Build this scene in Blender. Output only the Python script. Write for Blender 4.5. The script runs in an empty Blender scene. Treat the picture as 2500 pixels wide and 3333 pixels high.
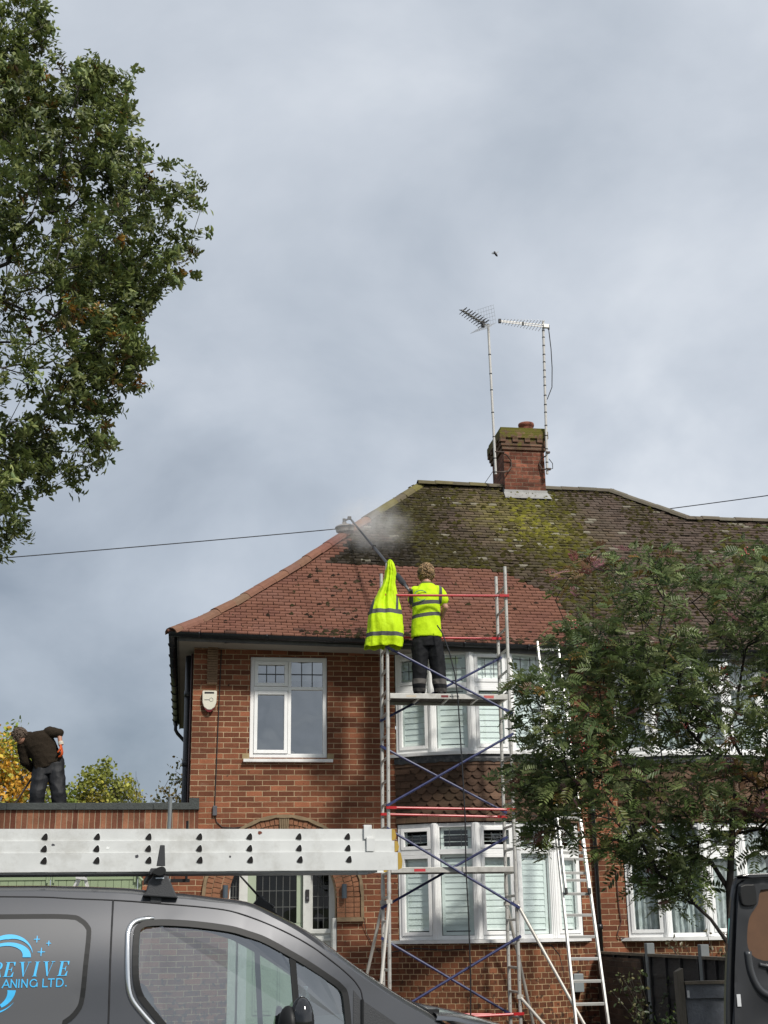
import bpy, math, random
import numpy as np
from math import radians as R, sin, cos, pi, sqrt
from mathutils import Vector, Matrix, noise as mnoise
from mathutils.geometry import delaunay_2d_cdt
random.seed(7); rng = np.random.default_rng(11)
sc = bpy.context.scene
# ---------------------------------------------------------------- camera
cam = bpy.data.objects.new("camera", bpy.data.cameras.new("camera"))
sc.collection.objects.link(cam)
sc.camera = cam
cam.data.sensor_fit = 'VERTICAL'
cam.data.sensor_height = 36.0
cam.data.lens = 36.0 * 4250.0 / 3333.0
cam.data.clip_start = 0.1; cam.data.clip_end = 3000
def cam_matrix(pos, pitch, roll, yaw):
    f = Vector((sin(yaw) * cos(pitch), cos(yaw) * cos(pitch), sin(pitch)))
    r = Vector((cos(yaw), -sin(yaw), 0)); u = r.cross(f)
    r2 = r * cos(roll) - u * sin(roll); u2 = u * cos(roll) + r * sin(roll)
    m = Matrix((r2, u2, -f)).transposed().to_4x4(); m.translation = pos
    return m
cam.matrix_world = cam_matrix(Vector((-0.02, -18.8, 1.65)), R(17.7), R(0.85), R(8.55))
# ---------------------------------------------------------------- sun and sky
SUN_EL, SUN_AZ = R(44), R(24)          # azimuth measured from -Y towards +X
sun = bpy.data.objects.new("sun", bpy.data.lights.new("sun", 'SUN'))
sc.collection.objects.link(sun)
sun.data.energy = 3.35; sun.data.angle = R(7); sun.data.color = (1.0, 0.95, 0.87)
sdir = Vector((sin(SUN_AZ) * cos(SUN_EL), -cos(SUN_AZ) * cos(SUN_EL), sin(SUN_EL)))
sun.rotation_euler = sdir.to_track_quat('Z', 'Y').to_euler()
sc.view_settings.view_transform = 'Standard'; sc.view_settings.look = 'None'
sc.view_settings.exposure = 0.2; sc.view_settings.gamma = 1.0
try: sc.view_settings.use_curve_mapping = False
except Exception: pass
world = bpy.data.worlds.new("World"); sc.world = world; world.use_nodes = True
def NT(tree): 
    n, l = tree.nodes, tree.links
    def new(t, **kw):
        nd = n.new(t)
        for k, v in kw.items():
            if k == 'ins':
                for kk, vv in v.items():
                    if isinstance(vv, bpy.types.NodeSocket): l.new(vv, nd.inputs[kk])
                    else: nd.inputs[kk].default_value = vv
            else: setattr(nd, k, v)
        return nd
    return n, l, new
def mth(new, op, a, b=0.0, c=None, clamp=False):
    nd = new('ShaderNodeMath', operation=op, use_clamp=clamp, ins={0: a, 1: b})
    if c is not None: nd.inputs[2].default_value = c
    return nd.outputs[0]
def mixc(new, f, a, b, mode='MIX'):
    nd = new('ShaderNodeMix', data_type='RGBA', blend_type=mode)
    for k, v in ((0, f), (6, a), (7, b)):
        if isinstance(v, bpy.types.NodeSocket): nd.id_data.links.new(v, nd.inputs[k])
        else: nd.inputs[k].default_value = v if k == 0 else ((*v, 1) if len(v) == 3 else v)
    return nd.outputs[2]
def ramp(new, f, stops):
    nd = new('ShaderNodeValToRGB', ins={0: f}); e = nd.color_ramp.elements
    while len(e) < len(stops): e.new(0.5)
    for s, (p, c) in zip(e, stops):
        s.position = p; s.color = (*c, 1) if hasattr(c, '__len__') else (c, c, c, 1)
    return nd.outputs[0]
def build_world():
    n, l, new = NT(world.node_tree); n.clear()
    tc = new('ShaderNodeTexCoord').outputs['Generated']
    sep = new('ShaderNodeSeparateXYZ', ins={0: tc})
    x, y, z = sep.outputs
    sky = new('ShaderNodeTexSky', sky_type='NISHITA', sun_disc=False, sun_elevation=SUN_EL, sun_rotation=pi - SUN_AZ)
    skyc = new('ShaderNodeVectorMath', operation='SCALE', ins={0: sky.outputs[0]}); skyc.inputs['Scale'].default_value = 0.1
    zz = mth(new, 'ADD', mth(new, 'MAXIMUM', z, 0.0), 0.62)
    px = mth(new, 'DIVIDE', x, zz); py = mth(new, 'DIVIDE', y, zz)
    v = new('ShaderNodeCombineXYZ', ins={0: px, 1: py, 2: 0.0}).outputs[0]
    n1 = new('ShaderNodeTexNoise', ins={'Vector': v, 'Scale': 4.2, 'Detail': 6.0, 'Roughness': 0.52, 'Distortion': 0.25}).outputs[0]
    v2 = new('ShaderNodeVectorMath', operation='ADD', ins={0: v, 1: (3.7, 1.9, 0.4)}).outputs[0]
    n2 = new('ShaderNodeTexNoise', ins={'Vector': v2, 'Scale': 1.5, 'Detail': 3.0, 'Roughness': 0.5}).outputs[0]
    dens = mth(new, 'ADD', mth(new, 'MULTIPLY', n1, 0.66), mth(new, 'MULTIPLY', n2, 0.46))
    # thicker, darker cloud low to the left; thinner cloud up high and low to the right
    lo = mth(new, 'SUBTRACT', 0.42, z)
    lo = mth(new, 'MAXIMUM', lo, 0.0)
    side = mth(new, 'SUBTRACT', mth(new, 'MULTIPLY', x, 1.0), 0.12)
    k = mth(new, 'MULTIPLY', mth(new, 'MULTIPLY', lo, side), 2.4)
    dens = mth(new, 'ADD', dens, k)
    dens = mth(new, 'ADD', dens, mth(new, 'MULTIPLY', mth(new, 'SUBTRACT', z, 0.70), 0.20))
    col = ramp(new, dens, [(0.18, (0.215, 0.255, 0.31)), (0.34, (0.35, 0.393, 0.452)), (0.46, (0.449, 0.496, 0.559)), (0.58, (0.572, 0.615, 0.675)), (0.7, (0.722, 0.757, 0.804))])
    col = mixc(new, 0.88, skyc.outputs[0], col)
    below = mth(new, 'LESS_THAN', z, 0.0)
    col = mixc(new, below, col, (0.10, 0.10, 0.09))
    bg = new('ShaderNodeBackground', ins={0: col, 1: 1.0})
    out = new('ShaderNodeOutputWorld', ins={0: bg.outputs[0]})
build_world()
sc.cycles.volume_bounces = 2
# ---------------------------------------------------------------- materials
MATS = {}
def mat(name, col=(0.5, 0.5, 0.5), rough=0.6, metal=0.0, var=0.12, scale=6.0, bump=0.0, bscale=40.0, coat=0.0, spec=0.5, dirt=0.0, dcol=(0.1, 0.09, 0.07), dscale=3.0, vcol=False, emit=None, stretch=None):
    if name in MATS: return MATS[name]
    m = bpy.data.materials.new(name); m.use_nodes = True
    n, l, new = NT(m.node_tree); n.clear()
    tc = new('ShaderNodeTexCoord').outputs['Object']
    if stretch: tc = new('ShaderNodeVectorMath', operation='MULTIPLY', ins={0: tc, 1: stretch}).outputs[0]
    nz = new('ShaderNodeTexNoise', ins={'Vector': tc, 'Scale': scale, 'Detail': 5.0, 'Roughness': 0.6}).outputs[0]
    if vcol: base = new('ShaderNodeVertexColor', layer_name='Col').outputs[0]
    else: base = new('ShaderNodeRGB').outputs[0]; base.default_value = (*col, 1)
    f = mth(new, 'ADD', mth(new, 'MULTIPLY', mth(new, 'SUBTRACT', nz, 0.5), var * 4), 1.0)
    c = new('ShaderNodeVectorMath', operation='SCALE', ins={0: base, 'Scale': f}).outputs[0]
    if dirt > 0:
        dn = new('ShaderNodeTexNoise', ins={'Vector': tc, 'Scale': dscale, 'Detail': 6.0, 'Roughness': 0.7}).outputs[0]
        df = mth(new, 'MULTIPLY', ramp(new, dn, [(0.48, 0.0), (0.72, 1.0)]), dirt)
        c = mixc(new, df, c, dcol)
    p = new('ShaderNodeBsdfPrincipled', ins={'Base Color': c, 'Roughness': rough, 'Metallic': metal})
    p.inputs['Specular IOR Level'].default_value = spec
    if coat: p.inputs['Coat Weight'].default_value = coat; p.inputs['Coat Roughness'].default_value = 0.06
    if bump:
        bn = new('ShaderNodeTexNoise', ins={'Vector': tc, 'Scale': bscale, 'Detail': 4.0}).outputs[0]
        b = new('ShaderNodeBump', ins={'Height': bn, 'Strength': bump, 'Distance': 0.02})
        l.new(b.outputs[0], p.inputs['Normal'])
    new('ShaderNodeOutputMaterial', ins={0: p.outputs[0]})
    MATS[name] = m
    return m
def glass_mat(name, tint=(0.8, 0.88, 0.85), refl=1.0, base=0.05):
    if name in MATS: return MATS[name]
    m = bpy.data.materials.new(name); m.use_nodes = True
    n, l, new = NT(m.node_tree); n.clear()
    ge = new('ShaderNodeNewGeometry').outputs
    dt = mth(new, 'ABSOLUTE', new('ShaderNodeVectorMath', operation='DOT_PRODUCT', ins={0: ge['Normal'], 1: ge['Incoming']}).outputs['Value'])
    fr = mth(new, 'ADD', mth(new, 'MULTIPLY', mth(new, 'POWER', mth(new, 'SUBTRACT', 1.0, dt, clamp=True), 5.0), 0.96), 0.04)
    f = mth(new, 'ADD', mth(new, 'MULTIPLY', fr, refl), base, clamp=True)
    t = new('ShaderNodeBsdfTransparent', ins={0: (*tint, 1)})
    g = new('ShaderNodeBsdfGlossy', ins={0: (1, 1, 1, 1), 'Roughness': 0.015})
    tc = new('ShaderNodeTexCoord').outputs['Object']
    bn = new('ShaderNodeTexNoise', ins={'Vector': tc, 'Scale': 1.4, 'Detail': 2.0}).outputs[0]
    b = new('ShaderNodeBump', ins={'Height': bn, 'Strength': 0.16, 'Distance': 0.1}); l.new(b.outputs[0], g.inputs['Normal'])
    mx = new('ShaderNodeMixShader', ins={0: f, 1: t.outputs[0], 2: g.outputs[0]})
    new('ShaderNodeOutputMaterial', ins={0: mx.outputs[0]})
    MATS[name] = m
    return m
def brick_mat(name, c1, c2, mortar, bw=0.225, rh=0.075, ms=0.0055, offset=0.5, stain=0.35, spat=0.0, spat_z=1.6, moss=None):
    m = bpy.data.materials.new(name); m.use_nodes = True
    n, l, new = NT(m.node_tree); n.clear()
    uv0 = new('ShaderNodeUVMap', uv_map='UVMap').outputs[0]
    wob = new('ShaderNodeTexNoise', ins={'Vector': uv0, 'Scale': 9.0, 'Detail': 3.0})
    wv = new('ShaderNodeVectorMath', operation='SUBTRACT', ins={0: wob.outputs[1], 1: (0.5, 0.5, 0.5)}).outputs[0]
    wv = new('ShaderNodeVectorMath', operation='SCALE', ins={0: wv, 'Scale': 0.012}).outputs[0]
    uv = new('ShaderNodeVectorMath', operation='ADD', ins={0: uv0, 1: wv}).outputs[0]
    bk = new('ShaderNodeTexBrick', offset=offset, offset_frequency=2, squash=1.0, ins={'Vector': uv, 'Color1': (0, 0, 0, 1), 'Color2': (1, 1, 1, 1), 'Mortar': (0.5, 0.5, 0.5, 1), 'Scale': 1.0, 'Mortar Size': ms, 'Mortar Smooth': 0.25, 'Bias': 0.0, 'Brick Width': bw, 'Row Height': rh})
    cb = ramp(new, bk.outputs[0], [(0.0, c1), (0.55, tuple((a + b) / 2 for a, b in zip(c1, c2))), (0.85, c2), (1.0, tuple(min(1, x * 1.35) for x in c2))])
    st = new('ShaderNodeTexNoise', ins={'Vector': uv0, 'Scale': 1.3, 'Detail': 5.0, 'Roughness': 0.65}).outputs[0]
    fn = new('ShaderNodeTexNoise', ins={'Vector': uv0, 'Scale': 45.0, 'Detail': 4.0, 'Roughness': 0.7}).outputs[0]
    f = mth(new, 'ADD', mth(new, 'MULTIPLY', mth(new, 'SUBTRACT', st, 0.5), stain * 3), 1.0)
    f = mth(new, 'MULTIPLY', f, mth(new, 'ADD', mth(new, 'MULTIPLY', mth(new, 'SUBTRACT', fn, 0.5), 0.9), 1.0))
    cb = new('ShaderNodeVectorMath', operation='SCALE', ins={0: cb, 'Scale': f}).outputs[0]
    mc = new('ShaderNodeVectorMath', operation='SCALE', ins={0: (mortar[0], mortar[1], mortar[2]), 'Scale': mth(new, 'ADD', mth(new, 'MULTIPLY', mth(new, 'SUBTRACT', st, 0.5), 2.0), 0.95)}).outputs[0]
    c = mixc(new, bk.outputs[1], cb, mc)
    # lime streaks
    ls = new('ShaderNodeTexNoise', ins={'Vector': new('ShaderNodeVectorMath', operation='MULTIPLY', ins={0: uv0, 1: (2.2, 6.0, 1.0)}).outputs[0], 'Scale': 1.0, 'Detail': 6.0, 'Roughness': 0.75}).outputs[0]
    c = mixc(new, mth(new, 'MULTIPLY', ramp(new, ls, [(0.58, 0.0), (0.74, 1.0)]), 0.30), c, (0.40, 0.30, 0.22))
    if spat > 0:
        sp = new('ShaderNodeTexNoise', ins={'Vector': uv0, 'Scale': 13.0, 'Detail': 4.0, 'Roughness': 0.6}).outputs[0]
        sv = new('ShaderNodeSeparateXYZ', ins={0: uv0}).outputs[1]
        hz = new('ShaderNodeMapRange', ins={0: sv, 1: spat_z, 2: spat_z - 1.4, 3: 0.0, 4: 0.20}).outputs[0]
        sf = ramp(new, mth(new, 'ADD', sp, hz), [(0.64, 0.0), (0.72, 1.0)])
        c = mixc(new, mth(new, 'MULTIPLY', sf, spat), c, (0.030, 0.020, 0.014))
    if moss:
        mn = new('ShaderNodeTexNoise', ins={'Vector': uv0, 'Scale': 7.0, 'Detail': 5.0, 'Roughness': 0.65}).outputs[0]
        mv = new('ShaderNodeSeparateXYZ', ins={0: uv0}).outputs[1]
        mz = new('ShaderNodeMapRange', ins={0: mv, 1: moss[0], 2: moss[1], 3: 0.0, 4: 0.32}).outputs[0]
        c = mixc(new, ramp(new, mth(new, 'ADD', mn, mz), [(0.62, 0.0), (0.74, 1.0)]), c, moss[2])
    p = new('ShaderNodeBsdfPrincipled', ins={'Base Color': c, 'Roughness': 0.88})
    p.inputs['Specular IOR Level'].default_value = 0.25
    h = mth(new, 'ADD', mth(new, 'SUBTRACT', 1.0, bk.outputs[1]), mth(new, 'MULTIPLY', fn, 0.35))
    b = new('ShaderNodeBump', ins={'Height': h, 'Strength': 0.8, 'Distance': 0.008}); l.new(b.outputs[0], p.inputs['Normal'])
    new('ShaderNodeOutputMaterial', ins={0: p.outputs[0]})
    MATS[name] = m
    return m
def leaf_mat(name, back=(1.9, 1.8, 2.1), trans=0.25, rough=0.5):
    m = bpy.data.materials.new(name); m.use_nodes = True
    n, l, new = NT(m.node_tree); n.clear()
    base = new('ShaderNodeVertexColor', layer_name='Col').outputs[0]
    bf = new('ShaderNodeNewGeometry').outputs['Backfacing']
    bc = new('ShaderNodeVectorMath', operation='MULTIPLY', ins={0: base, 1: back}).outputs[0]
    c = mixc(new, bf, base, bc)
    p = new('ShaderNodeBsdfPrincipled', ins={'Base Color': c, 'Roughness': rough})
    p.inputs['Specular IOR Level'].default_value = 0.35
    t = new('ShaderNodeBsdfTranslucent', ins={0: c})
    mx = new('ShaderNodeMixShader', ins={0: trans, 1: p.outputs[0], 2: t.outputs[0]})
    new('ShaderNodeOutputMaterial', ins={0: mx.outputs[0]})
    return m
# ---------------------------------------------------------------- mesh builder
class MB:
    def __init__(s): s.v = []; s.f = []; s.m = []; s.uv = {}; s.c = None; s.mi = 0
    def add(s, vs, fs, uvs=None):
        b = len(s.v); s.v.extend([tuple(p) for p in vs])
        for i, f in enumerate(fs):
            if uvs is not None: s.uv[len(s.f)] = uvs[i]
            s.f.append(tuple(b + k for k in f)); s.m.append(s.mi)
        return s
    def mat(s, i): s.mi = i; return s
    def box(s, c, d, rot=None):
        x, y, z = d[0] / 2, d[1] / 2, d[2] / 2
        vs = [Vector((a * x, b * y, e * z)) for e in (-1, 1) for b in (-1, 1) for a in (-1, 1)]
        if rot is not None: vs = [rot @ v for v in vs]
        vs = [v + Vector(c) for v in vs]
        return s.add(vs, [(0, 2, 3, 1), (4, 5, 7, 6), (0, 1, 5, 4), (2, 6, 7, 3), (0, 4, 6, 2), (1, 3, 7, 5)])
    def span(s, x0, x1, y0, y1, z0, z1): return s.box(((x0 + x1) / 2, (y0 + y1) / 2, (z0 + z1) / 2), (abs(x1 - x0), abs(y1 - y0), abs(z1 - z0)))
    def bar(s, a, b, w, h, up=(0, 0, 1)):
        a, b = Vector(a), Vector(b); t = (b - a); L = t.length; t.normalize()
        u = Vector(up); sd = t.cross(u)
        if sd.length < 1e-4: sd = t.cross(Vector((1, 0, 0)))
        sd.normalize(); u = sd.cross(t)
        return s.box((a + b) / 2, (L, w, h), Matrix((t, sd, u)).transposed())
    def tube(s, pts, r, n=8, caps=True):
        pts = [Vector(p) for p in pts]; rs = r if hasattr(r, '__len__') else [r] * len(pts)
        vs = []; fs = []; pu = None
        for i, p in enumerate(pts):
            t = (pts[min(i + 1, len(pts) - 1)] - pts[max(i - 1, 0)]).normalized()
            u = pu if pu is not None else (Vector((0, 0, 1)) if abs(t.z) < 0.9 else Vector((1, 0, 0)))
            sd = t.cross(u); sd.normalize(); u = sd.cross(t); pu = u
            vs += [p + (sd * cos(2 * pi * k / n) + u * sin(2 * pi * k / n)) * rs[i] for k in range(n)]
        for i in range(len(pts) - 1):
            fs += [(i * n + k, i * n + (k + 1) % n, (i + 1) * n + (k + 1) % n, (i + 1) * n + k) for k in range(n)]
        if caps: fs += [tuple(range(n - 1, -1, -1)), tuple(range((len(pts) - 1) * n, len(pts) * n))]
        return s.add(vs, fs)
    def loft(s, rings, n=16, caps=True):
        # rings: (centre, side vector, forward vector, rx, ry)
        vs = []; fs = []
        for c, a, b, rx, ry in rings:
            c, a, b = Vector(c), Vector(a).normalized(), Vector(b).normalized()
            vs += [c + a * (rx * cos(2 * pi * k / n)) + b * (ry * sin(2 * pi * k / n)) for k in range(n)]
        for i in range(len(rings) - 1):
            fs += [(i * n + k, i * n + (k + 1) % n, (i + 1) * n + (k + 1) % n, (i + 1) * n + k) for k in range(n)]
        if caps: fs += [tuple(range(n - 1, -1, -1)), tuple(range((len(rings) - 1) * n, len(rings) * n))]
        return s.add(vs, fs)
    def ball(s, c, r, n=12, m=8, rot=None):
        r = r if hasattr(r, '__len__') else (r, r, r); vs = []; fs = []
        for i in range(m + 1):
            ph = pi * i / m
            for k in range(n):
                p = Vector((r[0] * sin(ph) * cos(2 * pi * k / n), r[1] * sin(ph) * sin(2 * pi * k / n), r[2] * cos(ph)))
                if rot is not None: p = rot @ p
                vs.append(p + Vector(c))
        for i in range(m): fs += [(i * n + k, (i + 1) * n + k, (i + 1) * n + (k + 1) % n, i * n + (k + 1) % n) for k in range(n)]
        return s.add(vs, fs)
    def lathe(s, c, prof, n=20, axis=(0, 0, 1)):
        ax = Vector(axis).normalized(); a = ax.orthogonal().normalized(); b = ax.cross(a)
        return s.loft([(Vector(c) + ax * h, a, b, r, r) for r, h in prof], n)
    def prism(s, poly, fn, depth):
        # poly: 2-D points; fn(u, v, w) -> 3-D; extruded from w=0 to w=depth
        n = len(poly); vs = [fn(u, v, 0) for u, v in poly] + [fn(u, v, depth) for u, v in poly]
        fs = [tuple(range(n)), tuple(range(2 * n - 1, n - 1, -1))] + [(i + n, (i + 1) % n + n, (i + 1) % n, i) for i in range(n)]
        return s.add(vs, fs)
    def build(s, name, mats, parent=None, local=False, smooth=False, bevel=0.0, org=None, autosmooth=None):
        if not isinstance(mats, (list, tuple)): mats = [mats]
        o3 = Vector((0, 0, 0))
        if not local:
            q = parent
            while q is not None and q.parent is not None: q = q.parent
            if q is not None: o3 = Vector(q.location)
            elif org is not None: o3 = Vector(org)
        me = bpy.data.meshes.new(name)
        me.from_pydata([(v[0] - o3[0], v[1] - o3[1], v[2] - o3[2]) for v in s.v], [], s.f)
        for m in mats: me.materials.append(m)
        if len(mats) > 1: me.polygons.foreach_set('material_index', s.m)
        if s.uv:
            ul = me.uv_layers.new(name='UVMap').data
            for fi, uvs in s.uv.items():
                for li, w in zip(me.polygons[fi].loop_indices, uvs): ul[li].uv = w
        if s.c is not None:
            ca = me.color_attributes.new('Col', 'FLOAT_COLOR', 'POINT')
            ca.data.foreach_set('color', np.asarray(s.c, dtype=np.float32).ravel())
        ob = bpy.data.objects.new(name, me); sc.collection.objects.link(ob)
        if parent is not None: ob.parent = parent
        elif org is not None: ob.location = o3
        if smooth: me.polygons.foreach_set('use_smooth', [True] * len(me.polygons))
        if bevel:
            md = ob.modifiers.new('Bevel', 'BEVEL'); md.width = bevel; md.segments = 2; md.limit_method = 'ANGLE'; md.angle_limit = R(40); md.harden_normals = False
        me.update()
        return ob
def tag(o, label=None, cat=None, group=None, kind=None):
    for k, v in (('label', label), ('category', cat), ('group', group), ('kind', kind)):
        if v: o[k] = v
    return o
def thing(name, label, cat, loc=(0, 0, 0), rz=0.0, group=None, ry=0.0):
    o = bpy.data.objects.new(name, None); sc.collection.objects.link(o)
    o.location = loc; o.rotation_euler = (0, ry, rz); o.empty_display_size = 0.2
    return tag(o, label, cat, group)
def fast_mesh(name, V, F, mats, parent=None, col=None, org=(0, 0, 0), smooth=False):
    # V (n,3), F (m,k) arrays with constant k
    V = np.asarray(V, np.float32) - np.asarray(org, np.float32); F = np.asarray(F, np.int32); k = F.shape[1]
    me = bpy.data.meshes.new(name)
    me.vertices.add(len(V)); me.vertices.foreach_set('co', V.ravel())
    me.loops.add(F.size); me.loops.foreach_set('vertex_index', F.ravel())
    me.polygons.add(len(F)); me.polygons.foreach_set('loop_start', np.arange(0, F.size, k, dtype=np.int32))
    try: me.polygons.foreach_set('loop_total', np.full(len(F), k, np.int32))
    except Exception: pass
    if smooth: me.polygons.foreach_set('use_smooth', np.ones(len(F), bool))
    me.update(calc_edges=True); me.validate()
    if col is not None:
        ca = me.color_attributes.new('Col', 'FLOAT_COLOR', 'POINT')
        c4 = np.ones((len(V), 4), np.float32); c4[:, :3] = col; ca.data.foreach_set('color', c4.ravel())
    for m in (mats if isinstance(mats, (list, tuple)) else [mats]): me.materials.append(m)
    ob = bpy.data.objects.new(name, me); sc.collection.objects.link(ob)
    if parent is not None: ob.parent = parent
    else: ob.location = org
    return ob
def remesh(mb, name, mats, parent, voxel=0.008, smooth=4, fold=None):
    o = mb.build(name + '_src', mats, parent)
    md = o.modifiers.new('Remesh', 'REMESH'); md.mode = 'VOXEL'; md.voxel_size = voxel
    m2 = o.modifiers.new('Smooth', 'SMOOTH'); m2.factor = 0.5; m2.iterations = smooth
    dg = bpy.context.evaluated_depsgraph_get(); dg.update()
    me = bpy.data.meshes.new_from_object(o.evaluated_get(dg))
    me.name = name; o.modifiers.clear(); old = o.data; o.data = me; bpy.data.meshes.remove(old); o.name = name
    if fold:
        me.update(); N = [v.normal.copy() for v in me.vertices]
        for v, nn in zip(me.vertices, N): v.co += nn * fold(v.co)
    if not me.materials:
        for m in (mats if isinstance(mats, (list, tuple)) else [mats]): me.materials.append(m)
    me.polygons.foreach_set('use_smooth', [True] * len(me.polygons)); me.update()
    return o
def nz(p, s=1.0): return mnoise.noise(Vector(p) * s)
# ================================================================ materials of the place
BRICK = brick_mat('brick', (0.116, 0.041, 0.022), (0.225, 0.083, 0.043), (0.43, 0.315, 0.195), stain=0.5, spat=0.85, spat_z=1.55)
BRICKH = brick_mat('brick_headers', (0.085, 0.032, 0.017), (0.205, 0.078, 0.038), (0.44, 0.31, 0.18), bw=0.1165, spat=0.8, spat_z=1.3)
BRICKS = brick_mat('brick_soldier', (0.115, 0.040, 0.024), (0.26, 0.115, 0.065), (0.33, 0.25, 0.17), bw=0.075, rh=0.30, offset=0.0, ms=.0065, stain=0.7)
BRICKC = brick_mat('brick_chimney', (0.11, 0.034, 0.020), (0.235, 0.085, 0.052), (0.24, 0.17, 0.12), stain=0.6, spat=0.35, spat_z=12.0)
BRICKM = brick_mat('brick_mossy', (0.085, 0.045, 0.030), (0.16, 0.09, 0.06), (0.17, 0.13, 0.09), stain=0.8, moss=(10.15, 10.62, (0.120, 0.112, 0.022)))
UPVC = mat('white_plastic', (0.87, 0.875, 0.87), 0.35, var=0.02, scale=3, dirt=0.16, dcol=(0.42, 0.41, 0.38), dscale=2.5)
SILLM = mat('white_sill', (0.76, 0.76, 0.75), 0.4, var=0.02, dirt=0.4, dcol=(0.4, 0.38, 0.34), dscale=5)
PANE = glass_mat('window_glass', (0.93, 0.97, 0.96), 1.0, 0.05)
DGLASS = glass_mat('door_dark_glass', (.45, .47, .46), .8, .01)
PANEM = glass_mat('window_glass_mirror', (0.40, 0.43, 0.43), 1.6, 0.28)
LEADM = mat('lead_strip', (0.06, 0.065, 0.07), 0.6)
SHUT = mat('shutter_white', (0.70, 0.76, 0.745), 0.5, var=0.03)
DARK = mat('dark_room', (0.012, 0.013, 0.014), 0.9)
NET = mat('net_curtain', (0.42, 0.46, 0.46), 0.9, var=0.6, scale=22, stretch=(1, 1, 0.35))
BLACKP = mat('black_gutter_plastic', (0.012, 0.013, 0.016), 0.35, var=0.15)
SOFF = mat('soffit_board', (0.30, 0.275, 0.24), 0.8, var=0.12, dirt=0.5, dcol=(0.13, 0.11, 0.09), stretch=(0.4, 1, 1))
FASC = mat('fascia_board', (0.10, 0.098, 0.095), 0.7, var=0.25, scale=14, dirt=0.6, dcol=(0.03, 0.03, 0.03))
TILEM = mat('roof_tile', rough=0.85, var=0.10, scale=30, vcol=True, bump=0.35, bscale=60, spec=0.3)
MOSSM = mat('roof_moss', rough=1.0, var=0.2, scale=40, vcol=True, bump=0.6, bscale=90, spec=0.1)
RIDGEM = mat('ridge_tile', rough=0.85, var=0.16, scale=12, vcol=True, bump=0.3, bscale=50, spec=0.3)
HUNG = mat('hung_tile', rough=0.8, var=0.12, scale=20, vcol=True, bump=0.3, bscale=50, spec=0.3)
FLASH = mat('lead_flashing', (0.30, 0.30, 0.29), 0.6, var=0.2, scale=8, dirt=0.5)
LEADDK = mat('dark_lead', (0.035, 0.038, 0.042), 0.55, var=0.25, scale=9, dirt=0.5, dcol=(0.25, 0.25, 0.24), dscale=14)
TERRA = mat('terracotta', (0.22, 0.075, 0.045), 0.8, var=0.15)
STONE = mat('arch_stone', (0.22, 0.16, 0.095), 0.9, var=0.2, scale=9, dirt=0.5, dcol=(0.06, 0.045, 0.03))
VOUS = mat('arch_brick', (0.235, 0.105, 0.055), 0.9, var=0.25, scale=11, bump=0.3)
MORT = mat('mortar', (0.40, 0.30, 0.19), 0.95, var=0.12)
GREENP = mat('sage_paint', (0.36, 0.42, 0.31), 0.45, var=0.05, dirt=0.25, dcol=(0.2, 0.22, 0.15))
GREEND = mat('garage_green_paint', (0.245, 0.31, 0.185), 0.55, var=0.06, dirt=0.25, dcol=(0.15, 0.18, 0.1))
WHITEP = mat('white_gloss_paint', (0.62, 0.63, 0.60), 0.4, var=0.04, dirt=0.25, dcol=(0.25, 0.23, 0.2), dscale=9)
# ================================================================ helpers for walls
def wall_grid(mb, fn, x0, x1, z0, z1, holes, step=None, uvo=(0, 0)):
    xs = {x0, x1}; zs = {z0, z1}
    for h in holes: xs |= {h[0], h[1]}; zs |= {h[2], h[3]}
    if step:
        k = int((x1 - x0) / step) + 1
        xs |= {x0 + (x1 - x0) * i / k for i in range(k + 1)}
    xs = sorted(v for v in xs if x0 - 1e-6 <= v <= x1 + 1e-6); zs = sorted(v for v in zs if z0 - 1e-6 <= v <= z1 + 1e-6)
    for a, b in zip(xs, xs[1:]):
        for c, d in zip(zs, zs[1:]):
            if b - a < 1e-5 or d - c < 1e-5: continue
            mx, mz = (a + b) / 2, (c + d) / 2
            if any(h[0] < mx < h[1] and h[2] < mz < h[3] for h in holes): continue
            mb.add([fn(a, c), fn(b, c), fn(b, d), fn(a, d)], [(0, 1, 2, 3)], [[(a + uvo[0], c + uvo[1]), (b + uvo[0], c + uvo[1]), (b + uvo[0], d + uvo[1]), (a + uvo[0], d + uvo[1])]])
def quad_uv(mb, p, uv): mb.add(p, [(0, 1, 2, 3)], [uv])
def reveal(mb, x0, x1, z0, z1, y0, y1):
    quad_uv(mb, [(x0, y0, z0), (x0, y0, z1), (x0, y1, z1), (x0, y1, z0)], [(0, z0), (0, z1), (y1 - y0, z1), (y1 - y0, z0)])
    quad_uv(mb, [(x1, y0, z0), (x1, y1, z0), (x1, y1, z1), (x1, y0, z1)], [(0, z0), (y1 - y0, z0), (y1 - y0, z1), (0, z1)])
    quad_uv(mb, [(x0, y0, z1), (x1, y0, z1), (x1, y1, z1), (x0, y1, z1)], [(x0, 0), (x1, 0), (x1, .1), (x0, .1)])
GZ = 0.30                       # house ground level
YE, YR = -0.60, 3.77            # eaves line and ridge line (plan)
XL = -0.33                      # left verge of the hipped roof
PROF = [(0, 5.665), (.1, 5.73), (.385, 5.915), (.86, 6.28), (1.9, 7.18), (3.02, 8.235), (4.37, 9.47)]
def prof(d):
    for (a, za), (b, zb) in zip(PROF, PROF[1:]):
        if d <= b: return za + (zb - za) * (d - a) / (b - a)
    return PROF[-1][1] + (d - 4.37) * 0.915
def fall(X, d): return 0.0215 * (min(max(X, -0.35), 6.2) + 0.35) * max(0.0, 1 - d / 4.37)
def roof_pt(X, d, up=0.0): return Vector((X, YE + d, prof(d) - fall(X, d) + up))
NH = [(.25, .45, (0.150, 0.060, 0.040))]
def mixv(a, b, t): return tuple(x + (y - x) * t for x, y in zip(a, b))
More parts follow.
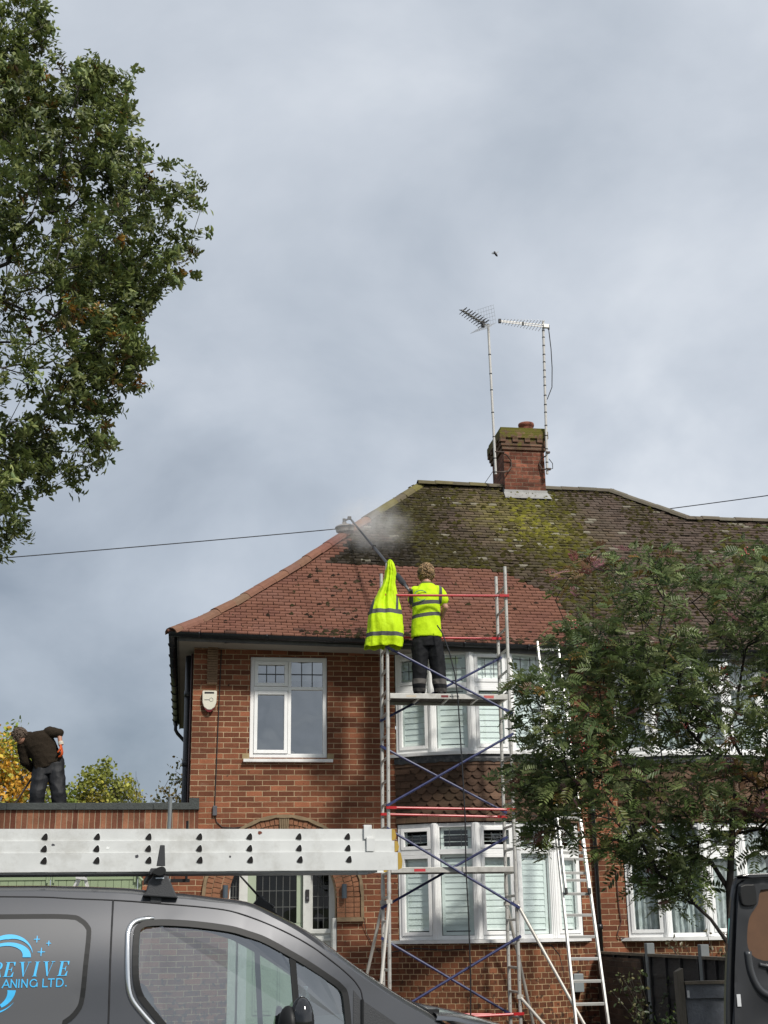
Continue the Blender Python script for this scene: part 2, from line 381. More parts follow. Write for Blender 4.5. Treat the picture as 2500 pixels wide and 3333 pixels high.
CLEAN_EDGE = [(4.1, 7.27), (4.75, 7.22), (5.08, 7.07), (5.45, 6.80), (5.66, 6.5), (5.70, 6.25), (5.70, 5.0)]
def is_clean(X, z, d):
    if X > 5.70: return False
    hipx = XL + d
    if z > 7.24:
        if z > 8.35: return False
        return X - hipx < 0.42 - 0.30 * (z - 7.24) + 0.12 * nz((X * 2, z * 2, 3.0))
    zm = 7.24
    for (a, za), (b, zb) in zip(CLEAN_EDGE, CLEAN_EDGE[1:]):
        if a <= X <= b and abs(b - a) > 1e-4: zm = za + (zb - za) * (X - a) / (b - a)
    return z < zm + 0.03 * nz((X * 5, 0, 7))
def tile_col(X, z, d):
    j = random.gauss(1, 0.055); n1 = nz((X * 0.9, z * 0.9, 1.0)); n2 = nz((X * 2.7, z * 2.7, 5.0))
    if is_clean(X, z, d):
        c = (0.174, 0.076, 0.050); c = mixv(c, (0.195, 0.094, 0.072), max(0, n2)); c = mixv(c, (0.135, 0.057, 0.045), max(0, -n2))
        # streaks of moss debris lying on the washed tiles
        deb = nz((X * 5.0, z * 6.0, 9.0)) + 0.55 * math.exp(-((X - 2.1 - 0.25 * (6.9 - z)) / 0.35) ** 2) * (1 if z < 7.1 else 0) + (0.45 if z < 5.82 else 0)
        if deb > 0.74 and random.random() < 0.6: c = mixv(c, (0.035, 0.022, 0.018), random.uniform(.3, .75))
        return tuple(x * j for x in c), False
    base = mixv((0.060, 0.042, 0.032), (0.105, 0.072, 0.056), random.random())
    green = max(0.0, min(1.0, 0.58 + 0.9 * n1 + 0.5 * n2 - 0.20 * max(0, X - 6.2) - 0.30 * max(0, 7.2 - z)))
    c = mixv(mixv(base, (.125, .098, .084), .5 * random.random()) if X > 6.6 else base, mixv((0.030, 0.027, 0.010), (0.066, 0.064, 0.018), random.random()), green * 0.8)
    lich = math.exp(-((X - 5.75 + .35 * (z - 8.4)) / 0.95) ** 2 - ((z - 8.5) / 0.8) ** 2)
    if X > 4.6: c = mixv(c, mixv((0.19, 0.165, 0.075), (0.24, 0.215, 0.04), random.random()), min(1, lich * (0.85 + n2 * 0.5)) * random.uniform(0.35, 0.95))
    if 2.0 < X < 3.6 and 7.24 < z < 7.75: c = mixv(c, (0.025, 0.020, 0.016), 0.75)
    if random.random() < 0.03: c = mixv(c, (0.30, 0.28, 0.22), 0.6)
    return tuple(max(0.004, x * j) for x in c), True
def right_limit(d):             # right end of the main roof and, lower down, none
    z = prof(d)
    if z > 8.70: return 7.72 + (9.47 - z) * 1.45
    return 14.2
def build_tiles():
    gauge = 0.1; w = 0.165
    rows = []; d = 0.0; s = 0.0
    while d < 4.33:
        sl = (prof(d + .05) - prof(d)) / .05; k = 1 / sqrt(1 + sl * sl)
        rows.append((d, k, sl * k)); d += gauge * k
    out = {0: ([], [], []), 1: ([], [], [])}; moss = {0: ([], [], []), 1: ([], [], [])}
    for ri, (d, k, sk) in enumerate(rows):
        x0 = XL + d - 0.05; x1 = right_limit(d); x = x0 + (ri % 2) * w / 2 - w / 2 - (x0 % w)
        while x < x1:
            a, b = x + 0.004, x + w - 0.005; x += w
            a2, b2 = max(a, x0), min(b, x1)
            if b2 - a2 < 0.02: continue
            mx = (a2 + b2) / 2
            if 5.60 < mx < 6.42 and d > 4.20: continue
            z = prof(d) - fall(mx, d)
            c, dirty = tile_col(mx, z, d)
            h = 0 if mx < 5.86 else 1
            V, F, C = out[h]; n = len(V)
            jz = random.gauss(0, 0.004); t = 0.027 + (0.014 * random.random() if dirty else 0.003 * random.random())
            up = Vector((0, -sk, k)); al = Vector((0, k, sk))
            p0 = roof_pt(mx, d); tl = random.gauss(0, 0.003)
            A = Vector((a2, p0.y, p0.z)); B = Vector((b2, p0.y, p0.z))
            q = [A + up * (t + jz + tl), B + up * (t + jz - tl), B + up * 0.006 + al * 0.125, A + up * 0.006 + al * 0.125, A - up * 0.004 + al * 0.004, B - up * 0.004 + al * 0.004]
            if random.random() < 0.5 and dirty:
                sh = al * random.gauss(0, 0.008); q[0] += sh; q[1] += sh
            V += q; F += [(0, 1, 2, 3), (4, 5, 1, 0), (4, 0, 3, 3 + 0), (1, 5, 2, 2)][:2]; F += [(n * 0 + 4, 0, 3, 3)][:0]
            C += [c] * 4 + [tuple(e * .45 for e in c)] * 2  # lower-edge verts darkened: shadow under each course put into the tile colour
            for i in range(len(F) - 2, len(F)): F[i] = tuple(n + e for e in F[i])
            # moss cushions along the lower edge of the tile
            if dirty:
                n1 = nz((mx * 0.9, z * 0.9, 1.0)); dens = 0.75 + 0.9 * n1 - 0.14 * max(0, mx - 6.5) - 0.25 * max(0, 7.0 - z)
                for _ in range(2):
                    if random.random() < dens:
                        MV, MF, MC = moss[h]; m = len(MV); r = random.uniform(0.024, 0.064); hh = r * random.uniform(0.45, 0.9)
                        cen = A + (B - A) * random.random() + up * (t * 0.7) + al * random.uniform(-0.012, 0.05)
                        k6 = random.random() * 6
                        ring = [cen + Vector((cos(k6 + pi / 3 * i), 0, 0)) * r * random.uniform(.8, 1.3) + al * (sin(k6 + pi / 3 * i) * r * random.uniform(.6, .9)) for i in range(6)]
                        MV += ring + [cen + up * hh]
                        MF += [(m + i, m + (i + 1) % 6, m + 6) for i in range(6)]
                        g = random.random(); lich = math.exp(-((mx - 5.75 + .35 * (z - 8.4)) / 1.0) ** 2 - ((z - 8.5) / 0.8) ** 2)
                        mc = mixv((0.026, 0.021, 0.008), (0.082, 0.080, 0.016), g * max(0.10, min(1, 0.35 + n1)))
                        mc = mixv(mc, (0.20, 0.19, 0.03), lich * random.random()) if mx > 4.4 else mixv(mc, (0.035, 0.028, 0.012), 0.5)
                        if 2.0 < mx < 3.6 and z < 7.8: mc = mixv(mc, (0.015, 0.012, 0.009), 0.8)
                        MC += [mc] * 7
    # debris knocked down from the washed part
    for _ in range(330):
        X = random.choice([random.gauss(2.15, 0.35), random.uniform(0.3, 5.4)]); dd = random.uniform(0.02, 1.9)
        if random.random() < 0.55: dd = abs(random.gauss(0, 0.10)); X = random.uniform(1.5, 5.6)
        if not XL + dd + .3 < X < 5.6: continue
        cen = roof_pt(X, dd, 0.025); MV, MF, MC = moss[0]; m = len(MV); r = random.uniform(0.012, 0.05)
        MV += [cen + Vector((cos(pi / 3 * i) * r * random.uniform(.6, 1.4), sin(pi / 3 * i) * r * .7, sin(pi / 3 * i) * r * .55)) for i in range(6)] + [cen + Vector((0, -.3, .7)) * r]
        MF += [(m + i, m + (i + 1) % 6, m + 6) for i in range(6)]; MC += [random.choice([(0.02, 0.014, 0.010), (0.045, 0.032, 0.02), (0.03, 0.026, 0.012)])] * 7
    return out, moss
def half_round(mb, a, b, r, segs, cols, n=7, colfn=None, lift=0.0):
    a, b = Vector(a), Vector(b); t = (b - a).normalized(); sd = t.cross(Vector((0, 0, 1))).normalized(); up = sd.cross(t)
    L = (b - a).length
    for i in range(segs):
        p, q = a + t * (L * i / segs), a + t * (L * (i + 1) / segs + 0.02)
        r0, r1 = r * 1.0, r * 1.045
        base = len(mb.v); jit = up * random.gauss(0, 0.004) + up * lift
        for c0, rr in ((p, r1), (q, r0)):
            for off in (0.0, -0.02):
                for k in range(n):
                    an = pi * (k / (n - 1)) * 1.0
                    mb.v.append(tuple(c0 + jit + sd * ((rr + off) * cos(an)) + up * ((rr + off) * sin(an) * 0.8)))
        for k in range(n - 1):
            mb.f += [(base + k, base + k + 1, base + 2 * n + k + 1, base + 2 * n + k)]; mb.m.append(0)
            mb.f += [(base + k + n, base + k, base + k + 1, base + k + 1 + n)]; mb.m.append(0)
        col = colfn((p + q) / 2)
        mb.c = (mb.c or []) + [(*col, 1)] * (4 * n)
def ridgecol(p):
    n1 = nz(p * 3.0)
    d = p.y - YE
    if is_clean(max(p.x, XL + d + .02), p.z - 0.08, d) and p.x < 3.2 and p.z < 8.3: return tuple(x * random.gauss(1, .05) for x in (0.185, 0.092, 0.062))
    return mixv(mixv((0.11, 0.09, 0.065), (0.17, 0.15, 0.035) if p.x < 6.4 else (0.14, 0.125, 0.095), random.random()), (0.05, 0.045, 0.03), max(0, n1))
# ================================================================ the two houses
house = thing('brick_house', 'red brick half of a semi-detached pair with half washed tiled roof and bay windows', 'house', (0, 0, GZ))
house2 = thing('brick_house', 'attached brick house behind the rowan tree with dark uncleaned tiles and net curtains', 'house', (6.0, 0, GZ))
tiles, mossd = build_tiles()
for h, par in ((0, house), (1, house2)):
    V, F, C = tiles[h]; o = par.location
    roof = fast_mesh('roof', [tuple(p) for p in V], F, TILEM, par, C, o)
    V, F, C = mossd[h]
    ms = fast_mesh('moss', [tuple(p) for p in V], F, MOSSM, roof, C, o); ms['kind'] = 'stuff'
    if h == 0: roof0 = roof
    else: roof1 = roof
# under-tile deck and hidden slopes (close the volume)
dk = MB(); X9 = 6.0
ds = [p[0] for p in PROF]
for a, b in zip(ds, ds[1:]):
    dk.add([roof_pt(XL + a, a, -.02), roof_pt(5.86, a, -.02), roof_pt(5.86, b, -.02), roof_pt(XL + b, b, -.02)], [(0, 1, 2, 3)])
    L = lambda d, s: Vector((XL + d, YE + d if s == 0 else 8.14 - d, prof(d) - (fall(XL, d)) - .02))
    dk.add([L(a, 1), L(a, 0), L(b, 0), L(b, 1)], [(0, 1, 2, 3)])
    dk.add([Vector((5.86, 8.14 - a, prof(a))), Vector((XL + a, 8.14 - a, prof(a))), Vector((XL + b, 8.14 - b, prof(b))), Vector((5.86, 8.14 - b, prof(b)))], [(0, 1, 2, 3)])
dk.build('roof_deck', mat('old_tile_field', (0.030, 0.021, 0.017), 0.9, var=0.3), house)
dk = MB(); dz = 3.53
while True:
    break
dR = [d for d in ds if prof(d) < 8.70] + [3.528]
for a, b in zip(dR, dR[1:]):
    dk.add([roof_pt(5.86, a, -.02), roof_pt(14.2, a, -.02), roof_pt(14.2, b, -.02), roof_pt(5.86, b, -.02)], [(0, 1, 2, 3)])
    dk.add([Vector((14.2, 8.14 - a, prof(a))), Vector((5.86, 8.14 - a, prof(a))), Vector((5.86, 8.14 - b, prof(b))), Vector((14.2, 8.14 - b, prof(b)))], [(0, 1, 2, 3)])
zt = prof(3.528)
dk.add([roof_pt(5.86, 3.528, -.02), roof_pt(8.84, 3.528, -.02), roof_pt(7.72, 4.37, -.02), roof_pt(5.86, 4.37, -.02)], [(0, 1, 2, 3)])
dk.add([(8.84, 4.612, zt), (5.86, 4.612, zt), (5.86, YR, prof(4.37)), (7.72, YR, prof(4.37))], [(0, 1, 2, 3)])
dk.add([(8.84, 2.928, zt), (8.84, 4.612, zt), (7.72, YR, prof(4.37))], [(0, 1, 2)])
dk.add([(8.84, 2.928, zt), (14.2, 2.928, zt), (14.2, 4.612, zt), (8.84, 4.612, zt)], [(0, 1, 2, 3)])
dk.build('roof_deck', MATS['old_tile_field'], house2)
# ridge and hips
rm = MB(); half_round(rm, (XL + 4.33, YR - 0.04, 9.47), (5.62, YR, 9.46), 0.115, 5, None, colfn=ridgecol); rm.build('ridge_tile_row', RIDGEM, roof0)
rm = MB()
for a, b in zip(PROF, PROF[1:]):
    n_ = max(1, int((b[0] - a[0]) * 1.73 / 0.32))
    half_round(rm, (XL + a[0], YE + a[0], prof(a[0]) - .03), (XL + b[0], YE + b[0], prof(b[0]) - .03), 0.112, n_, None, colfn=ridgecol)
rm.build('hip_tile_row', RIDGEM, roof0)
rm = MB(); half_round(rm, (6.40, YR, 9.45), (7.75, YR, 9.44), 0.115, 4, None, colfn=ridgecol); rm.build('ridge_tile_row', RIDGEM, roof1)
rm = MB(); half_round(rm, (7.70, YR, 9.44), (8.86, 2.95, 8.70), 0.115, 5, None, colfn=ridgecol); half_round(rm, (8.80, 2.95, 8.68), (14.2, 2.95, 8.68), 0.11, 17, None, colfn=ridgecol); rm.build('hip_tile_row', RIDGEM, roof1)
# chimney
cx0, cx1, cy0, cy1 = 5.62, 6.40, 3.56, 4.48
ch = MB()
def bbox_uv(mb, x0, x1, y0, y1, z0, z1):
    for p, q in (((x0, y0), (x1, y0)), ((x1, y0), (x1, y1)), ((x1, y1), (x0, y1)), ((x0, y1), (x0, y0))):
        Lq = abs(q[0] - p[0]) + abs(q[1] - p[1])
        quad_uv(mb, [(*p, z0), (*q, z0), (*q, z1), (*p, z1)], [(0, z0), (Lq, z0), (Lq, z1), (0, z1)])
    quad_uv(mb, [(x0, y0, z1), (x1, y0, z1), (x1, y1, z1), (x0, y1, z1)], [(0, 0), (x1 - x0, 0), (x1 - x0, y1 - y0), (0, y1 - y0)])
    quad_uv(mb, [(x0, y1, z0), (x1, y1, z0), (x1, y0, z0), (x0, y0, z0)], [(0, 0), (x1 - x0, 0), (x1 - x0, y1 - y0), (0, y1 - y0)])
bbox_uv(ch, cx0, cx1, cy0, cy1, 8.9, 10.16)
chim = ch.build('chimney', BRICKC, house)
ch = MB()
for e, z0, z1 in ((.030, 10.165, 10.235), (.050, 10.238, 10.305), (.078, 10.39, 10.455), (.078, 10.458, 10.53), (.05, 10.533, 10.60)): bbox_uv(ch, cx0 - e, cx1 + e, cy0 - e, cy1 + e, z0, z1)
bbox_uv(ch, cx0 - .045, cx1 + .045, cy0 - .045, cy1 + .045, 10.306, 10.389)
for i in range(8):              # dentil bricks
    if i % 2 == 0:
        x = cx0 - .07 + i * 0.118; bbox_uv(ch, x, x + .105, cy0 - .079, cy0 - .03, 10.308, 10.388)
for i in range(9):
    if i % 2 == 0:
        y = cy0 - .07 + i * 0.118; bbox_uv(ch, cx0 - .079, cx0 - .03, y, y + .105, 10.308, 10.388)
ch.build('corbelled_head', BRICKM, chim)
MB().lathe((6.20, 4.0, 10.60), [(.125, 0), (.125, .17), (.13, .2), (.15, .215), (.155, .25), (.15, .275), (.115, .276), (.11, .06)], 20).build('chimney_pot', TERRA, chim, smooth=True)
fl = MB(); fl.span(cx0 - .02, cx1 + .02, cy0 - .016, cy0, 9.20, 9.375)
fl.add([(cx0 - .05, 3.36, prof(3.96) + .060), (cx1 + .05, 3.36, prof(3.96) + .060), (cx1 + .03, cy0 - .01, prof(4.15) + .06), (cx0 - .03, cy0 - .01, prof(4.15) + .06)], [(0, 1, 2, 3)])
for k in range(3): fl.span(cx0 - .014, cx0 - .001, cy0 + .07 * k, cy0 + .07 * k + .07, 9.2 + .07 * k, 9.36 + .07 * k); fl.span(cx1 + .001, cx1 + .014, cy0 + .07 * k, cy0 + .07 * k + .07, 9.2 + .07 * k, 9.36 + .07 * k)
fl.build('flashing', FLASH, chim)
# ---------------------------------------------------------------- bay geometry
class Bay:
    def __init__(s, xc): s.xc, s.yc, s.r = xc, 1.5, 2.0; s.h = math.asin(1.325 / 2.0)
    def at(s, th, off=0.0): return (s.xc + (s.r + off) * sin(th), s.yc - (s.r + off) * cos(th))
    def arc(s, u, off=0.0): return s.at(u / s.r, off)
bayA, bayB = Bay(4.25), Bay(7.55)
FW = 5
def facet(b, i, off=0.0):
    t0, t1 = -b.h + 2 * b.h * i / FW, -b.h + 2 * b.h * (i + 1) / FW
    p, q = Vector((*b.at(t0), 0)), Vector((*b.at(t1), 0)); t = (q - p).normalized(); n = Vector((t.y, -t.x, 0))
    return p, q, t, n
def frame_ring(mb, fn, u0, u1, v0, v1, w, d0, d1):
    for a, b, c, e in ((u0, u0 + w, v0, v1), (u1 - w, u1, v0, v1), (u0 + w, u1 - w, v0, v0 + w), (u0 + w, u1 - w, v1 - w, v1)):
        vs = [fn(x, z, d) for d in (d0, d1) for z in (c, e) for x in (a, b)]
        mb.add(vs, [(0, 1, 3, 2), (4, 6, 7, 5), (0, 4, 5, 1), (2, 3, 7, 6), (0, 2, 6, 4), (1, 5, 7, 3)])
def lead_grid(mb, fn, u0, u1, v0, v1, nu, nv, d, w=0.010):
    for i in range(1, nu):
        x = u0 + (u1 - u0) * i / nu; mb.add([fn(a, z, e) for e in (d, d - .008) for z in (v0, v1) for a in (x - w / 2, x + w / 2)], [(0, 1, 3, 2), (4, 6, 7, 5), (0, 2, 6, 4), (1, 5, 7, 3)])
    for i in range(1, nv):
        z = v0 + (v1 - v0) * i / nv; mb.add([fn(a, c, e) for e in (d - .001, d - .009) for c in (z - w / 2, z + w / 2) for a in (u0, u1)], [(0, 1, 3, 2), (4, 6, 7, 5), (0, 4, 5, 1), (2, 3, 7, 6)])
def bay_window(par, b, z0, zt, z1, top_pane, inside, opening=(0, 2, 4), lead_n=3):
    fr = MB(); panes = []; leads = MB(); shut = MB(); back = MB(); hgt = z1 - z0
    for i in range(FW):
        p, q, t, n = facet(b, i); L = (q - p).length
        fn = lambda u, z, d, p=p, t=t, n=n: p + t * u - n * d + Vector((0, 0, z))
        e = 0.012
        frame_ring(fr, fn, e, L - e, z0, z1, 0.055, 0.0, 0.07)
        fr.add([fn(u, z, d) for d in (-.006, .07) for z in (zt - .034, zt + .034) for u in (.04, L - .04)], [(0, 1, 3, 2), (4, 6, 7, 5), (0, 4, 5, 1), (2, 3, 7, 6)])
        for (a, c) in ((z0 + .05, zt - .03), (zt + .03, z1 - .05)):
            if i in opening: frame_ring(fr, fn, .062, L - .062, a + .008, c - .008, .048, -.016, .04); g = .105
            else: g = .052
            pm = MB(); pm.add([fn(u, z, .022) for z, u in ((a + g - .055 + .05, g), (a + g - .055 + .05, L - g), (c - g + .005, L - g), (c - g + .005, g))], [(0, 1, 2, 3)]); panes.append(pm)
            if c > zt + .1: lead_grid(leads, fn, g - .01, L - g + .01, a + g - .02, c - g + .02, lead_n, 2, .024)
        # mullion post
        for s_ in ((0,) if i else (0,)):
            if i == 0: continue
            c0 = Vector((p.x, p.y, 0)); pn = (n + facet(b, i - 1)[3]).normalized()
            for w, o in ((.105, .012), (.070, .026), (.030, .038)):
                tt = Vector((-pn.y, pn.x, 0)); fr.add([c0 + tt * u + pn * dd + Vector((0, 0, z)) for z in (z0 + .002, z1 - .002) for dd in (-.06, o) for u in (-w / 2, w / 2)], [(0, 1, 3, 2), (4, 6, 7, 5), (0, 4, 5, 1), (2, 3, 7, 6), (0, 2, 6, 4), (1, 5, 7, 3)])
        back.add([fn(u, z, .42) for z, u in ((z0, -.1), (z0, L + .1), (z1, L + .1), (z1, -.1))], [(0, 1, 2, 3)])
        if inside == 'shutter':
            for (a, c, closed) in ((z0 + .06, zt - .03, True), (zt + .03, z1 - .05, top_pane)):
                frame_ring(shut, fn, .075, L - .075, a, c, .045, .075, .10)
                k = int((c - a - .1) / .080)
                for j in range(k):
                    zc = a + .06 + (c - a - .12) * (j + .5) / k; tilt = 0.0405 if closed else 0.007; dep = 0.006 if closed else 0.032
                    shut.add([fn(u, zc + s2 * tilt, .088 + s1 * .004 + s2 * dep) for s2 in (-1, 1) for s1 in (-1, 1) for u in (.12, L - .12)], [(0, 1, 3, 2), (4, 6, 7, 5), (0, 4, 5, 1), (2, 3, 7, 6)])
        else:
            k = 40
            for j in range(k):
                u0, u1 = .03 + (L - .06) * j / k, .03 + (L - .06) * (j + 1) / k
                f = lambda u: .13 + .022 * sin(u * 75 + i * 2) + .012 * sin(u * 31 + 1)
                shut.add([fn(u0, z0 + .04, f(u0)), fn(u1, z0 + .04, f(u1)), fn(u1, z1 - .04, f(u1)), fn(u0, z1 - .04, f(u0))], [(0, 1, 2, 3)])
    w = fr.build('bay_window', UPVC, par, bevel=.004)
    for pm in panes: pm.build('pane', PANE, w)
    leads.build('lead_bars', LEADM, w)
    shut.build('shutter' if inside == 'shutter' else 'net_curtain', SHUT if inside == 'shutter' else NET, w)
    back.build('dark_interior', DARK, w)
    sl = MB(); N = 20
    for i in range(N):
        t0, t1 = -b.h - .04 + (2 * b.h + .08) * i / N, -b.h - .04 + (2 * b.h + .08) * (i + 1) / N
        P = [(*b.at(t, o), z) for z in (z0 - .045, z0 - .001) for t in (t0, t1) for o in (-.10, .075 if abs(b.at((t0 + t1) / 2)[0] - b.xc) < 9 else 0)]
        sl.add(P, [(0, 1, 3, 2), (4, 6, 7, 5), (1, 5, 7, 3), (0, 2, 6, 4)] + ([(0, 4, 5, 1)] if i == 0 else []) + ([(2, 3, 7, 6)] if i == N - 1 else []))
    sl.build('sill', SILLM, w)
    return w
def bay_brick(mb, b, z0, z1, uvo=0.0):
    N = 24; U = b.h * b.r
    for i in range(N):
        u0, u1 = -U + 2 * U * i / N, -U + 2 * U * (i + 1) / N
        quad_uv(mb, [(*b.arc(u0), z0), (*b.arc(u1), z0), (*b.arc(u1), z1), (*b.arc(u0), z1)], [(u0 + uvo, z0), (u1 + uvo, z0), (u1 + uvo, z1), (u0 + uvo, z1)])
def tile_hanging(par, b, z0, z1, dark=1.0):
    mb = MB(); mb.c = []; U = b.h * b.r; gauge = (z1 - z0 - .02) / 9.0; w = .162
    def put(u0, u1, zb, zt, club, c, lift):
        u0, u1 = max(u0, -U - .005), min(u1, U + .005)
        if u1 - u0 < .02: return
        um = (u0 + u1) / 2; hw = (u1 - u0) / 2 - .002
        if club: pts = [(-hw, .052), (-hw * .82, .045)] + [(hw * .8 * sin(a), .048 - .048 * cos(a)) for a in [(-70 + 14 * k) * pi / 180 for k in range(11)]] + [(hw * .82, .045), (hw, .052)]
        else: pts = [(-hw, 0), (0, 0), (hw, 0)]
        n = len(pts); vs = []
        for o in (lift, lift - .016): vs += [(*b.arc(um + x, o), zb + y) for x, y in pts]
        vs += [(*b.arc(um + hw, .004), zt), (*b.arc(um - hw, .004), zt)]
        fs = [tuple(range(n)) + (2 * n, 2 * n + 1)] + [(i + n, i + n + 1, i + 1, i) for i in range(n - 1)]
        mb.add(vs, fs); mb.c += [(*c, 1)] * len(vs)
    for r in range(9):
        zb = z0 + r * gauge; plain = r == 0 or r >= 8
        u = -U - (w / 2 if r % 2 else 0)
        while u < U:
            edge = u < -U + .22 or u + w > U - .22
            j = random.gauss(1, .14); c = mixv((0.078, 0.045, 0.029), (0.120, 0.070, 0.045), random.random())
            c = mixv(c, (0.07, 0.048, 0.026), max(0, nz((u * 2, zb * 2, 4))))
            put(u, u + w, zb, zb + gauge * 1.45, not plain and not edge, tuple(x * j * dark for x in c), .030 + random.uniform(0, .004)); u += w
    o = mb.build('tile_hanging', HUNG, par); bk = MB()
    N = 12
    for i in range(N):
        u0, u1 = -U + 2 * U * i / N, -U + 2 * U * (i + 1) / N
        bk.add([(*b.arc(u0, -.004), z0), (*b.arc(u1, -.004), z0), (*b.arc(u1, -.004), z1 + .05), (*b.arc(u0, -.004), z1 + .05)], [(0, 1, 2, 3)])
    bk.build('batten_backing', mat('batten_dark', (0.03, 0.018, 0.012), 0.9), o)
    lf = MB(); N = 60
    for i in range(N):
        u0, u1 = -U + 2 * U * i / N, -U + 2 * U * (i + 1) / N
        e0, e1 = (z1 - .085 + .016 * abs(sin(u * 19)) + .01 * nz((u * 6, 1, 2)) for u in (u0, u1))
        lf.add([(*b.arc(u0, .040), e0), (*b.arc(u1, .040), e1), (*b.arc(u1, .046), z1 - .03), (*b.arc(u0, .046), z1 - .03), (*b.arc(u1, .03), z1 + .045), (*b.arc(u0, .03), z1 + .045)], [(0, 1, 2, 3), (3, 2, 4, 5)])
    lf.build('lead_apron', LEADDK, par)
    return o
# ---------------------------------------------------------------- walls
W1 = (0.815, 1.937, 3.995, 5.45)
ACX, ASZ, ARO, ARI = 1.32, 2.08, 1.10, 0.745
fnF = lambda x, z: (x, 0.0, z)
wl = MB()
wall_grid(wl, fnF, 0, 5.86, GZ - .3, 5.58, [W1, (ACX - ARO, ACX + ARO, GZ - .3, ASZ + ARO), (bayA.xc - 1.325, bayA.xc + 1.325, GZ - .3, 5.58)])
reveal(wl, *W1, 0, .10)
# spandrels above the round porch arch and brickwork beside it below the impost
NA = 24
for k in range(NA):
    a0, a1 = pi * k / NA, pi * (k + 1) / NA
    p, q = (ACX + ARO * cos(a0), ASZ + ARO * sin(a0)), (ACX + ARO * cos(a1), ASZ + ARO * sin(a1))
    quad_uv(wl, [(p[0], 0, p[1]), (p[0], 0, ASZ + ARO), (q[0], 0, ASZ + ARO), (q[0], 0, q[1])], [p, (p[0], ASZ + ARO), (q[0], ASZ + ARO), q])
for s_ in (-1, 1):
    a, b_ = sorted((ACX + s_ * ARI, ACX + s_ * ARO))
    wall_grid(wl, fnF, a, b_, GZ - .3, 1.755, [])
for s_ in (-1, 1):
    x = ACX + s_ * ARI; quad_uv(wl, [(x, 0, GZ - .3), (x, .34, GZ - .3), (x, .34, 1.755), (x, 0, 1.755)], [(0, GZ - .3), (.34, GZ - .3), (.34, 1.755), (0, 1.755)])
wall_grid(wl, lambda y, z: (0.0, 8.0 - y, z), 0, 8.0, GZ - .3, 5.58, [])
wall_grid(wl, lambda x, z: (5.86 - x, 8.0, z), 0, 5.86, GZ - .3, 5.58, [])
wall_o = wl.build('wall', BRICK, house)
wl = MB(); bay_brick(wl, bayA, GZ - .3, 1.445); wl.build('bay_plinth', BRICKH, house)
wl = MB(); wall_grid(wl, fnF, 5.86, 13.4, GZ - .3, 5.58, [(bayB.xc - 1.325, bayB.xc + 1.325, GZ - .3, 5.58)])
wall_grid(wl, lambda y, z: (13.4, y, z), 0, 8.0, GZ - .3, 5.58, []); wall_grid(wl, lambda x, z: (13.4 - x, 8.0, z), 0, 7.54, GZ - .3, 5.58, [])
wl.build('wall', BRICK, house2)
wl = MB(); bay_brick(wl, bayB, GZ - .3, 1.445); wl.build('bay_plinth', BRICKH, house2)
# porch arch: three rings of voussoirs, hood mould, keystone, imposts
av = MB(); rings = [(ARI, ARI + .113), (ARI + .121, ARI + .232), (ARI + .240, ARI + .325)]
for ri, (r0, r1) in enumerate(rings):
    nv = (38, 42, 48)[ri]
    for k in range(nv):
        a0, a1 = pi * (k + .07) / nv, pi * (k + .93) / nv; y0 = -.004 - .012 * ri + random.uniform(-.002, .002)
        av.add([(ACX + r * cos(a), y, ASZ + r * sin(a)) for y in (y0, .12) for a in (a0, a1) for r in (r0, r1)], [(0, 2, 3, 1), (4, 5, 7, 6), (0, 1, 5, 4), (2, 6, 7, 3), (0, 4, 6, 2), (1, 3, 7, 5)])
    for s_ in (-1, 1):
        for k in range(4):
            z0 = 1.81 + k * .0675; x0, x1 = sorted((ACX + s_ * r0, ACX + s_ * r1)); av.span(x0, x1, -.004 - .012 * ri, .12, z0, z0 + .060)
arch = av.build('porch_arch', VOUS, house)
am = MB()
for k in range(48):
    a0, a1 = pi * k / 48, pi * (k + 1) / 48
    am.add([(ACX + r * cos(a), .004, ASZ + r * sin(a)) for a in (a0, a1) for r in (ARI, ARO)], [(0, 2, 3, 1)])
    am.add([(ACX + ARI * cos(a), y, ASZ + ARI * sin(a)) for a in (a0, a1) for y in (.004, .34)], [(0, 1, 3, 2)])
for s_ in (-1, 1):
    x0, x1 = sorted((ACX + s_ * ARI, ACX + s_ * ARO)); am.add([(x0, .004, 1.8), (x1, .004, 1.8), (x1, .004, ASZ), (x0, .004, ASZ)], [(0, 1, 2, 3)])
    xi = ACX + s_ * ARI; am.add([(xi, .004, 1.8), (xi, .34, 1.8), (xi, .34, ASZ), (xi, .004, ASZ)], [(0, 1, 2, 3)])
am.build('arch_mortar', MORT, arch)
hm = MB(); nh = 90
for k in range(nh):
    a0, a1 = pi * k / nh, pi * (k + 1) / nh; ri = ARI + .335 - .012 * abs(sin(k * pi / 6)); rj = ARI + .335 - .012 * abs(sin((k + 1) * pi / 6))
    hm.add([(ACX + r * cos(a), y, ASZ + r * sin(a)) for a, rin in ((a0, ri), (a1, rj)) for y in (-.055, 0.0) for r in (rin, ARO + .018)], [(0, 1, 5, 4), (0, 4, 6, 2), (1, 3, 7, 5)])
for s_ in (-1, 1):
    x0, x1 = sorted((ACX + s_ * (ARI + .33), ACX + s_ * (ARO + .018))); hm.span(x0, x1, -.055, -.001, 1.81, ASZ)
    x0, x1 = sorted((ACX + s_ * (ARI - .006), ACX + s_ * (ARO + .02))); hm.span(x0, x1, -.065, .12, 1.752, 1.808)
for k in range(5): hm.add([(ACX + u, y, ASZ + r) for r, w in ((ARI + .005, .05), (ARI + .335, .075)) for y in (-.045, 0) for u in (w * (k * .4 - 1) + .004, w * (k * .4 - .6) - .004)], [(0, 1, 5, 4), (0, 4, 6, 2), (1, 3, 7, 5), (4, 5, 7, 6), (0, 2, 3, 1)])
hm.build('hood_mould', STONE, arch)
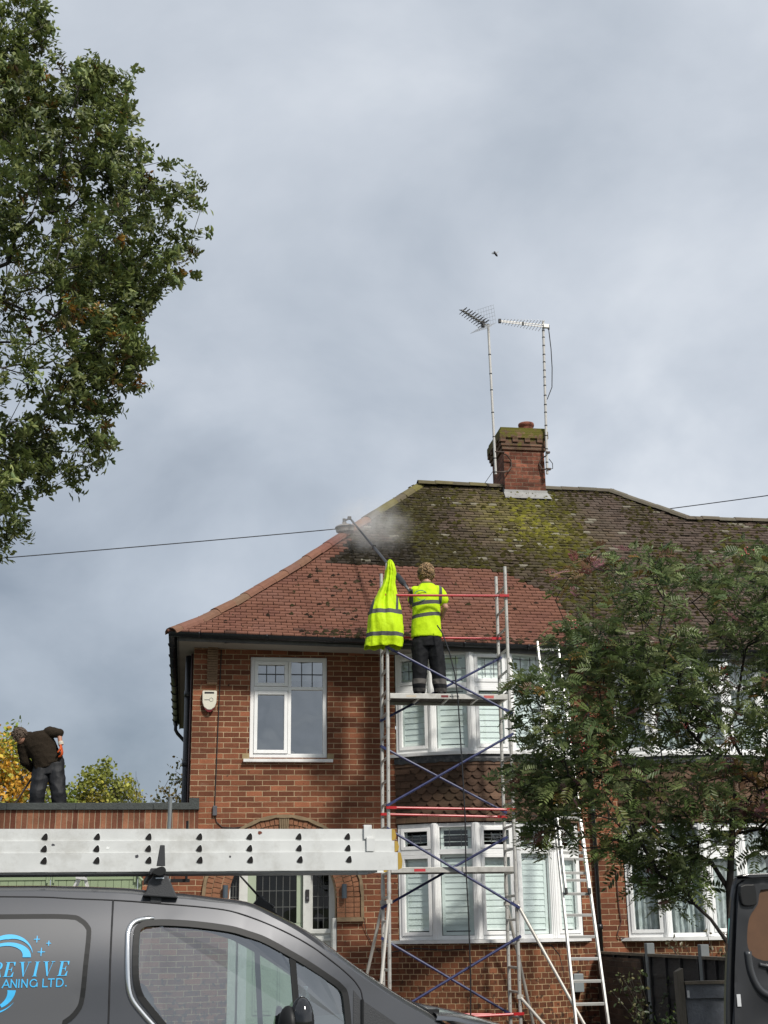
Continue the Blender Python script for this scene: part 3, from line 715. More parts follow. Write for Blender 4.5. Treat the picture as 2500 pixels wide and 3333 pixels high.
# door screen
dp = MB(); YD = .30
for x0, x1 in ((.72, .84), (1.615, 1.725)): dp.span(x0, x1, YD - .06, YD + .06, GZ, 2.83)
dp.span(ACX - .76, ACX + .76, YD, YD + .05, 2.40, 2.85)
dp.span(.55, .72, YD, YD + .05, GZ, 1.62); dp.span(1.725, 2.08, YD, YD + .05, GZ, 1.62)
dp.span(.55, .60, YD - .02, YD + .05, 1.62, 2.40); dp.span(1.725, 1.755, YD - .02, YD + .05, 1.62, 2.4); dp.span(1.985, 2.08, YD - .02, YD + .05, 1.62, 2.4)
dp.span(1.725, 2.07, YD - .035, YD, 1.60, 1.66); dp.span(1.725, 2.07, YD - .05, YD, 1.50, 1.535); dp.span(.55, .72, YD - .035, YD, 1.60, 1.66)
dp.span(2.005, 2.062, YD - .28, YD - .02, 0.35, 1.80)
door_s = dp.build('door_screen', WHITEP, house, bevel=.005)
for x0, x1 in ((.60, .72), (1.755, 1.985)):
    g = MB(); g.add([(x0, YD + .03, 1.64), (x1, YD + .03, 1.64), (x1, YD + .03, 2.4), (x0, YD + .03, 2.4)], [(0, 1, 2, 3)]); g.build('pane', DGLASS, door_s)
    lg = MB(); lead_grid(lg, lambda u, z, d: Vector((u, YD + d, z)), x0, x1, 1.66, 2.39, 3, 5, .025, .008); lg.build('lead_bars', mat('lead_came', (0.11, 0.115, 0.11), .6), door_s)
dd = MB(); dd.span(.842, 1.612, YD + .02, YD + .06, GZ, 1.74); dd.span(.842, .96, YD + .015, YD + .06, 1.742, 2.398); dd.span(1.53, 1.612, YD + .015, YD + .06, 1.742, 2.398); dd.span(.87, 1.59, YD - .012, YD + .019, 1.66, 1.70); dd.span(.90, 1.56, YD - .004, YD + .019, 1.615, 1.655)
for a, b_ in ((.93, 1.19), (1.27, 1.53)):
    dd.span(a, b_, YD + .004, YD + .019, .55, 1.45); dd.span(a + .03, b_ - .03, YD - .004, YD + .003, .60, 1.40)
door = dd.build('front_door', GREENP, house, bevel=.004)
g = MB(); g.add([(.96, YD + .045, 1.742), (1.53, YD + .045, 1.742), (1.53, YD + .045, 2.398), (.96, YD + .045, 2.398)], [(0, 1, 2, 3)]); g.build('door_glass', DGLASS, door)
lg = MB(); lead_grid(lg, lambda u, z, d: Vector((u, YD + d, z)), .96, 1.53, 1.742, 2.398, 6, 3, .04, .007)
lg.tube([(1.2275 + .16 * sin(a), YD + .032, 1.80 + .05 * cos(a * 2)) for a in [k * pi / 8 - pi / 2 for k in range(9)]], .005, 5); lg.build('lead_bars', MATS['lead_came'], door)
MB().span(.56, 2.08, YD + .30, YD + .32, GZ, 2.84).build('dark_hall', DARK, house)
# first-floor window
x0, x1, z0, z1 = W1; fr = MB(); fn1 = lambda u, z, d: Vector((u, .05 + d, z))
frame_ring(fr, fn1, x0 + .006, x1 - .006, z0, z1, .06, 0, .07)
fr.span(1.367, 1.412, .046, .12, z0 + .05, z1 - .05); fr.span(x0 + .05, 1.367, .046, .12, 4.955, 5.02); fr.span(1.412, x1 - .05, .046, .12, 4.975, 5.02)
frame_ring(fr, fn1, x0 + .064, 1.362, z0 + .062, 4.952, .05, -.018, .05); frame_ring(fr, fn1, x0 + .064, 1.362, 5.024, z1 - .062, .05, -.018, .05)
win = fr.build('casement_window', UPVC, house, bevel=.004)
for i, (a, b_, c, d_, ld) in enumerate(((x0 + .11, 1.315, z0 + .11, 4.905, 0), (x0 + .11, 1.315, 5.07, z1 - .11, 1), (1.41, x1 - .062, z0 + .058, 4.977, 0), (1.41, x1 - .062, 5.018, z1 - .058, 1))):
    g = MB(); g.add([fn1(u, z, .03) for u, z in ((a, c), (b_, c), (b_, d_), (a, d_))], [(0, 1, 2, 3)]); g.build('pane', PANEM, win)
    if ld: lg = MB(); lead_grid(lg, fn1, a, b_, c, d_, 3, 2, .026, .012); lg.build('lead_bars', LEADM, win)
bl = MB(); bl.span(x0 + .03, x1 - .03, .13, .14, 5.12, 5.42)
for k in range(4): bl.span(x0 + .04, x1 - .04, .122, .129, 5.14 + k * .07, 5.19 + k * .07)
bl.build('roller_blind', mat('blind_white', (0.75, 0.77, 0.78), .8), win)
ORN = mat('ornament', (.45, .40, .36), .6)
MB().span(1.80, 1.86, .16, .20, 4.62, 4.95).build('window_ornament', mat('ornament_dark', (.03, .05, .035), .7), win)
MB().ball((1.44, .17, 4.075), (.035, .03, .035)).build('window_ornament', ORN, win)
for xa_, xb_, zz_ in ((1.0, 1.2, 4.10), (1.7, 1.86, 4.06)): MB().span(xa_, xb_, .15, .2, zz_, zz_ + .015).build('window_ornament', ORN, win)
MB().span(x0, x1, .6, .61, z0, z1).build('dark_interior', DARK, win)
MB().span(.733, 2.01, -.07, .05, 3.925, 3.968).build('sill', SILLM, win, bevel=.004)
for xa_, xb_ in ((.72, .818), (1.934, 2.025)): MB().span(xa_, xb_, -.004, .04, 3.97, 4.05).build('sill_end_block', mat('buff_stone', (0.32, 0.24, 0.13), .9, var=.2), win)
# bays
bay_window(house, bayA, 4.035, 4.99, 5.50, True, 'shutter')
bay_window(house, bayA, 1.492, 2.66, 3.05, False, 'shutter')
tile_hanging(house, bayA, 3.065, 3.965)
bay_window(house2, bayB, 4.035, 4.99, 5.50, True, 'net')
bay_window(house2, bayB, 1.482, 2.62, 3.03, True, 'net')
tile_hanging(house2, bayB, 3.05, 3.965)
# eaves
def eaves(par, xa, xb, left):
    zf = lambda x, z: z - fall(x, 0)
    sb = MB(); sb.add([(xa, -.5, zf(xa, 5.565)), (xb, -.5, zf(xb, 5.565)), (xb, .0, zf(xb, 5.575)), (xa, .0, zf(xa, 5.575))], [(0, 1, 2, 3)])
    if left: sb.add([(-.22, -.5, 5.565), (0, -.5, 5.565), (0, 8.0, 5.565), (-.22, 8.0, 5.565)], [(0, 1, 2, 3)])
    sb.build('soffit', SOFF, par)
    fb = MB(); fb.add([(x, y, zf(x, z)) for x in (xa - (.22 if left else 0), xb) for y in (-.525, -.5) for z in (5.555, 5.68)], [(0, 4, 5, 1), (2, 3, 7, 6), (0, 2, 6, 4), (1, 5, 7, 3), (0, 1, 3, 2)])
    if left: fb.span(-.245, -.22, -.5, 8.0, 5.555, 5.68)
    fb.build('fascia', FASC, par)
    gm = MB(); n = 9
    def gut(a, b, sd):
        vs = []
        for c in (a, b):
            for r in (.058, .052): vs += [Vector(c) + Vector(sd) * (r * cos(pi + pi * k / (n - 1))) + Vector((0, 0, r * 1.05 * sin(pi + pi * k / (n - 1)))) for k in range(n)]
        gm.add(vs, [(k, k + 1, 2 * n + k + 1, 2 * n + k) for k in range(n - 1)] + [(n + k + 1, n + k, 3 * n + k, 3 * n + k + 1) for k in range(n - 1)] + [(k, n + k, n + k + 1, k + 1) for k in range(n - 1)] + [(2 * n + k + 1, 3 * n + k + 1, 3 * n + k, 2 * n + k) for k in range(n - 1)])
        for c in (a, b): gm.add([Vector(c) + Vector(sd) * .058, Vector(c) - Vector(sd) * .058] + [Vector(c) + Vector(sd) * (.056 * cos(pi + pi * k / 6)) + Vector((0, 0, .056 * sin(pi + pi * k / 6))) for k in range(7)], [(0, 1, 2, 3, 4, 5, 6, 7, 8)])
    xs = xa - (.34 if left else 0)
    gut((xs, -.585, zf(xa, 5.665)), (xb, -.585, zf(xb, 5.665)), (0, 1, 0))
    x = xs + .4
    while x < xb:
        gm.tube([Vector((x, -.585, zf(x, 5.665))) + Vector((0, .064 * cos(pi + pi * k / 8), .064 * sin(pi + pi * k / 8))) for k in range(9)], .012, 6); x += .95
    if left:
        gut((-.31, -.585, 5.665), (-.31, 8.0, 5.665), (1, 0, 0))
        y = .2
        while y < 8: gm.tube([Vector((-.31, y, 5.665)) + Vector((.064 * cos(pi + pi * k / 8), 0, .064 * sin(pi + pi * k / 8))) for k in range(9)], .012, 6); y += .8
    gm.build('gutter', BLACKP, par, smooth=True)
eaves(house, 0.0, 5.86, True); eaves(house2, 5.86, 13.6, False)
pp = MB(); pp.tube([(-.31, 7.4, 5.62), (-.31, 7.4, 5.45), (-.27, 7.4, 5.38), (-.10, 7.4, 5.20), (-.07, 7.4, 5.1), (-.07, 7.4, .3)], .035, 10)
pp.build('downpipe', BLACKP, house, smooth=True)
pp = MB(); pp.tube([(-.062, .30, 5.5), (-.062, .30, GZ)], .055, 12)
for z in (4.9, 3.9, 2.9): pp.tube([(-.062, .30, z), (-.062, .30, z + .08)], .064, 12)
pp.build('soil_pipe', BLACKP, house, smooth=True)
pp = MB(); pp.tube([(-.022, .12, 5.5), (-.022, .12, GZ)], .016, 8); pp.build('waste_pipe', mat('brown_pipe', (.05, .022, .018), .5), house, smooth=True)
pp = MB(); pp.tube([(5.79, -.52, 5.50), (5.79, -.45, 5.42), (5.80, -.10, 5.22), (5.80, -.05, 5.1), (5.80, -.05, GZ)], .034, 10)
for z in (1.6, 3.2, 4.6): pp.tube([(5.80, -.05, z), (5.80, -.05, z + .07)], .043, 10)
pp.build('downpipe', BLACKP, house, smooth=True)
cb = MB(); k = 15
for i in range(k): cb.span(.19 + (.0 if i % 2 else .006), .345 - (.0 if i % 2 else .004), -.055 - .0016 * i, 0, 5.03 + i * .036, 5.03 + i * .036 + .026)
cb.span(.195, .34, -.05, 0, 5.03, 5.568); cb.build('tile_corbel', mat('corbel_tile', (0.20, 0.125, 0.075), .9, var=.25, scale=9), house)
# ================================================================ ground, road
ASPH = mat('asphalt', (0.05, 0.05, 0.052), 0.9, var=.2, scale=3, bump=.3)
PAVE = mat('paving', (0.22, 0.21, 0.195), 0.9, var=.15, scale=2, bump=.2)
EARTH = mat('garden_earth', (0.06, 0.045, 0.03), 0.95, var=.3, scale=3, bump=.5)
GRASSM = mat('grass_field', (0.055, 0.075, 0.028), 0.95, var=.35, scale=1.5, bump=.5)
KERB = mat('kerb_stone', (0.30, 0.29, 0.27), 0.9, var=.15)
def sheet(name, x0, x1, y0, y1, z, m):
    g = MB(); g.add([(x0, y0, z), (x1, y0, z), (x1, y1, z), (x0, y1, z)], [(0, 1, 2, 3)]); return tag(g.build(name, m), kind='structure')
g = MB(); prf = [(-900, -.02), (-17.2, -.02), (-9.6, -.02), (-9.2, .09), (-7.2, .10), (-3.5, .27), (0, .28), (900, .28)]
for (a, za), (b, zb) in zip(prf, prf[1:]): g.add([(-900, a, za), (900, a, za), (900, b, zb), (-900, b, zb)], [(0, 1, 2, 3)])
tag(g.build('ground', GRASSM), kind='structure')
sheet('road', -400, 400, -17.0, -9.75, 0.0, ASPH)
tag(MB().span(-400, 400, -9.75, -9.6, -.1, .125).build('kerb', KERB), kind='structure')
sheet('pavement', -400, 400, -9.6, -7.3, .13, PAVE)
g = MB(); g.add([(-6, -7.3, .135), (2.4, -7.3, .135), (2.4, -3.5, .285), (-6, -3.5, .285)], [(0, 1, 2, 3)]); g.add([(-6, -3.5, .285), (2.4, -3.5, .285), (2.4, 0, .30), (-6, 0, .30)], [(0, 1, 2, 3)]); tag(g.build('driveway', PAVE), kind='structure')
g = MB(); g.add([(2.4, -7.3, .125), (5.7, -7.3, .125), (5.7, -3.5, .29), (2.4, -3.5, .29)], [(0, 1, 2, 3)]); g.add([(2.4, -3.5, .29), (5.7, -3.5, .29), (5.7, 0, .302), (2.4, 0, .302)], [(0, 1, 2, 3)]); tag(g.build('garden_bed', EARTH), kind='structure')
# ================================================================ scaffold tower
ALU = mat('scaffold_aluminium', (0.50, 0.49, 0.46), 0.48, metal=.35, var=.12, scale=12, dirt=.5, dcol=(0.22, 0.20, 0.17), dscale=8)
BLUE = mat('blue_brace_paint', (0.022, 0.030, 0.105), 0.4, var=.15, dirt=.25, dcol=(.12, .12, .16), dscale=16)
REDM = mat('red_rail_paint', (0.42, 0.018, 0.022), 0.35, var=.12)
REDL = mat('red_sticker', (0.48, 0.10, 0.085), 0.5); DKRED = mat('dark_red_sticker', (0.16, 0.012, 0.015), 0.5)
BLKM = mat('black_rubber', (0.015, 0.015, 0.016), 0.6, var=.2)
PLY = mat('platform_ply', (0.05, 0.042, 0.035), 0.8, var=.2)
twr = thing('scaffold_tower', 'tall narrow aluminium scaffold tower with blue braces standing before the bay windows', 'scaffold', (3.4, -1.22, GZ))
SX0, SX1, SYN, SYF = 2.585, 4.262, -1.50, -0.95
def sx(x, z): return x + (z - 3.5) * 0.0085      # the tower leans a touch
for X in (SX0, SX1):
    m = MB(); z = .7
    while z < 6.4:
        m.mat(1)
        for Y in (SYN, SYF): m.tube([(sx(X, z), Y - .0225, z), (sx(X, z), Y - .0245, z)], .006, 6)
        z += .2975
    m.mat(0)
    for Y in (SYN, SYF): m.tube([(sx(X, z), Y, z) for z in (GZ + .02, 3.4, 6.48)], .0235, 12)
    z = .55
    while z < 6.35:
        m.tube([(sx(X, z), SYN, z), (sx(X, z), SYF, z)], .0175, 8); z += .2975
    f = m.build('end_frame', [ALU, BLKM], twr, smooth=False)
    for Y in (SYN, SYF):
        for z in (2.15, 4.28): MB().tube([(sx(X, z), Y, z - .07), (sx(X, z), Y, z + .07)], .028, 12).build('spigot_sleeve', ALU, f)
def brace(name, a, b, y, m, sq=False):
    (xa, za), (xb, zb) = a, b; A = Vector((sx(xa, za), y, za)); B = Vector((sx(xb, zb), y, zb)); t = (B - A).normalized()
    q = MB(); q.tube([A + t * .03, A + t * .10, B - t * .10, B - t * .03], .0165, 8)
    for e, s_ in ((A, 1), (B, -1)): q.bar(e - t * .035 * s_, e + t * .10 * s_, .034, .046, (0, 1, 0))
    return q.build(name, m, twr)
YN, YF = SYN - .035, SYF - .035
for a, b, y in ((((SX0, 5.29)), (SX1, 4.42), YN), ((SX0, 4.39), (SX1, 5.27), YF), ((SX0, 4.02), (SX1, 3.15), YF), ((SX0, 3.20), (SX1, 4.12), YN), ((SX0, 2.88), (SX1, 1.90), YN), ((SX0, 1.92), (SX1, 2.80), YF), ((SX0, 1.52), (SX1, .56), YF), ((SX0, .62), (SX1, 1.52), YN)):
    brace('cross_brace', a, b, y, BLUE)
for a, b, y in (((SX0, 6.02), (SX1, 6.05), YN), ((SX0, 5.55), (SX1, 5.56), YF), ((SX0, 3.16), (SX1, 3.13), YN), ((SX0, 3.12), (SX1, 3.08), YF), ((SX0, .55), (SX1, .60), YN), ((SX0, .60), (SX1, .56), YF)):
    brace('guard_rail', a, b, y, REDM)
for zt in (4.672, 2.405):
    p = MB(); x0, x1 = sx(SX0, zt) + .03, sx(SX1, zt) - .02
    for y in (SYN, SYF + .0): p.span(x0, x1, y - .004, y + .026, zt - .068, zt)
    for x in (x0, x1 - .03): p.span(x, x + .03, SYN + .03, SYF - .01, zt - .065, zt - .004)
    pl = p.build('platform', ALU, twr, bevel=.003)
    q = MB(); q.span(x0 + .035, x1 - .035, SYN + .03, SYF - .008, zt - .03, zt - .006); q.build('deck_board', PLY, pl)
    for i in range(1, 4): MB().bar((x0 + (x1 - x0) * i / 4, SYN + .03, zt - .045), (x0 + (x1 - x0) * i / 4, SYF - .01, zt - .045), .03, .026).build('deck_joist', ALU, pl)
    if zt > 4:
        y = SYN - .0058
        MB().span(x0 + .70, x0 + .80, y, y + .001, zt - .050, zt - .020).build('red_label', DKRED, pl)
        MB().span(x0 + .22, x0 + .36, y, y + .001, zt - .050, zt - .022).build('pale_label', mat('cream_sticker', (.55, .48, .38), .6), pl)
        MB().span(x0 + 1.29, x0 + 1.43, y, y + .001, zt - .056, zt - .018).build('red_label', REDL, pl)
        cu = bpy.data.curves.new('lettering', 'FONT'); cu.body = 'MASTER'; cu.size = .034; cu.space_character = 1.15; cu.offset = .0008
        tmp = bpy.data.objects.new('lettering', cu); sc.collection.objects.link(tmp)
        me = bpy.data.meshes.new_from_object(tmp.evaluated_get(bpy.context.evaluated_depsgraph_get())); bpy.data.objects.remove(tmp)
        lt = bpy.data.objects.new('lettering', me); sc.collection.objects.link(lt); me.materials.clear(); me.materials.append(BLKM)
        lt.parent = pl; lt.location = Vector((x0 + .815, y - .0006, zt - .047)) - twr.location; lt.rotation_euler = (pi / 2, 0, 0)
    else: MB().span(x0 + .30, x0 + .45, SYN - .0058, SYN - .0048, zt - .055, zt - .02).build('red_label', mat('red_sticker_bright', (.45, .03, .04), .5), pl)
for a, b in (((SX0, SYF, 1.98), (2.20, -.62, .30)), ((SX0, SYN, 1.98), (2.26, -2.25, .28)), ((SX1, SYN, 1.95), (4.98, -2.2, .28)), ((SX1, SYN, .80), (4.62, -1.9, .28)), ((SX1, SYF, 1.95), (4.66, -.55, .30))):
    q = MB(); A = Vector((sx(a[0], a[2]), a[1], a[2])); q.tube([A + (Vector(b) - A).normalized() * .02, b], .021, 10); q.box(A, (.075, .06, .05)); q.ball(b, (.04, .04, .025), 10, 6)
    q.build('stabiliser', mat('stabiliser_alu', (0.46, 0.44, 0.40), 0.5, metal=.3, var=.15, dirt=.4, dcol=(.12, .11, .09)) , twr)
for X in (SX0, SX1):
    for Y in (SYN, SYF): MB().lathe((sx(X, .3), Y, .285), [(.05, 0), (.05, .012), (.022, .02), (.022, .06)], 12).build('foot_plate', ALU, twr)
# ================================================================ leaning extension ladder
LADM = mat('ladder_aluminium', (0.62, 0.62, 0.60), 0.42, metal=.25, var=.07, scale=8, dirt=.3, dcol=(.33, .32, .3))
lad = thing('extension_ladder', 'two section aluminium ladder leaning on the gutter right of the bay windows', 'ladder', (4.98, -2.1, GZ))
topL, topR = Vector((4.918, -.645, 5.60)), Vector((5.222, -.645, 5.585)); botL, botR = Vector((4.78, -2.16, .30)), Vector((5.195, -2.16, .30))
def ladder_section(name, L0, R0, L1, R1, w, d, gap, off):
    q = MB(); n = Vector((0, -.96, -.28)); axis = (R0 - L0).normalized()
    for a, b in ((L0, L1), (R0, R1)): q.bar(a + n * off, b + n * off, w, d, n)
    k = int((L1 - L0).length / gap)
    o = q.build(name, LADM, lad, bevel=.002)
    for i in range(k):
        t = (i + .6) / k; q0, q1 = L0.lerp(L1, t) + n * off, R0.lerp(R1, t) + n * off; MB().bar(q0, q1, .03, .028, n).build('rung', LADM, o)
    return o
t1 = .60; ladder_section('lower_section', botL, botR, botL.lerp(topL, t1), botR.lerp(topR, t1), .026, .062, .262, 0)
i0 = .335; o = .03
ins = Vector((.033, 0, 0)); ladder_section('fly_section', botL.lerp(topL, i0) + ins, botR.lerp(topR, i0) - ins, topL + ins * .0, topR - ins * .0, .024, .058, .262, .064)
for p, s_ in ((botL, 1), (botR, -1)): MB().bar(p + Vector((0, .0, -.012)), p + Vector((0, .015, .07)), .036, .075).build('rubber_foot', BLKM, lad)
for p, s_ in ((botL, 1), (botR, -1)): MB().bar(p.lerp(topL if s_ > 0 else topR, i0) + ins * s_ + Vector((0, -.075, -.03)), p.lerp(topL if s_ > 0 else topR, i0 + .008) + ins * s_ + Vector((0, -.075, 0)), .03, .07).build('rubber_foot', BLKM, lad)
# ================================================================ aerials, wires, boxes
GAL = mat('galvanised_mast', (0.55, 0.53, 0.50), 0.45, metal=.35, var=.12, scale=10)
TAPE = mat('black_tape', (.02, .02, .02), .6)
GRIDM = mat('aerial_grid', (0.48, 0.49, 0.50), .5, metal=.3)
RUST = mat('rusty_bracket', (0.075, 0.05, 0.04), .8, var=.3)
def mast(t, a, b, bands):
    m_ = MB(); m_.tube([a, b], .0235, 10); mo = m_.build('mast', GAL, t); a, b = Vector(a), Vector(b)
    for f in bands: MB().tube([a.lerp(b, f), a.lerp(b, f + .006)], .0275, 10).build('tape_band', TAPE, mo)
aL = thing('tv_aerial', 'television aerial with mesh reflector and black elements on the left chimney mast', 'aerial', (5.39, 3.40, 9.62), group='chimney aerials')
mast(aL, (5.42, 3.42, 9.62), (5.395, 3.42, 12.66), (.01, .1, .24, .40, .55, .66, .79))
hub = Vector((5.36, 3.38, 12.62)); bd = Vector((-.60, -.62, -.02)); tip = hub + bd * 1.02
m = MB(); m.bar(hub, tip, .018, .018); m.build('boom', GAL, aL)
m = MB(); sd = bd.cross(Vector((0, 0, 1))).normalized()
for i in range(9):
    c = hub + bd * (.14 + .105 * i); w = .125 - .005 * i
    m.box(c, (.03, .03, .035)); 
    for s_ in (-1, 1): m.bar(c, c + sd * s_ * w + Vector((0, 0, .04)), .016, .010); m.bar(c + Vector((0, 0, -.01)), c + sd * s_ * w + Vector((0, 0, -.05)), .012, .008); m.box(c + sd * s_ * w * .5 + Vector((0, 0, .02)), (.022, .022, .022))
m.box(hub + bd * .17 + Vector((0, 0, -.03)), (.06, .06, .11)); m.build('element_row', BLKM, aL)
m = MB()
for s_ in (1, -1):
    ang = R(58) * s_; dn = (Vector((0, 0, 1)) * sin(ang) - bd.normalized() * -.0 + bd.normalized() * .52 * 1.0); dn = dn.normalized() if s_ < 0 else (Vector((0, 0, 1)) * .85 - bd.normalized() * -.15).normalized()
    if s_ < 0: dn = (Vector((0, 0, -1)) * .55 + bd.normalized() * .75).normalized()
    for k in range(8): c = hub + sd * (-.20 + .40 * k / 7); m.tube([c, c + dn * .36], .0024, 4)
    for k in range(6): c = hub + dn * (.36 * k / 5); m.tube([c - sd * .20, c + sd * .20], .0024, 4)
m.build('reflector', GRIDM, aL)
m = MB(); 
for z in (9.66, 10.06): m.tube([(5.42, 3.40, z), (5.60, 3.40, z)], .012, 6)
m.tube([(5.52, 3.40, 10.06), (5.66, 3.46, 10.02), (5.75, 3.535, 9.94), (5.75, 3.535, 9.82), (5.66, 3.46, 9.70), (5.52, 3.40, 9.66)], .014, 6); m.build('bracket', RUST, aL)
m = MB(); m.tube([(5.385, 3.40, 9.7), (5.18, 3.30, 9.40)], .006, 5); m.build('cable', TAPE, aL)
aR = thing('tv_aerial', 'slim log-periodic television aerial on the right chimney mast with loose cable', 'aerial', (6.36, 3.40, 9.64), group='chimney aerials')
mast(aR, (6.40, 3.42, 9.66), (6.485, 3.42, 12.80), (.03, .07, .155, .24, .305, .39, .44, .50, .565, .62, .665, .72, .77, .83, .885, .93))
m = MB(); A, B = Vector((6.53, 3.39, 12.675)), Vector((5.60, 3.32, 12.70))
m.bar(A + Vector((0, 0, .022)), B + Vector((0, 0, .012)), .014, .014); m.bar(A - Vector((0, 0, .022)), B - Vector((0, 0, .012)), .014, .014); m.box(A, (.10, .06, .07)); m.build('boom', GAL, aR)
m = MB(); 
for i in range(13):
    c = A.lerp(B, .10 + .068 * i); w = .17 * (1 - i * .06)
    for s_ in (-1, 1): m.tube([c + Vector((0, 0, .02 * s_)), c + Vector((.02 * s_, -w * s_, .02 * s_ + (.015 * s_)))], .005, 5); m.tube([c - Vector((0, 0, .02 * s_)), c + Vector((.0, w * s_ * .2, -.02 * s_))], .004, 4)
m.build('element_row', GAL, aR); m = MB(); m.box(B, (.05, .05, .075)); m.box(A.lerp(B, .5), (.03, .03, .075)); m.build('end_cap', BLKM, aR)
m = MB(); m.tube([A + Vector((.045, 0, 0)), A + Vector((.05, -.0, -.08)), (6.60, 3.38, 12.2), (6.60, 3.38, 11.8), (6.575, 3.38, 11.4), (6.47, 3.39, 11.15)], .009, 6); m.box(A + Vector((.05, 0, -.02)), (.03, .03, .09)); m.tube([(6.44, 3.39, 9.95), (6.50, 3.38, 9.86), (6.50, 3.38, 9.76), (6.43, 3.39, 9.74)], .008, 5); m.build('cable', TAPE, aR)
m = MB(); m.tube([(6.41, 3.40, 10.02), (6.33, 3.50, 10.0), (6.29, 3.535, 9.90), (6.33, 3.50, 9.78), (6.41, 3.40, 9.75)], .014, 6)
for z in (9.75, 10.08): m.box((6.43, 3.40, z), (.07, .06, .03))
m.build('bracket', RUST, aR)
WIRE = mat('telephone_wire', (.022, .024, .03), .6)
def sag(a, b, s, n=24):
    a, b = Vector(a), Vector(b); return [a.lerp(b, i / n) - Vector((0, 0, s * 4 * (i / n) * (1 - i / n))) for i in range(n + 1)]
tag(MB().tube(sag((-16.5, 0.0, 5.5), (3.20, 2.60, 8.33), .12), .0085, 6).build('telephone_wire', WIRE), 'thin telephone wire from the left picture edge to the mossy roof', 'wire')
tag(MB().tube(sag((8.42, 3.75, 9.10), (16.0, -9.0, 7.25), .10), .0085, 6).build('telephone_wire', WIRE), 'thin telephone wire rising from the right hip of the roof', 'wire')
al = thing('alarm_box', 'cream burglar alarm box with red base on the brick wall', 'alarm box', (.237, 0, 4.63))
m = MB(); out = [(-.098, .30), (.098, .30), (.104, .28), (.098, .13), (.075, .065), (.03, .03), (0, .026), (-.03, .03), (-.075, .065), (-.098, .13), (-.104, .28)]
m.prism(out, lambda u, v, w: (.237 + u, -.075 + w, 4.63 + v), .075); m.build('cover', mat('cream_plastic', (0.66, 0.64, 0.54), .4, var=.03, dirt=.2), al, bevel=.008)
m = MB(); m.prism([(-.085, .085), (-.03, .036), (0, .032), (.03, .036), (.085, .085), (.06, .03), (.02, -.005), (-.02, -.005), (-.06, .03)], lambda u, v, w: (.237 + u, -.068 + w, 4.63 + v), .066); m.build('strobe_lens', mat('red_lens', (.12, .008, .010), .25), al)
m = MB(); m.span(.165, .30, -.079, -.076, 4.888, 4.912); m.build('solar_strip', BLKM, al)
m = MB(); m.tube([(.262 + .026 * cos(k * pi / 8), -.077, 4.80 + .026 * sin(k * pi / 8)) for k in range(17)], .003, 4); m.bar((.165, -.077, 4.80), (.24, -.077, 4.80), .004, .011); m.build('emblem', mat('grey_print', (.28, .27, .25), .6), al)
cbw = thing('cable_run', 'thin black cable down the brick wall ending in a small grey junction box', 'cable', (.35, 0, 3.2))
MB().tube([(.39, -.012, 5.54), (.372, -.012, 4.6), (.362, -.012, 4.0), (.350, -.012, 3.32)], .0075, 6).build('cable', TAPE, cbw)
MB().tube([(.36, -.012, 3.18), (.38, -.012, 3.10), (.46, -.012, 3.03), (.62, -.012, 3.02), (.88, -.012, 3.045)], .006, 6).build('cable', TAPE, cbw)
MB().span(.322, .382, -.045, 0, 3.185, 3.32).build('junction_box', mat('grey_box_plastic', (.085, .085, .095), .5, var=.1), cbw, bevel=.006)
tag(MB().tube([(.42, -.51, 5.53), (.55, -.512, 5.55), (.9, -.512, 5.53), (1.4, -.512, 5.555), (2.2, -.53, 5.54), (3.0, -.535, 5.50)], .006, 5).build('eaves_cable', TAPE), 'loose black cable clipped along the soffit under the gutter', 'cable')
tag(MB().tube([(2.62, -.02, 1.40), (2.75, -.03, 1.33), (3.1, -.23, 1.39), (3.5, -.385, 1.36), (4.2, -.515, 1.385), (4.8, -.425, 1.41), (5.0, -.355, 1.40), (5.12, -.30, 1.27), (5.20, -.25, .9), (5.22, -.24, .4)], .008, 6).build('wall_cable', TAPE), 'black cable running under the ground floor bay sill', 'cable')
tag(MB().tube([(6.10, -.02, 2.4), (6.11, -.02, 1.9), (6.13, -.02, 1.7), (6.06, -.02, 1.53), (6.07, -.03, 1.49), (6.16, -.03, 1.48)], .008, 6).build('wall_cable', mat('brown_cable', (.09, .04, .03), .6)), 'brown cable hanging beside the neighbour bay window', 'cable')
tag(MB().tube([(2.43, -.07, 1.80), (2.47, -.02, 1.6), (2.55, -.02, 1.45), (2.66, -.02, 1.33)], .005, 5).build('wall_cable', TAPE), 'short thin cable dropping from the arch impost stone', 'cable')
mb_ = thing('meter_box', 'grey plastic meter box on the brick bay behind the ladder', 'meter box', (5.36, -.20, .95))
MB().span(5.32, 5.46, -.26, -.12, .78, 1.02).build('cover', mat('meter_grey', (.23, .26, .27), .5, var=.06), mb_, bevel=.008)
MB().tube([(5.40, -.18, 1.02), (5.42, -.15, 1.05), (5.46, -.12, 1.05)], .008, 6).build('cable', TAPE, mb_)
for (x, nm) in ((2.16, 'right'), (.52, 'left')):
    wl_ = thing('wall_light', 'dark grey cylinder wall light on the %s' % ('right jamb of the arched porch' if nm == 'right' else 'left jamb of the arched porch'), 'wall light', (x, -.03, 2.13), group='porch wall lights')
    MB().lathe((x, -.075, 2.06), [(.036, 0), (.036, .19), (.03, .19)], 16).build('cylinder_body', mat('slate_grey_metal', (.065, .085, .105), .4, var=.05), wl_)
    MB().span(x - .02, x + .02, -.04, -.012, 2.11, 2.19).build('bracket', MATS['slate_grey_metal'], wl_)
db = thing('doorbell', 'black video doorbell on the white door post', 'doorbell', (1.67, .22, 2.04))
MB().span(1.648, 1.70, .212, .239, 2.03, 2.19).build('casing', BLKM, db, bevel=.006)
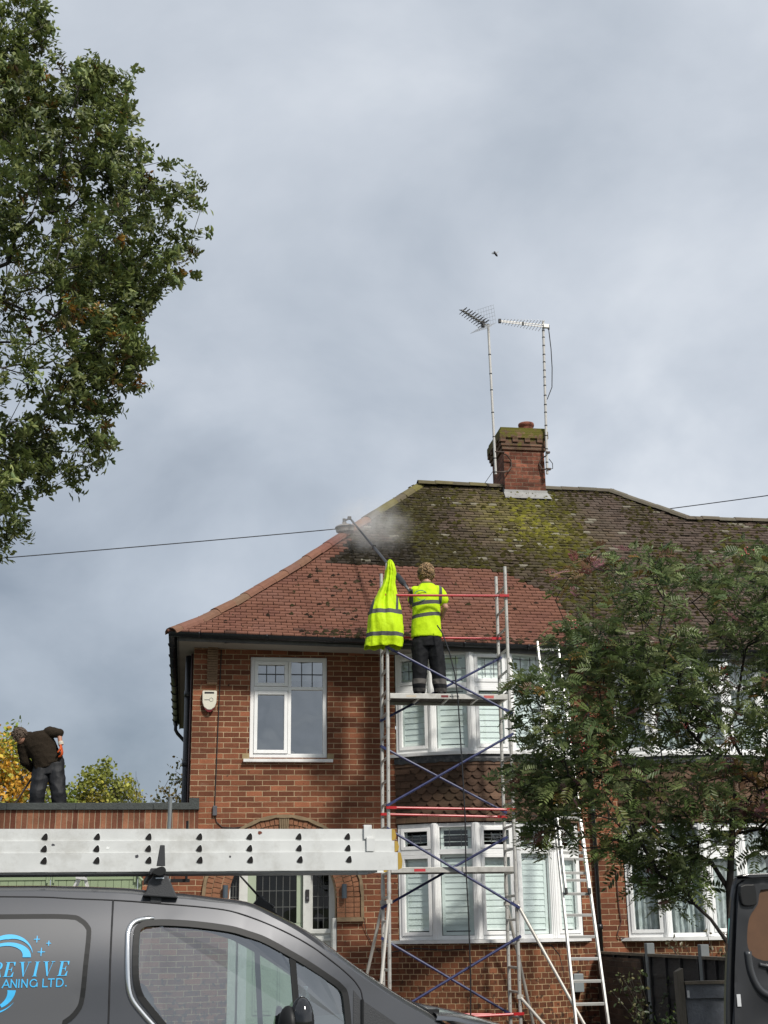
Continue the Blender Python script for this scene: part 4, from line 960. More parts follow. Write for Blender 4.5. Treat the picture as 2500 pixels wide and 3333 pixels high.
m = MB(); m.lathe((1.674, .212, 2.075), [(.016, 0), (.016, .003)], 14, (0, -1, 0)); m.build('button', mat('button_grey', (.10, .10, .11), .3), db)
# ================================================================ garage
GY = -.12
gar = thing('flat_roof_garage', 'brick garage with grey felt edged flat roof and sage green doors', 'garage', (-3.0, GY, GZ))
m = MB(); fnG = lambda x, z: (x, GY, z)
wall_grid(m, fnG, -7.5, .125, GZ - .3, 3.0, [(-4.3, -.60, GZ - .3, 2.62)]); reveal(m, -4.3, -.60, GZ - .3, 2.62, GY, GY + .12)
quad_uv(m, [(.125, GY, GZ), (.125, 0, GZ), (.125, 0, 3.0), (.125, GY, 3.0)], [(0, GZ), (.12, GZ), (.12, 3), (0, 3)])
wall_grid(m, lambda y, z: (-7.5, 6 - y, z), 0, 6.1, GZ - .3, 3.25, [])
m.build('wall', BRICK, gar)
m = MB(); wall_grid(m, lambda x, z: (x, GY - .003, z), -7.5, .127, 3.0, 3.262, []); m.build('soldier_course', BRICKS, gar)
FELT = mat('roof_felt', (.055, .062, .060), .9, var=.22, scale=18, bump=.5)
m = MB(); x = -7.6
while x < .13:
    e = min(x + random.uniform(.9, 1.05), .135); m.span(x + .0015, e - .0015, GY - .045, GY + .16, 3.258 + random.uniform(-.002, .002), 3.352 + random.uniform(-.003, .003)); x = e
m.build('felt_kerb', FELT, gar, bevel=.006)
m = MB(); m.span(-7.5, -.005, GY + .16, 6, 3.08, 3.12); m.span(-.004, .13, GY - .02, GY + .115, 3.354, 3.42); m.build('flat_roof', FELT, gar)
m = MB(); xs = -4.3
m.span(-4.3, -.60, GY + .05, GY + .11, 2.53, 2.62); m.span(-.66, -.60, GY + .045, GY + .11, GZ, 2.53); m.span(-4.3, -4.24, GY + .045, GY + .11, GZ, 2.53); m.build('door_frame', GREEND, gar)
for a, b in ((-4.235, -3.03), (-3.024, -1.826), (-1.820, -.665)):
    m = MB(); k = 11; w_ = (b - a - .01) / k
    for i in range(k): m.span(a + w_ * i + .002, a + w_ * (i + 1) - .003, GY + .07, GY + .09, GZ + .04, 2.37)
    m.span(a, b, GY + .055, GY + .095, 2.34, 2.525); m.span(a + .01, b - .01, GY + .091, GY + .11, GZ + .04, 2.34); 
    for x in (a + .005, b - .035): m.span(x, x + .03, GY + .06, GY + .07, GZ + .04, 2.34)
    d_ = m.build('garage_door', GREEND, gar)
    m = MB()
    for x in (a + .04, b - .04): m.span(x - .012, x + .012, GY + .035, GY + .055, 2.30, 2.43)
    m.build('hinge', GREEND, d_)
m = MB(); m.tube([(-.64, GY - .03, 2.62), (-.64, GY - .03, 2.36), (-.60, GY - .03, 2.32)], .02, 8); m.build('door_bolt', GREEND, gar)
st = thing('step_ladder', 'small folding aluminium step ladder in front of the green garage doors', 'step ladder', (-1.34, -.85, GZ))
def bar_set(name, bars, w, h, m_, par):
    q = MB()
    for a, b in bars: q.bar(a, b, w, h, (0, 1, 0))
    return q.build(name, m_, par)
for y in (-.95, -.60): MB().bar((-1.345, y, 2.44), (-2.25, y, GZ), .025, .062, (0, 1, 0)).build('front_leg', LADM, st)
for y in (-.95, -.60): MB().bar((-1.325, y, 2.36), (-.66, y, GZ), .022, .055, (0, 1, 0)).build('rear_leg', LADM, st)
for k in range(1, 8): MB().bar((-1.345 - .905 * k / 8, -.94, 2.44 - 2.14 * k / 8), (-1.345 - .905 * k / 8, -.61, 2.44 - 2.14 * k / 8), .08, .028).build('tread', LADM, st)
MB().bar((-1.42, -.985, 2.335), (-1.275, -.985, 2.315), .03, .075, (0, 1, 0)).build('hinge_plate', LADM, st)
MB().bar((-1.33, -.95, 2.375), (-1.33, -.60, 2.375), .12, .03).build('top_step', LADM, st)
# ================================================================ fences between the front gardens
FDARK = mat('fence_dark_wood', (0.030, 0.028, 0.028), .9, var=.3, scale=7, bump=.4, stretch=(1, .3, 1))
FGREY = mat('fence_grey_wood', (0.115, 0.124, 0.142), .85, var=.22, scale=9, bump=.4, dirt=.5, dcol=(.035, .036, .04))
FPOST = mat('fence_post_wood', (0.10, 0.088, 0.070), .9, var=.3, scale=10, bump=.5, stretch=(1, 1, .2))
FCON = mat('concrete_post', (.17, .185, .19), .9, var=.12)
fe = thing('garden_fence', 'dark wooden boundary fence running from the house between the front gardens', 'fence', (5.8, -2.2, GZ))
for (y0, y1) in ((-.05, -2.02), (-2.14, -3.84), (-3.96, -5.0)):
    m = MB(); k = 8; 
    for i in range(k): z = GZ + .03 + i * .118; m.bar((5.785 + .008 * (i % 2), y0, z + .06), (5.785 + .008 * (i % 2), y1, z + .06), .018, .125)
    for t in (0.02, .35, .65, .98): y = y0 + (y1 - y0) * t; m.span(5.75, 5.776, y - .02, y + .02, GZ, 1.27)
    p = m.build('fence_panel', FDARK, fe); MB().span(5.745, 5.825, y1, y0, 1.272, 1.305).build('capping_rail', mat('capping_wood', (.12, .10, .075), .85, var=.3, scale=10), p)
for y in (-2.08, -3.90): MB().span(5.75, 5.85, y - .05, y + .05, GZ, 1.43).build('fence_post', FCON, fe, bevel=.008)
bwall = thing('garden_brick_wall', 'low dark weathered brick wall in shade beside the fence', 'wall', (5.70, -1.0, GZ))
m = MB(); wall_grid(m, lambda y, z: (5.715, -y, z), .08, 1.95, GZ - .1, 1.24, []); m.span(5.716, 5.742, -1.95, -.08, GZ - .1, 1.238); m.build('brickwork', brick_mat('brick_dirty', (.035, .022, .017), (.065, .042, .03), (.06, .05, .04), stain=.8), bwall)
ff = thing('front_fence', 'grey weathered horizontal board fence panel with a rough wooden post', 'fence', (5.6, -5.0, .15))
m = MB(); zs = [.15, .42, .66, .90]
for a, b in zip(zs, zs[1:]): m.add([(x, y, z) for z, y in ((a, -5.045), (b + .02, -5.025)) for x in (5.125, 7.4)] + [(x, y + .02, z) for z, y in ((a, -5.045), (b + .02, -5.025)) for x in (5.125, 7.4)], [(0, 1, 3, 2), (4, 6, 7, 5), (0, 4, 5, 1), (2, 3, 7, 6), (0, 2, 6, 4), (1, 5, 7, 3)])
m.span(5.125, 7.4, -5.06, -5.01, .92, 1.055); m.build('board_panel', FGREY, ff)
MB().span(5.11, 7.4, -5.085, -4.98, 1.058, 1.088).build('capping_rail', MATS['capping_wood'], ff)
MB().add([(5.035, -5.07, .1), (5.105, -5.07, .1), (5.105, -4.97, .1), (5.035, -4.97, .1), (5.035, -5.07, 1.185), (5.105, -5.07, 1.215), (5.105, -4.97, 1.22), (5.035, -4.97, 1.18)], [(3, 2, 1, 0), (4, 5, 6, 7), (0, 1, 5, 4), (1, 2, 6, 5), (2, 3, 7, 6), (3, 0, 4, 7)]).build('fence_post', FPOST, ff)
MB().span(5.13, 5.155, -5.068, -5.061, .93, 1.0).build('white_bracket', mat('bracket_white', (.55, .55, .55), .5), ff)
# ================================================================ roof washing gear
PB = mat('pole_black', (.018, .018, .02), .35, var=.15)
wash = thing('surface_cleaner', 'round steel surface cleaner on a long black lance spraying the roof hip', 'cleaner', (2.42, 2.25, 8.36))
hc = Vector((2.455, 2.15, 8.135)); axn = Vector((-.20, -.52, .80)).normalized(); axn = Vector((-.10, -.12, .98)).normalized()
MB().lathe(hc, [(.145, -.05), (.158, -.045), (.160, -.01), (.150, .012), (.10, .03), (.04, .04), (.035, .075), (.0, .08)], 28, axn).build('disc_hood', mat('brushed_steel', (.34, .30, .26), .38, metal=.7, var=.1, dirt=.4, dcol=(.1, .08, .06)), wash, smooth=True)
MB().lathe(hc, [(.162, -.03), (.166, -.022), (.166, -.006), (.160, 0)], 28, axn).build('rubber_skirt', PB, wash)
MB().lathe(hc - axn * .09, [(.150, 0), (.155, .045)], 28, axn).build('brush_skirt', mat('grey_brush', (.22, .20, .18), .8), wash)
P0 = Vector((2.975, -1.29, 6.135)); P1 = Vector((2.545, 2.05, 8.235)); j = P0.lerp(P1, .57)
m = MB(); m.tube([hc + axn * .09, P1 + Vector((-.04, .03, .01)), P1], .016, 8); m.box(P1 + Vector((-.02, .01, .02)), (.06, .05, .05)); m.box(hc + axn * .10, (.05, .05, .06)); m.build('swivel_head', PB, wash)
m = MB(); m.tube([P1, j], .0175, 8); m.tube([j, P0], .023, 10); m.box(j, (.06, .06, .06)); m.build('lance', PB, wash)
m = MB(); m.tube([P0.lerp(P1, .085), P0.lerp(P1, .10), P0.lerp(P1, .20), P0.lerp(P1, .215)], [.024, .040, .043, .024], 10); m.build('grip_sleeve', BLKM, wash)
m = MB(); m.tube([P0.lerp(P1, .02), P0.lerp(P1, .06)], .023, 10); m.build('clamp_ring', ALU, wash)
tag(MB().tube([(3.30, -1.49, 5.62), (3.36, -1.54, 5.50), (3.43, -1.60, 5.25), (3.50, -1.60, 4.95), (3.535, -1.60, 4.6), (3.55, -1.595, 4.2), (3.57, -1.59, 3.6), (3.585, -1.585, 3.0), (3.575, -1.58, 2.4), (3.59, -1.58, 1.8), (3.59, -1.58, 1.0), (3.56, -1.60, .32), (3.3, -1.8, .31)], .0095, 8).build('pressure_hose', PB), 'black hose hanging from the worker down the front of the scaffold', 'hose')
tag(MB().tube([(-2.19, 1.03, 3.98), (-2.50, 1.0, 3.42), (-2.66, .98, 3.13)], .014, 8).build('scraper_handle', mat('dark_wood_handle', (.045, .03, .02), .6)), 'dark long handle held down by the bending worker on the garage', 'tool')
# spray mist
def mist(name, c, r, dens, label):
    m_ = bpy.data.materials.new(name); m_.use_nodes = True; n, l, new = NT(m_.node_tree); n.clear()
    tc = new('ShaderNodeTexCoord').outputs['Object']; sc_ = new('ShaderNodeVectorMath', operation='DIVIDE', ins={0: tc, 1: r}).outputs[0]
    ln = new('ShaderNodeVectorMath', operation='LENGTH', ins={0: sc_}).outputs['Value']
    f = mth(new, 'SUBTRACT', 1.0, ln, clamp=True); f = mth(new, 'POWER', f, 1.4)
    nz_ = new('ShaderNodeTexNoise', ins={'Vector': tc, 'Scale': 4.5, 'Detail': 3.0}).outputs[0]
    f = mth(new, 'MULTIPLY', f, mth(new, 'MULTIPLY', ramp(new, nz_, [(.35, .15), (.65, 1.0)]), dens))
    v = new('ShaderNodeVolumePrincipled', ins={'Color': (.99, .99, .99, 1), 'Density': f, 'Anisotropy': -.25})
    new('ShaderNodeOutputMaterial', ins={1: v.outputs[0]})
    o = MB().ball(c, r, 24, 14).build(name, m_, org=c); tag(o, label, 'spray', kind='stuff'); return o
mist('water_spray', (2.80, 1.68, 7.98), (.85, .66, .62), 2.3, 'pale water mist drifting over the tiles by the cleaner')
# insect in front of the camera
ib = Vector((.4865, -16.799, 2.7796))
ins_ = thing('flying_insect', 'tiny dark flying insect with pale wings against the grey sky', 'insect', ib)
q = Matrix.Rotation(R(-32), 3, 'Y')
MB().ball(ib, (.0020, .0024, .0058), 10, 8, q).build('body', mat('insect_dark', (.022, .016, .024), .5), ins_)
for d_, w_ in ((Vector((-.0075, .001, .0002)), .0022), (Vector((.0062, .002, .0052)), .0014), (Vector((-.0015, .002, .0060)), .0018)):
    m = MB(); b0 = ib + Vector((0, 0, .001)); pd = d_.cross(Vector((0, 1, 0))).normalized() * w_
    m.add([b0, b0 + d_ * .6 + pd, b0 + d_, b0 + d_ * .7 - pd], [(0, 1, 2, 3)]); m.build('wing', mat('insect_wing', (.16, .18, .20), .4), ins_)
# ================================================================ people
SKIN = mat('skin', (0.42, 0.22, 0.15), .55, var=.06, scale=20)
HAIR1 = mat('curly_fair_hair', rough=.6, var=.35, scale=55, vcol=True, bump=.8, bscale=120)
BOOT = mat('black_boot', (.014, .013, .013), .6, var=.2)
def cloth_mat(name, base, rules, rough=.75, var=.06):
    # rules: list of (axis, lo, hi, colour) painted as woven bands in the garment's own coordinates
    m = bpy.data.materials.new(name); m.use_nodes = True; n, l, new = NT(m.node_tree); n.clear()
    tc = new('ShaderNodeTexCoord').outputs['Object']; xyz = new('ShaderNodeSeparateXYZ', ins={0: tc}).outputs
    c = new('ShaderNodeRGB').outputs[0]; c.default_value = (*base, 1)
    for conds, colr in rules:
        f = None
        for ax, lo, hi, tilt in conds:
            v = xyz[ax]
            if tilt: v = mth(new, 'ADD', v, mth(new, 'MULTIPLY', xyz[tilt[0]], tilt[1]))
            g = mth(new, 'MULTIPLY', mth(new, 'GREATER_THAN', v, lo), mth(new, 'LESS_THAN', v, hi))
            f = g if f is None else mth(new, 'MULTIPLY', f, g)
        c = mixc(new, f, c, colr)
    nz_ = new('ShaderNodeTexNoise', ins={'Vector': tc, 'Scale': 14.0, 'Detail': 4.0}).outputs[0]
    c = new('ShaderNodeVectorMath', operation='SCALE', ins={0: c, 'Scale': mth(new, 'ADD', mth(new, 'MULTIPLY', mth(new, 'SUBTRACT', nz_, .5), var * 4), 1.0)}).outputs[0]
    p = new('ShaderNodeBsdfPrincipled', ins={'Base Color': c, 'Roughness': rough}); p.inputs['Specular IOR Level'].default_value = .2
    b = new('ShaderNodeBump', ins={'Height': new('ShaderNodeTexNoise', ins={'Vector': tc, 'Scale': 26.0, 'Detail': 3.0}).outputs[0], 'Strength': .25, 'Distance': .02}); l.new(b.outputs[0], p.inputs['Normal'])
    new('ShaderNodeOutputMaterial', ins={0: p.outputs[0]}); return m
HV = (0.50, 0.72, 0.010); BAND = (0.085, 0.085, 0.088)
def limb(mb, pts, rs, n=14):
    P = [Vector(p) for p in pts]
    mb.tube(P, rs, n)
    for p, r in zip(P, rs): mb.ball(p, r, 12, 8)
def hand(mb, w, d, palm_n, side, s=1.0, curl=.6, rf=.0095):
    # w wrist, d pointing direction, palm_n palm normal, side thumb side
    w, d, pn, sd = Vector(w), Vector(d).normalized(), Vector(palm_n).normalized(), Vector(side).normalized()
    for k in range(4):
        o = sd * (.030 - .020 * k) * s
        limb(mb, [w + o * .6, w + d * .05 * s + o, w + d * .09 * s + o], [.015 * s] * 3, 10)
        L = (.072, .080, .075, .058)[k] * s; p = w + d * .09 * s + o; dd = d
        pts = [p]
        for j_ in range(3):
            a = curl * (j_ + .6); dd = (d * cos(a) + pn * sin(a)); pts.append(pts[-1] + dd * L / 3)
        limb(mb, pts, [rf * s, rf * s, rf * .92 * s, rf * .8 * s], 8)
    t0 = w + d * .03 * s + sd * .028 * s
    limb(mb, [t0, t0 + (d * .5 + sd * .8 + pn * .3).normalized() * .035 * s, t0 + (d * .8 + sd * .7 + pn * .7).normalized() * .068 * s], [.014 * s, .012 * s, .010 * s], 8)
def head(mb, c, fwd, up, s=1.0):
    c, f, u = Vector(c), Vector(fwd).normalized(), Vector(up).normalized(); sd = f.cross(u).normalized(); u = sd.cross(f)
    M = Matrix((sd, f, u)).transposed()
    mb.ball(c, (.076 * s, .095 * s, .10 * s), 20, 14, M); mb.ball(c + f * .018 * s - u * .055 * s, (.060 * s, .070 * s, .066 * s), 16, 10, M)
    mb.ball(c + f * .035 * s - u * .095 * s, (.036 * s, .045 * s, .024 * s), 12, 8, M)
    mb.loft([(c + f * (.088 + .0) * s + u * .012 * s, sd, f, .009 * s, .008 * s), (c + f * .100 * s - u * .018 * s, sd, f, .013 * s, .016 * s), (c + f * .100 * s - u * .030 * s, sd, f, .016 * s, .014 * s)], 10)
    mb.ball(c + f * .083 * s - u * .062 * s, (.024 * s, .010 * s, .007 * s), 10, 6, M); mb.ball(c + f * .080 * s - u * .074 * s, (.021 * s, .010 * s, .008 * s), 10, 6, M)
    for k in (-1, 1):
        mb.ball(c + sd * k * .078 * s - u * .015 * s, (.010 * s, .022 * s, .032 * s), 10, 8, M); mb.ball(c + f * .082 * s + sd * k * .030 * s + u * .012 * s, (.016 * s, .008 * s, .008 * s), 8, 6, M)
        mb.ball(c + f * .080 * s + sd * k * .030 * s + u * .030 * s, (.020 * s, .010 * s, .006 * s), 8, 6, M)
    return M
def folds(sx_, amp, ax=1.0, seed=0.0):
    def f(co):
        p = Vector((co.x * sx_, co.y * sx_, co.z * sx_ * ax + seed)); a = mnoise.noise(p); b = mnoise.noise(p * 2.3 + Vector((4, 1, 2)))
        return amp * (1 - abs(a) * 2.2) * .7 + amp * .45 * b
    return f
def eyes(par, c, fwd, up):
    c, f, u = Vector(c), Vector(fwd).normalized(), Vector(up).normalized(); sd = f.cross(u).normalized()
    for k in (-1, 1):
        m = MB(); m.ball(c + f * .084 + sd * k * .030 + u * .012, (.011, .011, .009), 10, 8); m.build('eye', mat('eye_white', (.55, .53, .5), .3), par)
# ---- worker on the scaffold, seen from behind
pz = 4.676; man = thing('person', 'worker in yellow hi-vis polo shirt and black trousers standing on the scaffold platform', 'person', (3.20, -1.25, pz))
X, Y = 3.20, -1.25; UP = Vector((0, 0, 1))
hd = Vector((3.215, -1.20, 6.430)); fw = Vector((-.18, .95, .22))
hipz = 5.53; shz = 6.20
FL, FR = Vector((3.065, -1.24, pz + .05)), Vector((3.36, -1.28, pz + .05))
SL, SR = Vector((3.045, -1.235, shz - .02)), Vector((3.375, -1.27, shz - .03))
EL_ = Vector((3.03, -1.02, 6.0))
WL = Vector((2.97, -1.19, 6.13)); ER, WR = Vector((3.462, -1.30, 5.925)), Vector((3.405, -1.14, 5.755))
b = MB(); head(b, hd, fw, (0, -.1, 1)); limb(b, [hd - UP * .05 + Vector((-.0, -.02, 0)), (3.21, -1.25, 6.28)], [.056, .062])
tors = [(5.45, .155, .105), (5.58, .160, .110), (5.75, .155, .105), (5.92, .170, .115), (6.08, .180, .115), (6.18, .165, .095), (6.25, .09, .07)]
b.loft([((3.195 + .01 * (z - 5.4), -1.25, z), (1, -.10, 0), (.1, 1, 0), rx, ry) for z, rx, ry in tors], 20)
for H_, K_, A_, F_ in ((Vector((3.105, -1.25, 5.50)), Vector((3.08, -1.22, 5.13)), FL, Vector((3.055, -1.12, pz + .03))), (Vector((3.295, -1.25, 5.50)), Vector((3.335, -1.22, 5.13)), FR, Vector((3.375, -1.15, pz + .03)))):
    limb(b, [H_, K_, A_], [.085, .060, .042]); limb(b, [A_ - UP * .01, F_], [.04, .035])
limb(b, [SL, EL_, WL], [.055, .042, .028]); limb(b, [SR, ER, WR], [.055, .043, .028])
hand(b, WL, (.05, -.12, .1), (.4, .6, 0), (-.5, .3, .6), 1, 1.1); hand(b, WR, (-.22, .12, -.05), (-.3, -.1, -.6), (0, .5, .7), 1, .8)
body = remesh(b, 'body', SKIN, man, .0075, 3); eyes(body, hd, fw, (0, -.1, 1))
b = MB()
b.loft([((3.19 + .008 * (z - 5.4) + dx, -1.25, z), (1, -.10, 0), (.1, 1, 0), rx, ry) for z, rx, ry, dx in ((5.50, .215, .150, -.005), (5.56, .213, .150, 0), (5.70, .205, .145, 0), (5.85, .195, .145, 0), (6.00, .195, .150, 0), (6.10, .198, .145, 0), (6.17, .188, .125, .004), (6.225, .13, .10, .01), (6.285, .078, .075, .015))], 28)
limb(b, [SL + Vector((.015, 0, -.02)), SL.lerp(EL_, .6)], [.080, .076]); limb(b, [SR - Vector((.01, 0, .015)), SR.lerp(ER, .30), SR.lerp(ER, .55)], [.085, .086, .084])
zo = pz; hvm = cloth_mat('hi_vis_polo', HV, [([(2, 5.945 - zo, 6.0 - zo, (0, -.10)), (0, -.22, .187, None)], BAND), ([(2, 5.775 - zo, 5.828 - zo, (0, -.12)), (0, -.24, .22, None)], BAND), ([(0, .085, .128, (2, -.055)), (2, 5.97 - zo, 6.30 - zo, None)], BAND), ([(0, -.205, -.165, (2, .02)), (2, 5.97 - zo, 6.18 - zo, None)], BAND), ([(2, 6.262 - zo, 6.4 - zo, None)], (.10, .12, .03))])
shirt = remesh(b, 'polo_shirt', hvm, man, .0085, 4, folds(7.5, .010, .55))
m = MB(); LG = mat('pale_print', (.50, .66, .20), .7)
m.tube([(3.10 + .085 * cos(a), -1.402 + abs(cos(a)) * .012, 6.08 + .055 * sin(a)) for a in [k * pi / 10 for k in range(11)]], .006, 5)
m.tube([(3.11 + .055 * cos(a), -1.404 + abs(cos(a)) * .008, 6.03 - .035 * sin(a)) for a in [k * pi / 10 + .2 for k in range(10)]], .006, 5); m.build('printed_emblem', mat('teal_print', (.08, .24, .16), .7), shirt)
trm = cloth_mat('black_work_trousers', (.010, .0105, .0125), [([(2, .165, .235, (0, .02))], (.105, .098, .092)), ([(2, .055, .105, (0, .02))], (.075, .070, .066))])
b = MB()
b.loft([((3.195, -1.25, z), (1, -.10, 0), (.1, 1, 0), rx, ry) for z, rx, ry in ((5.36, .185, .135), (5.45, .192, .140), (5.56, .188, .135), (5.60, .18, .128))], 24)
limb(b, [(3.10, -1.25, 5.42), (3.09, -1.24, 5.13), (3.075, -1.24, 4.90), (3.07, -1.235, pz + .085)], [.118, .104, .094, .086], 18); limb(b, [(3.29, -1.25, 5.42), (3.335, -1.24, 5.13), (3.35, -1.26, 4.90), (3.362, -1.27, pz + .085)], [.118, .106, .094, .086], 18)
remesh(b, 'trousers', trm, man, .0085, 3, folds(8, .012, .8, 3.0))
for A_, dx in ((FL, -.01), (FR, .015)):
    m = MB(); limb(m, [A_ + Vector((0, -.03, -.015)), A_ + Vector((dx, .06, -.018)), A_ + Vector((dx * 2, .15, -.022))], [.050, .048, .042], 12); limb(m, [A_ + Vector((0, -.02, 0)), A_ + UP * .07], [.055, .06], 12)
    for v in range(len(m.v)): m.v[v] = (m.v[v][0], m.v[v][1], max(m.v[v][2], pz + .001))
    m.build('boot', BOOT, man, smooth=True)
def hair_cap(par, c, fwd, up, n, r, col, lens, mat_):
    c, f, u = Vector(c), Vector(fwd).normalized(), Vector(up).normalized(); sd = f.cross(u).normalized(); u = sd.cross(f); m = MB(); m.c = []
    for i in range(n):
        th, ph = random.uniform(0, 2 * pi), math.acos(random.uniform(-.62, 1))
        d = sd * (sin(ph) * cos(th)) + f * (sin(ph) * sin(th)) + u * cos(ph)
        if d.dot(f) > .55 and d.dot(u) < .55: continue
        p = c + Vector((0, 0, .008)) + sd * d.dot(sd) * .080 * r + f * d.dot(f) * .098 * r + u * d.dot(u) * .104 * r
        t = d.orthogonal().normalized(); t = Matrix.Rotation(random.random() * 6.28, 3, d) @ t; L = lens * random.uniform(.6, 1.3); pts = []
        for k in range(6): a = k * 1.1; pts.append(p + d * (.004 + .010 * (1 - cos(a * .6))) + t * (L * (k / 5 - .5)) + d.cross(t) * (.010 * sin(a)) - UP * (.010 * k / 5))
        nb = len(m.v); m.tube(pts, [.007, .0085, .009, .0085, .007, .004], 5); j = random.random(); m.c += [(*mixv(col[0], col[1], j), 1)] * (len(m.v) - nb)
    nb = len(m.v); M = Matrix((sd, f, u)).transposed(); m.ball(c - f * .018 + UP * .012, (.083 * r, .090 * r, .100 * r), 16, 12, M); m.c += [(*mixv(col[0], col[1], .2), 1)] * (len(m.v) - nb)
    return m.build('hair', mat_, par, smooth=True)
hair_cap(man, hd + Vector((0, -.005, .012)), fw, (0, -.1, 1), 620, 1.13, ((.075, .042, .020), (.46, .30, .15)), .085, HAIR1)
# ---- worker bending over on the garage roof
GR = 3.12; man2 = thing('person', 'worker in brown jumper and orange gloves bending over on the flat garage roof', 'person', (-2.0, .8, GR))
b = MB(); hd2 = Vector((-2.455, .66, 4.375)); fw2 = Vector((-.62, .35, -.62)); up2 = Vector((-.55, .15, .80))
head(b, hd2, fw2, up2, .98); limb(b, [hd2 + Vector((.05, .02, -.01)), (-2.34, .72, 4.345)], [.055, .065])
spine = [(Vector((-2.03, .84, 3.93)), .175, .125), (Vector((-2.06, .82, 4.06)), .180, .13), (Vector((-2.12, .80, 4.18)), .185, .13), (Vector((-2.19, .77, 4.28)), .195, .13), (Vector((-2.27, .74, 4.35)), .17, .11), (Vector((-2.32, .73, 4.375)), .10, .08)]
def spine_rings(e, f_=1.0): return [(p, Vector((.72, .10, .55 if i > 1 else .25)), Vector((.1, 1, -.1)), (rx + e) * f_, ry + e) for i, (p, rx, ry) in enumerate(spine)]
b.loft(spine_rings(-.02), 20)
hipL, hipR = Vector((-2.12, .84, 3.96)), Vector((-1.94, .84, 3.98)); kL, kR = Vector((-2.165, .76, 3.56)), Vector((-1.865, .76, 3.56)); aL_, aR_ = Vector((-2.165, .84, GR + .06)), Vector((-1.825, .84, GR + .06))
limb(b, [hipL, kL, aL_], [.085, .06, .045]); limb(b, [hipR, kR, aR_], [.085, .06, .045])
for a_ in (aL_, aR_): limb(b, [a_ - UP * .02, a_ + Vector((-.02, -.12, -.03))], [.04, .03])
s2R, e2R, w2R = Vector((-2.05, .76, 4.44)), Vector((-1.905, .74, 4.425)), Vector((-1.872, .70, 4.25)); s2L, e2L, w2L = Vector((-2.40, .74, 4.25)), Vector((-2.375, .80, 4.03)), Vector((-2.25, .99, 3.92))
limb(b, [s2R, e2R, w2R], [.055, .042, .03]); limb(b, [s2L, e2L, w2L], [.055, .044, .03])
hand(b, w2R, (.05, -.02, -.2), (-.6, .4, 0), (0, -.8, -.1), .9, .5); hand(b, w2L, (.08, .06, -.2), (.2, .5, 0), (-.5, -.3, 0), .9, 1.0)
body2 = remesh(b, 'body', SKIN, man2, .0075, 3); eyes(body2, hd2, fw2, up2)
b = MB(); b.loft(spine_rings(.022)[0:], 24); b.loft([(Vector((-2.03, .84, 3.99)), (1, 0, .2), (0, 1, 0), .205, .155), (Vector((-2.05, .83, 4.08)), (1, 0, .25), (0, 1, 0), .205, .155)], 24)
limb(b, [s2R, s2R.lerp(e2R, .6), e2R], [.085, .072, .064]); limb(b, [s2L, s2L.lerp(e2L, .5), e2L, e2L.lerp(w2L, .8)], [.09, .078, .072, .055]); limb(b, [(-2.33, .73, 4.36), (-2.37, .71, 4.37)], [.085, .075])
remesh(b, 'jumper', mat('brown_jumper', (.030, .023, .0165), .95, var=.2, scale=60, bump=.5, bscale=150, spec=.1), man2, .0085, 4, folds(8, .009, 1, 7))
b = MB(); limb(b, [hipL + UP * .02, kL, aL_ + UP * .03], [.125, .104, .088], 18); limb(b, [hipR + UP * .02, kR, aR_ + UP * .03], [.125, .104, .088], 18); b.loft([(Vector((-2.03, .84, z)), (1, 0, .12), (0, 1, 0), rx, .14) for z, rx in ((3.84, .19), (3.95, .20), (4.05, .195))], 20)
remesh(b, 'trousers', mat('dark_navy_trousers', (.008, .009, .012), .7, var=.2, scale=10), man2, .0085, 3, folds(7, .014, .9, 1))
for a_ in (aL_, aR_):
    m = MB(); limb(m, [a_ + Vector((0, .03, -.015)), a_ + Vector((-.03, -.15, -.022))], [.048, .04], 12); limb(m, [a_, a_ + UP * .06], [.055, .06], 12)
    for v in range(len(m.v)): m.v[v] = (m.v[v][0], m.v[v][1], max(m.v[v][2], GR + .001))
    m.build('boot', BOOT, man2, smooth=True)
ORG = mat('orange_glove', (.55, .085, .012), .6, var=.15, scale=25, bump=.4)
for w_, dv, pn, sd_ in ((w2R, (.05, -.02, -.2), (-.6, .4, 0), (0, -.8, -.1)), (w2L, (.08, .06, -.2), (.2, .5, 0), (-.5, -.3, 0))):
    b = MB(); hand(b, w_, dv, pn, sd_, 1.25 if w_ is w2R else 1.0, .5 if w_ is w2R else 1.0, .0135); g_ = remesh(b, 'glove', ORG, man2, .006, 2)
    m = MB(); m.lathe(w_ + Vector((0, 0, .03)), [(.038, -.03), (.040, .0), (.036, .022)], 14, Vector(dv) * -1); m.build('glove_cuff', mat('glove_cuff_white', (.55, .5, .42), .8), g_)
hair_cap(man2, hd2 - Vector(fw2).normalized() * .002, fw2, up2, 260, .985, ((.075, .052, .036), (.15, .11, .08)), .022, mat('cropped_hair', rough=.8, var=.2, scale=60, vcol=True))
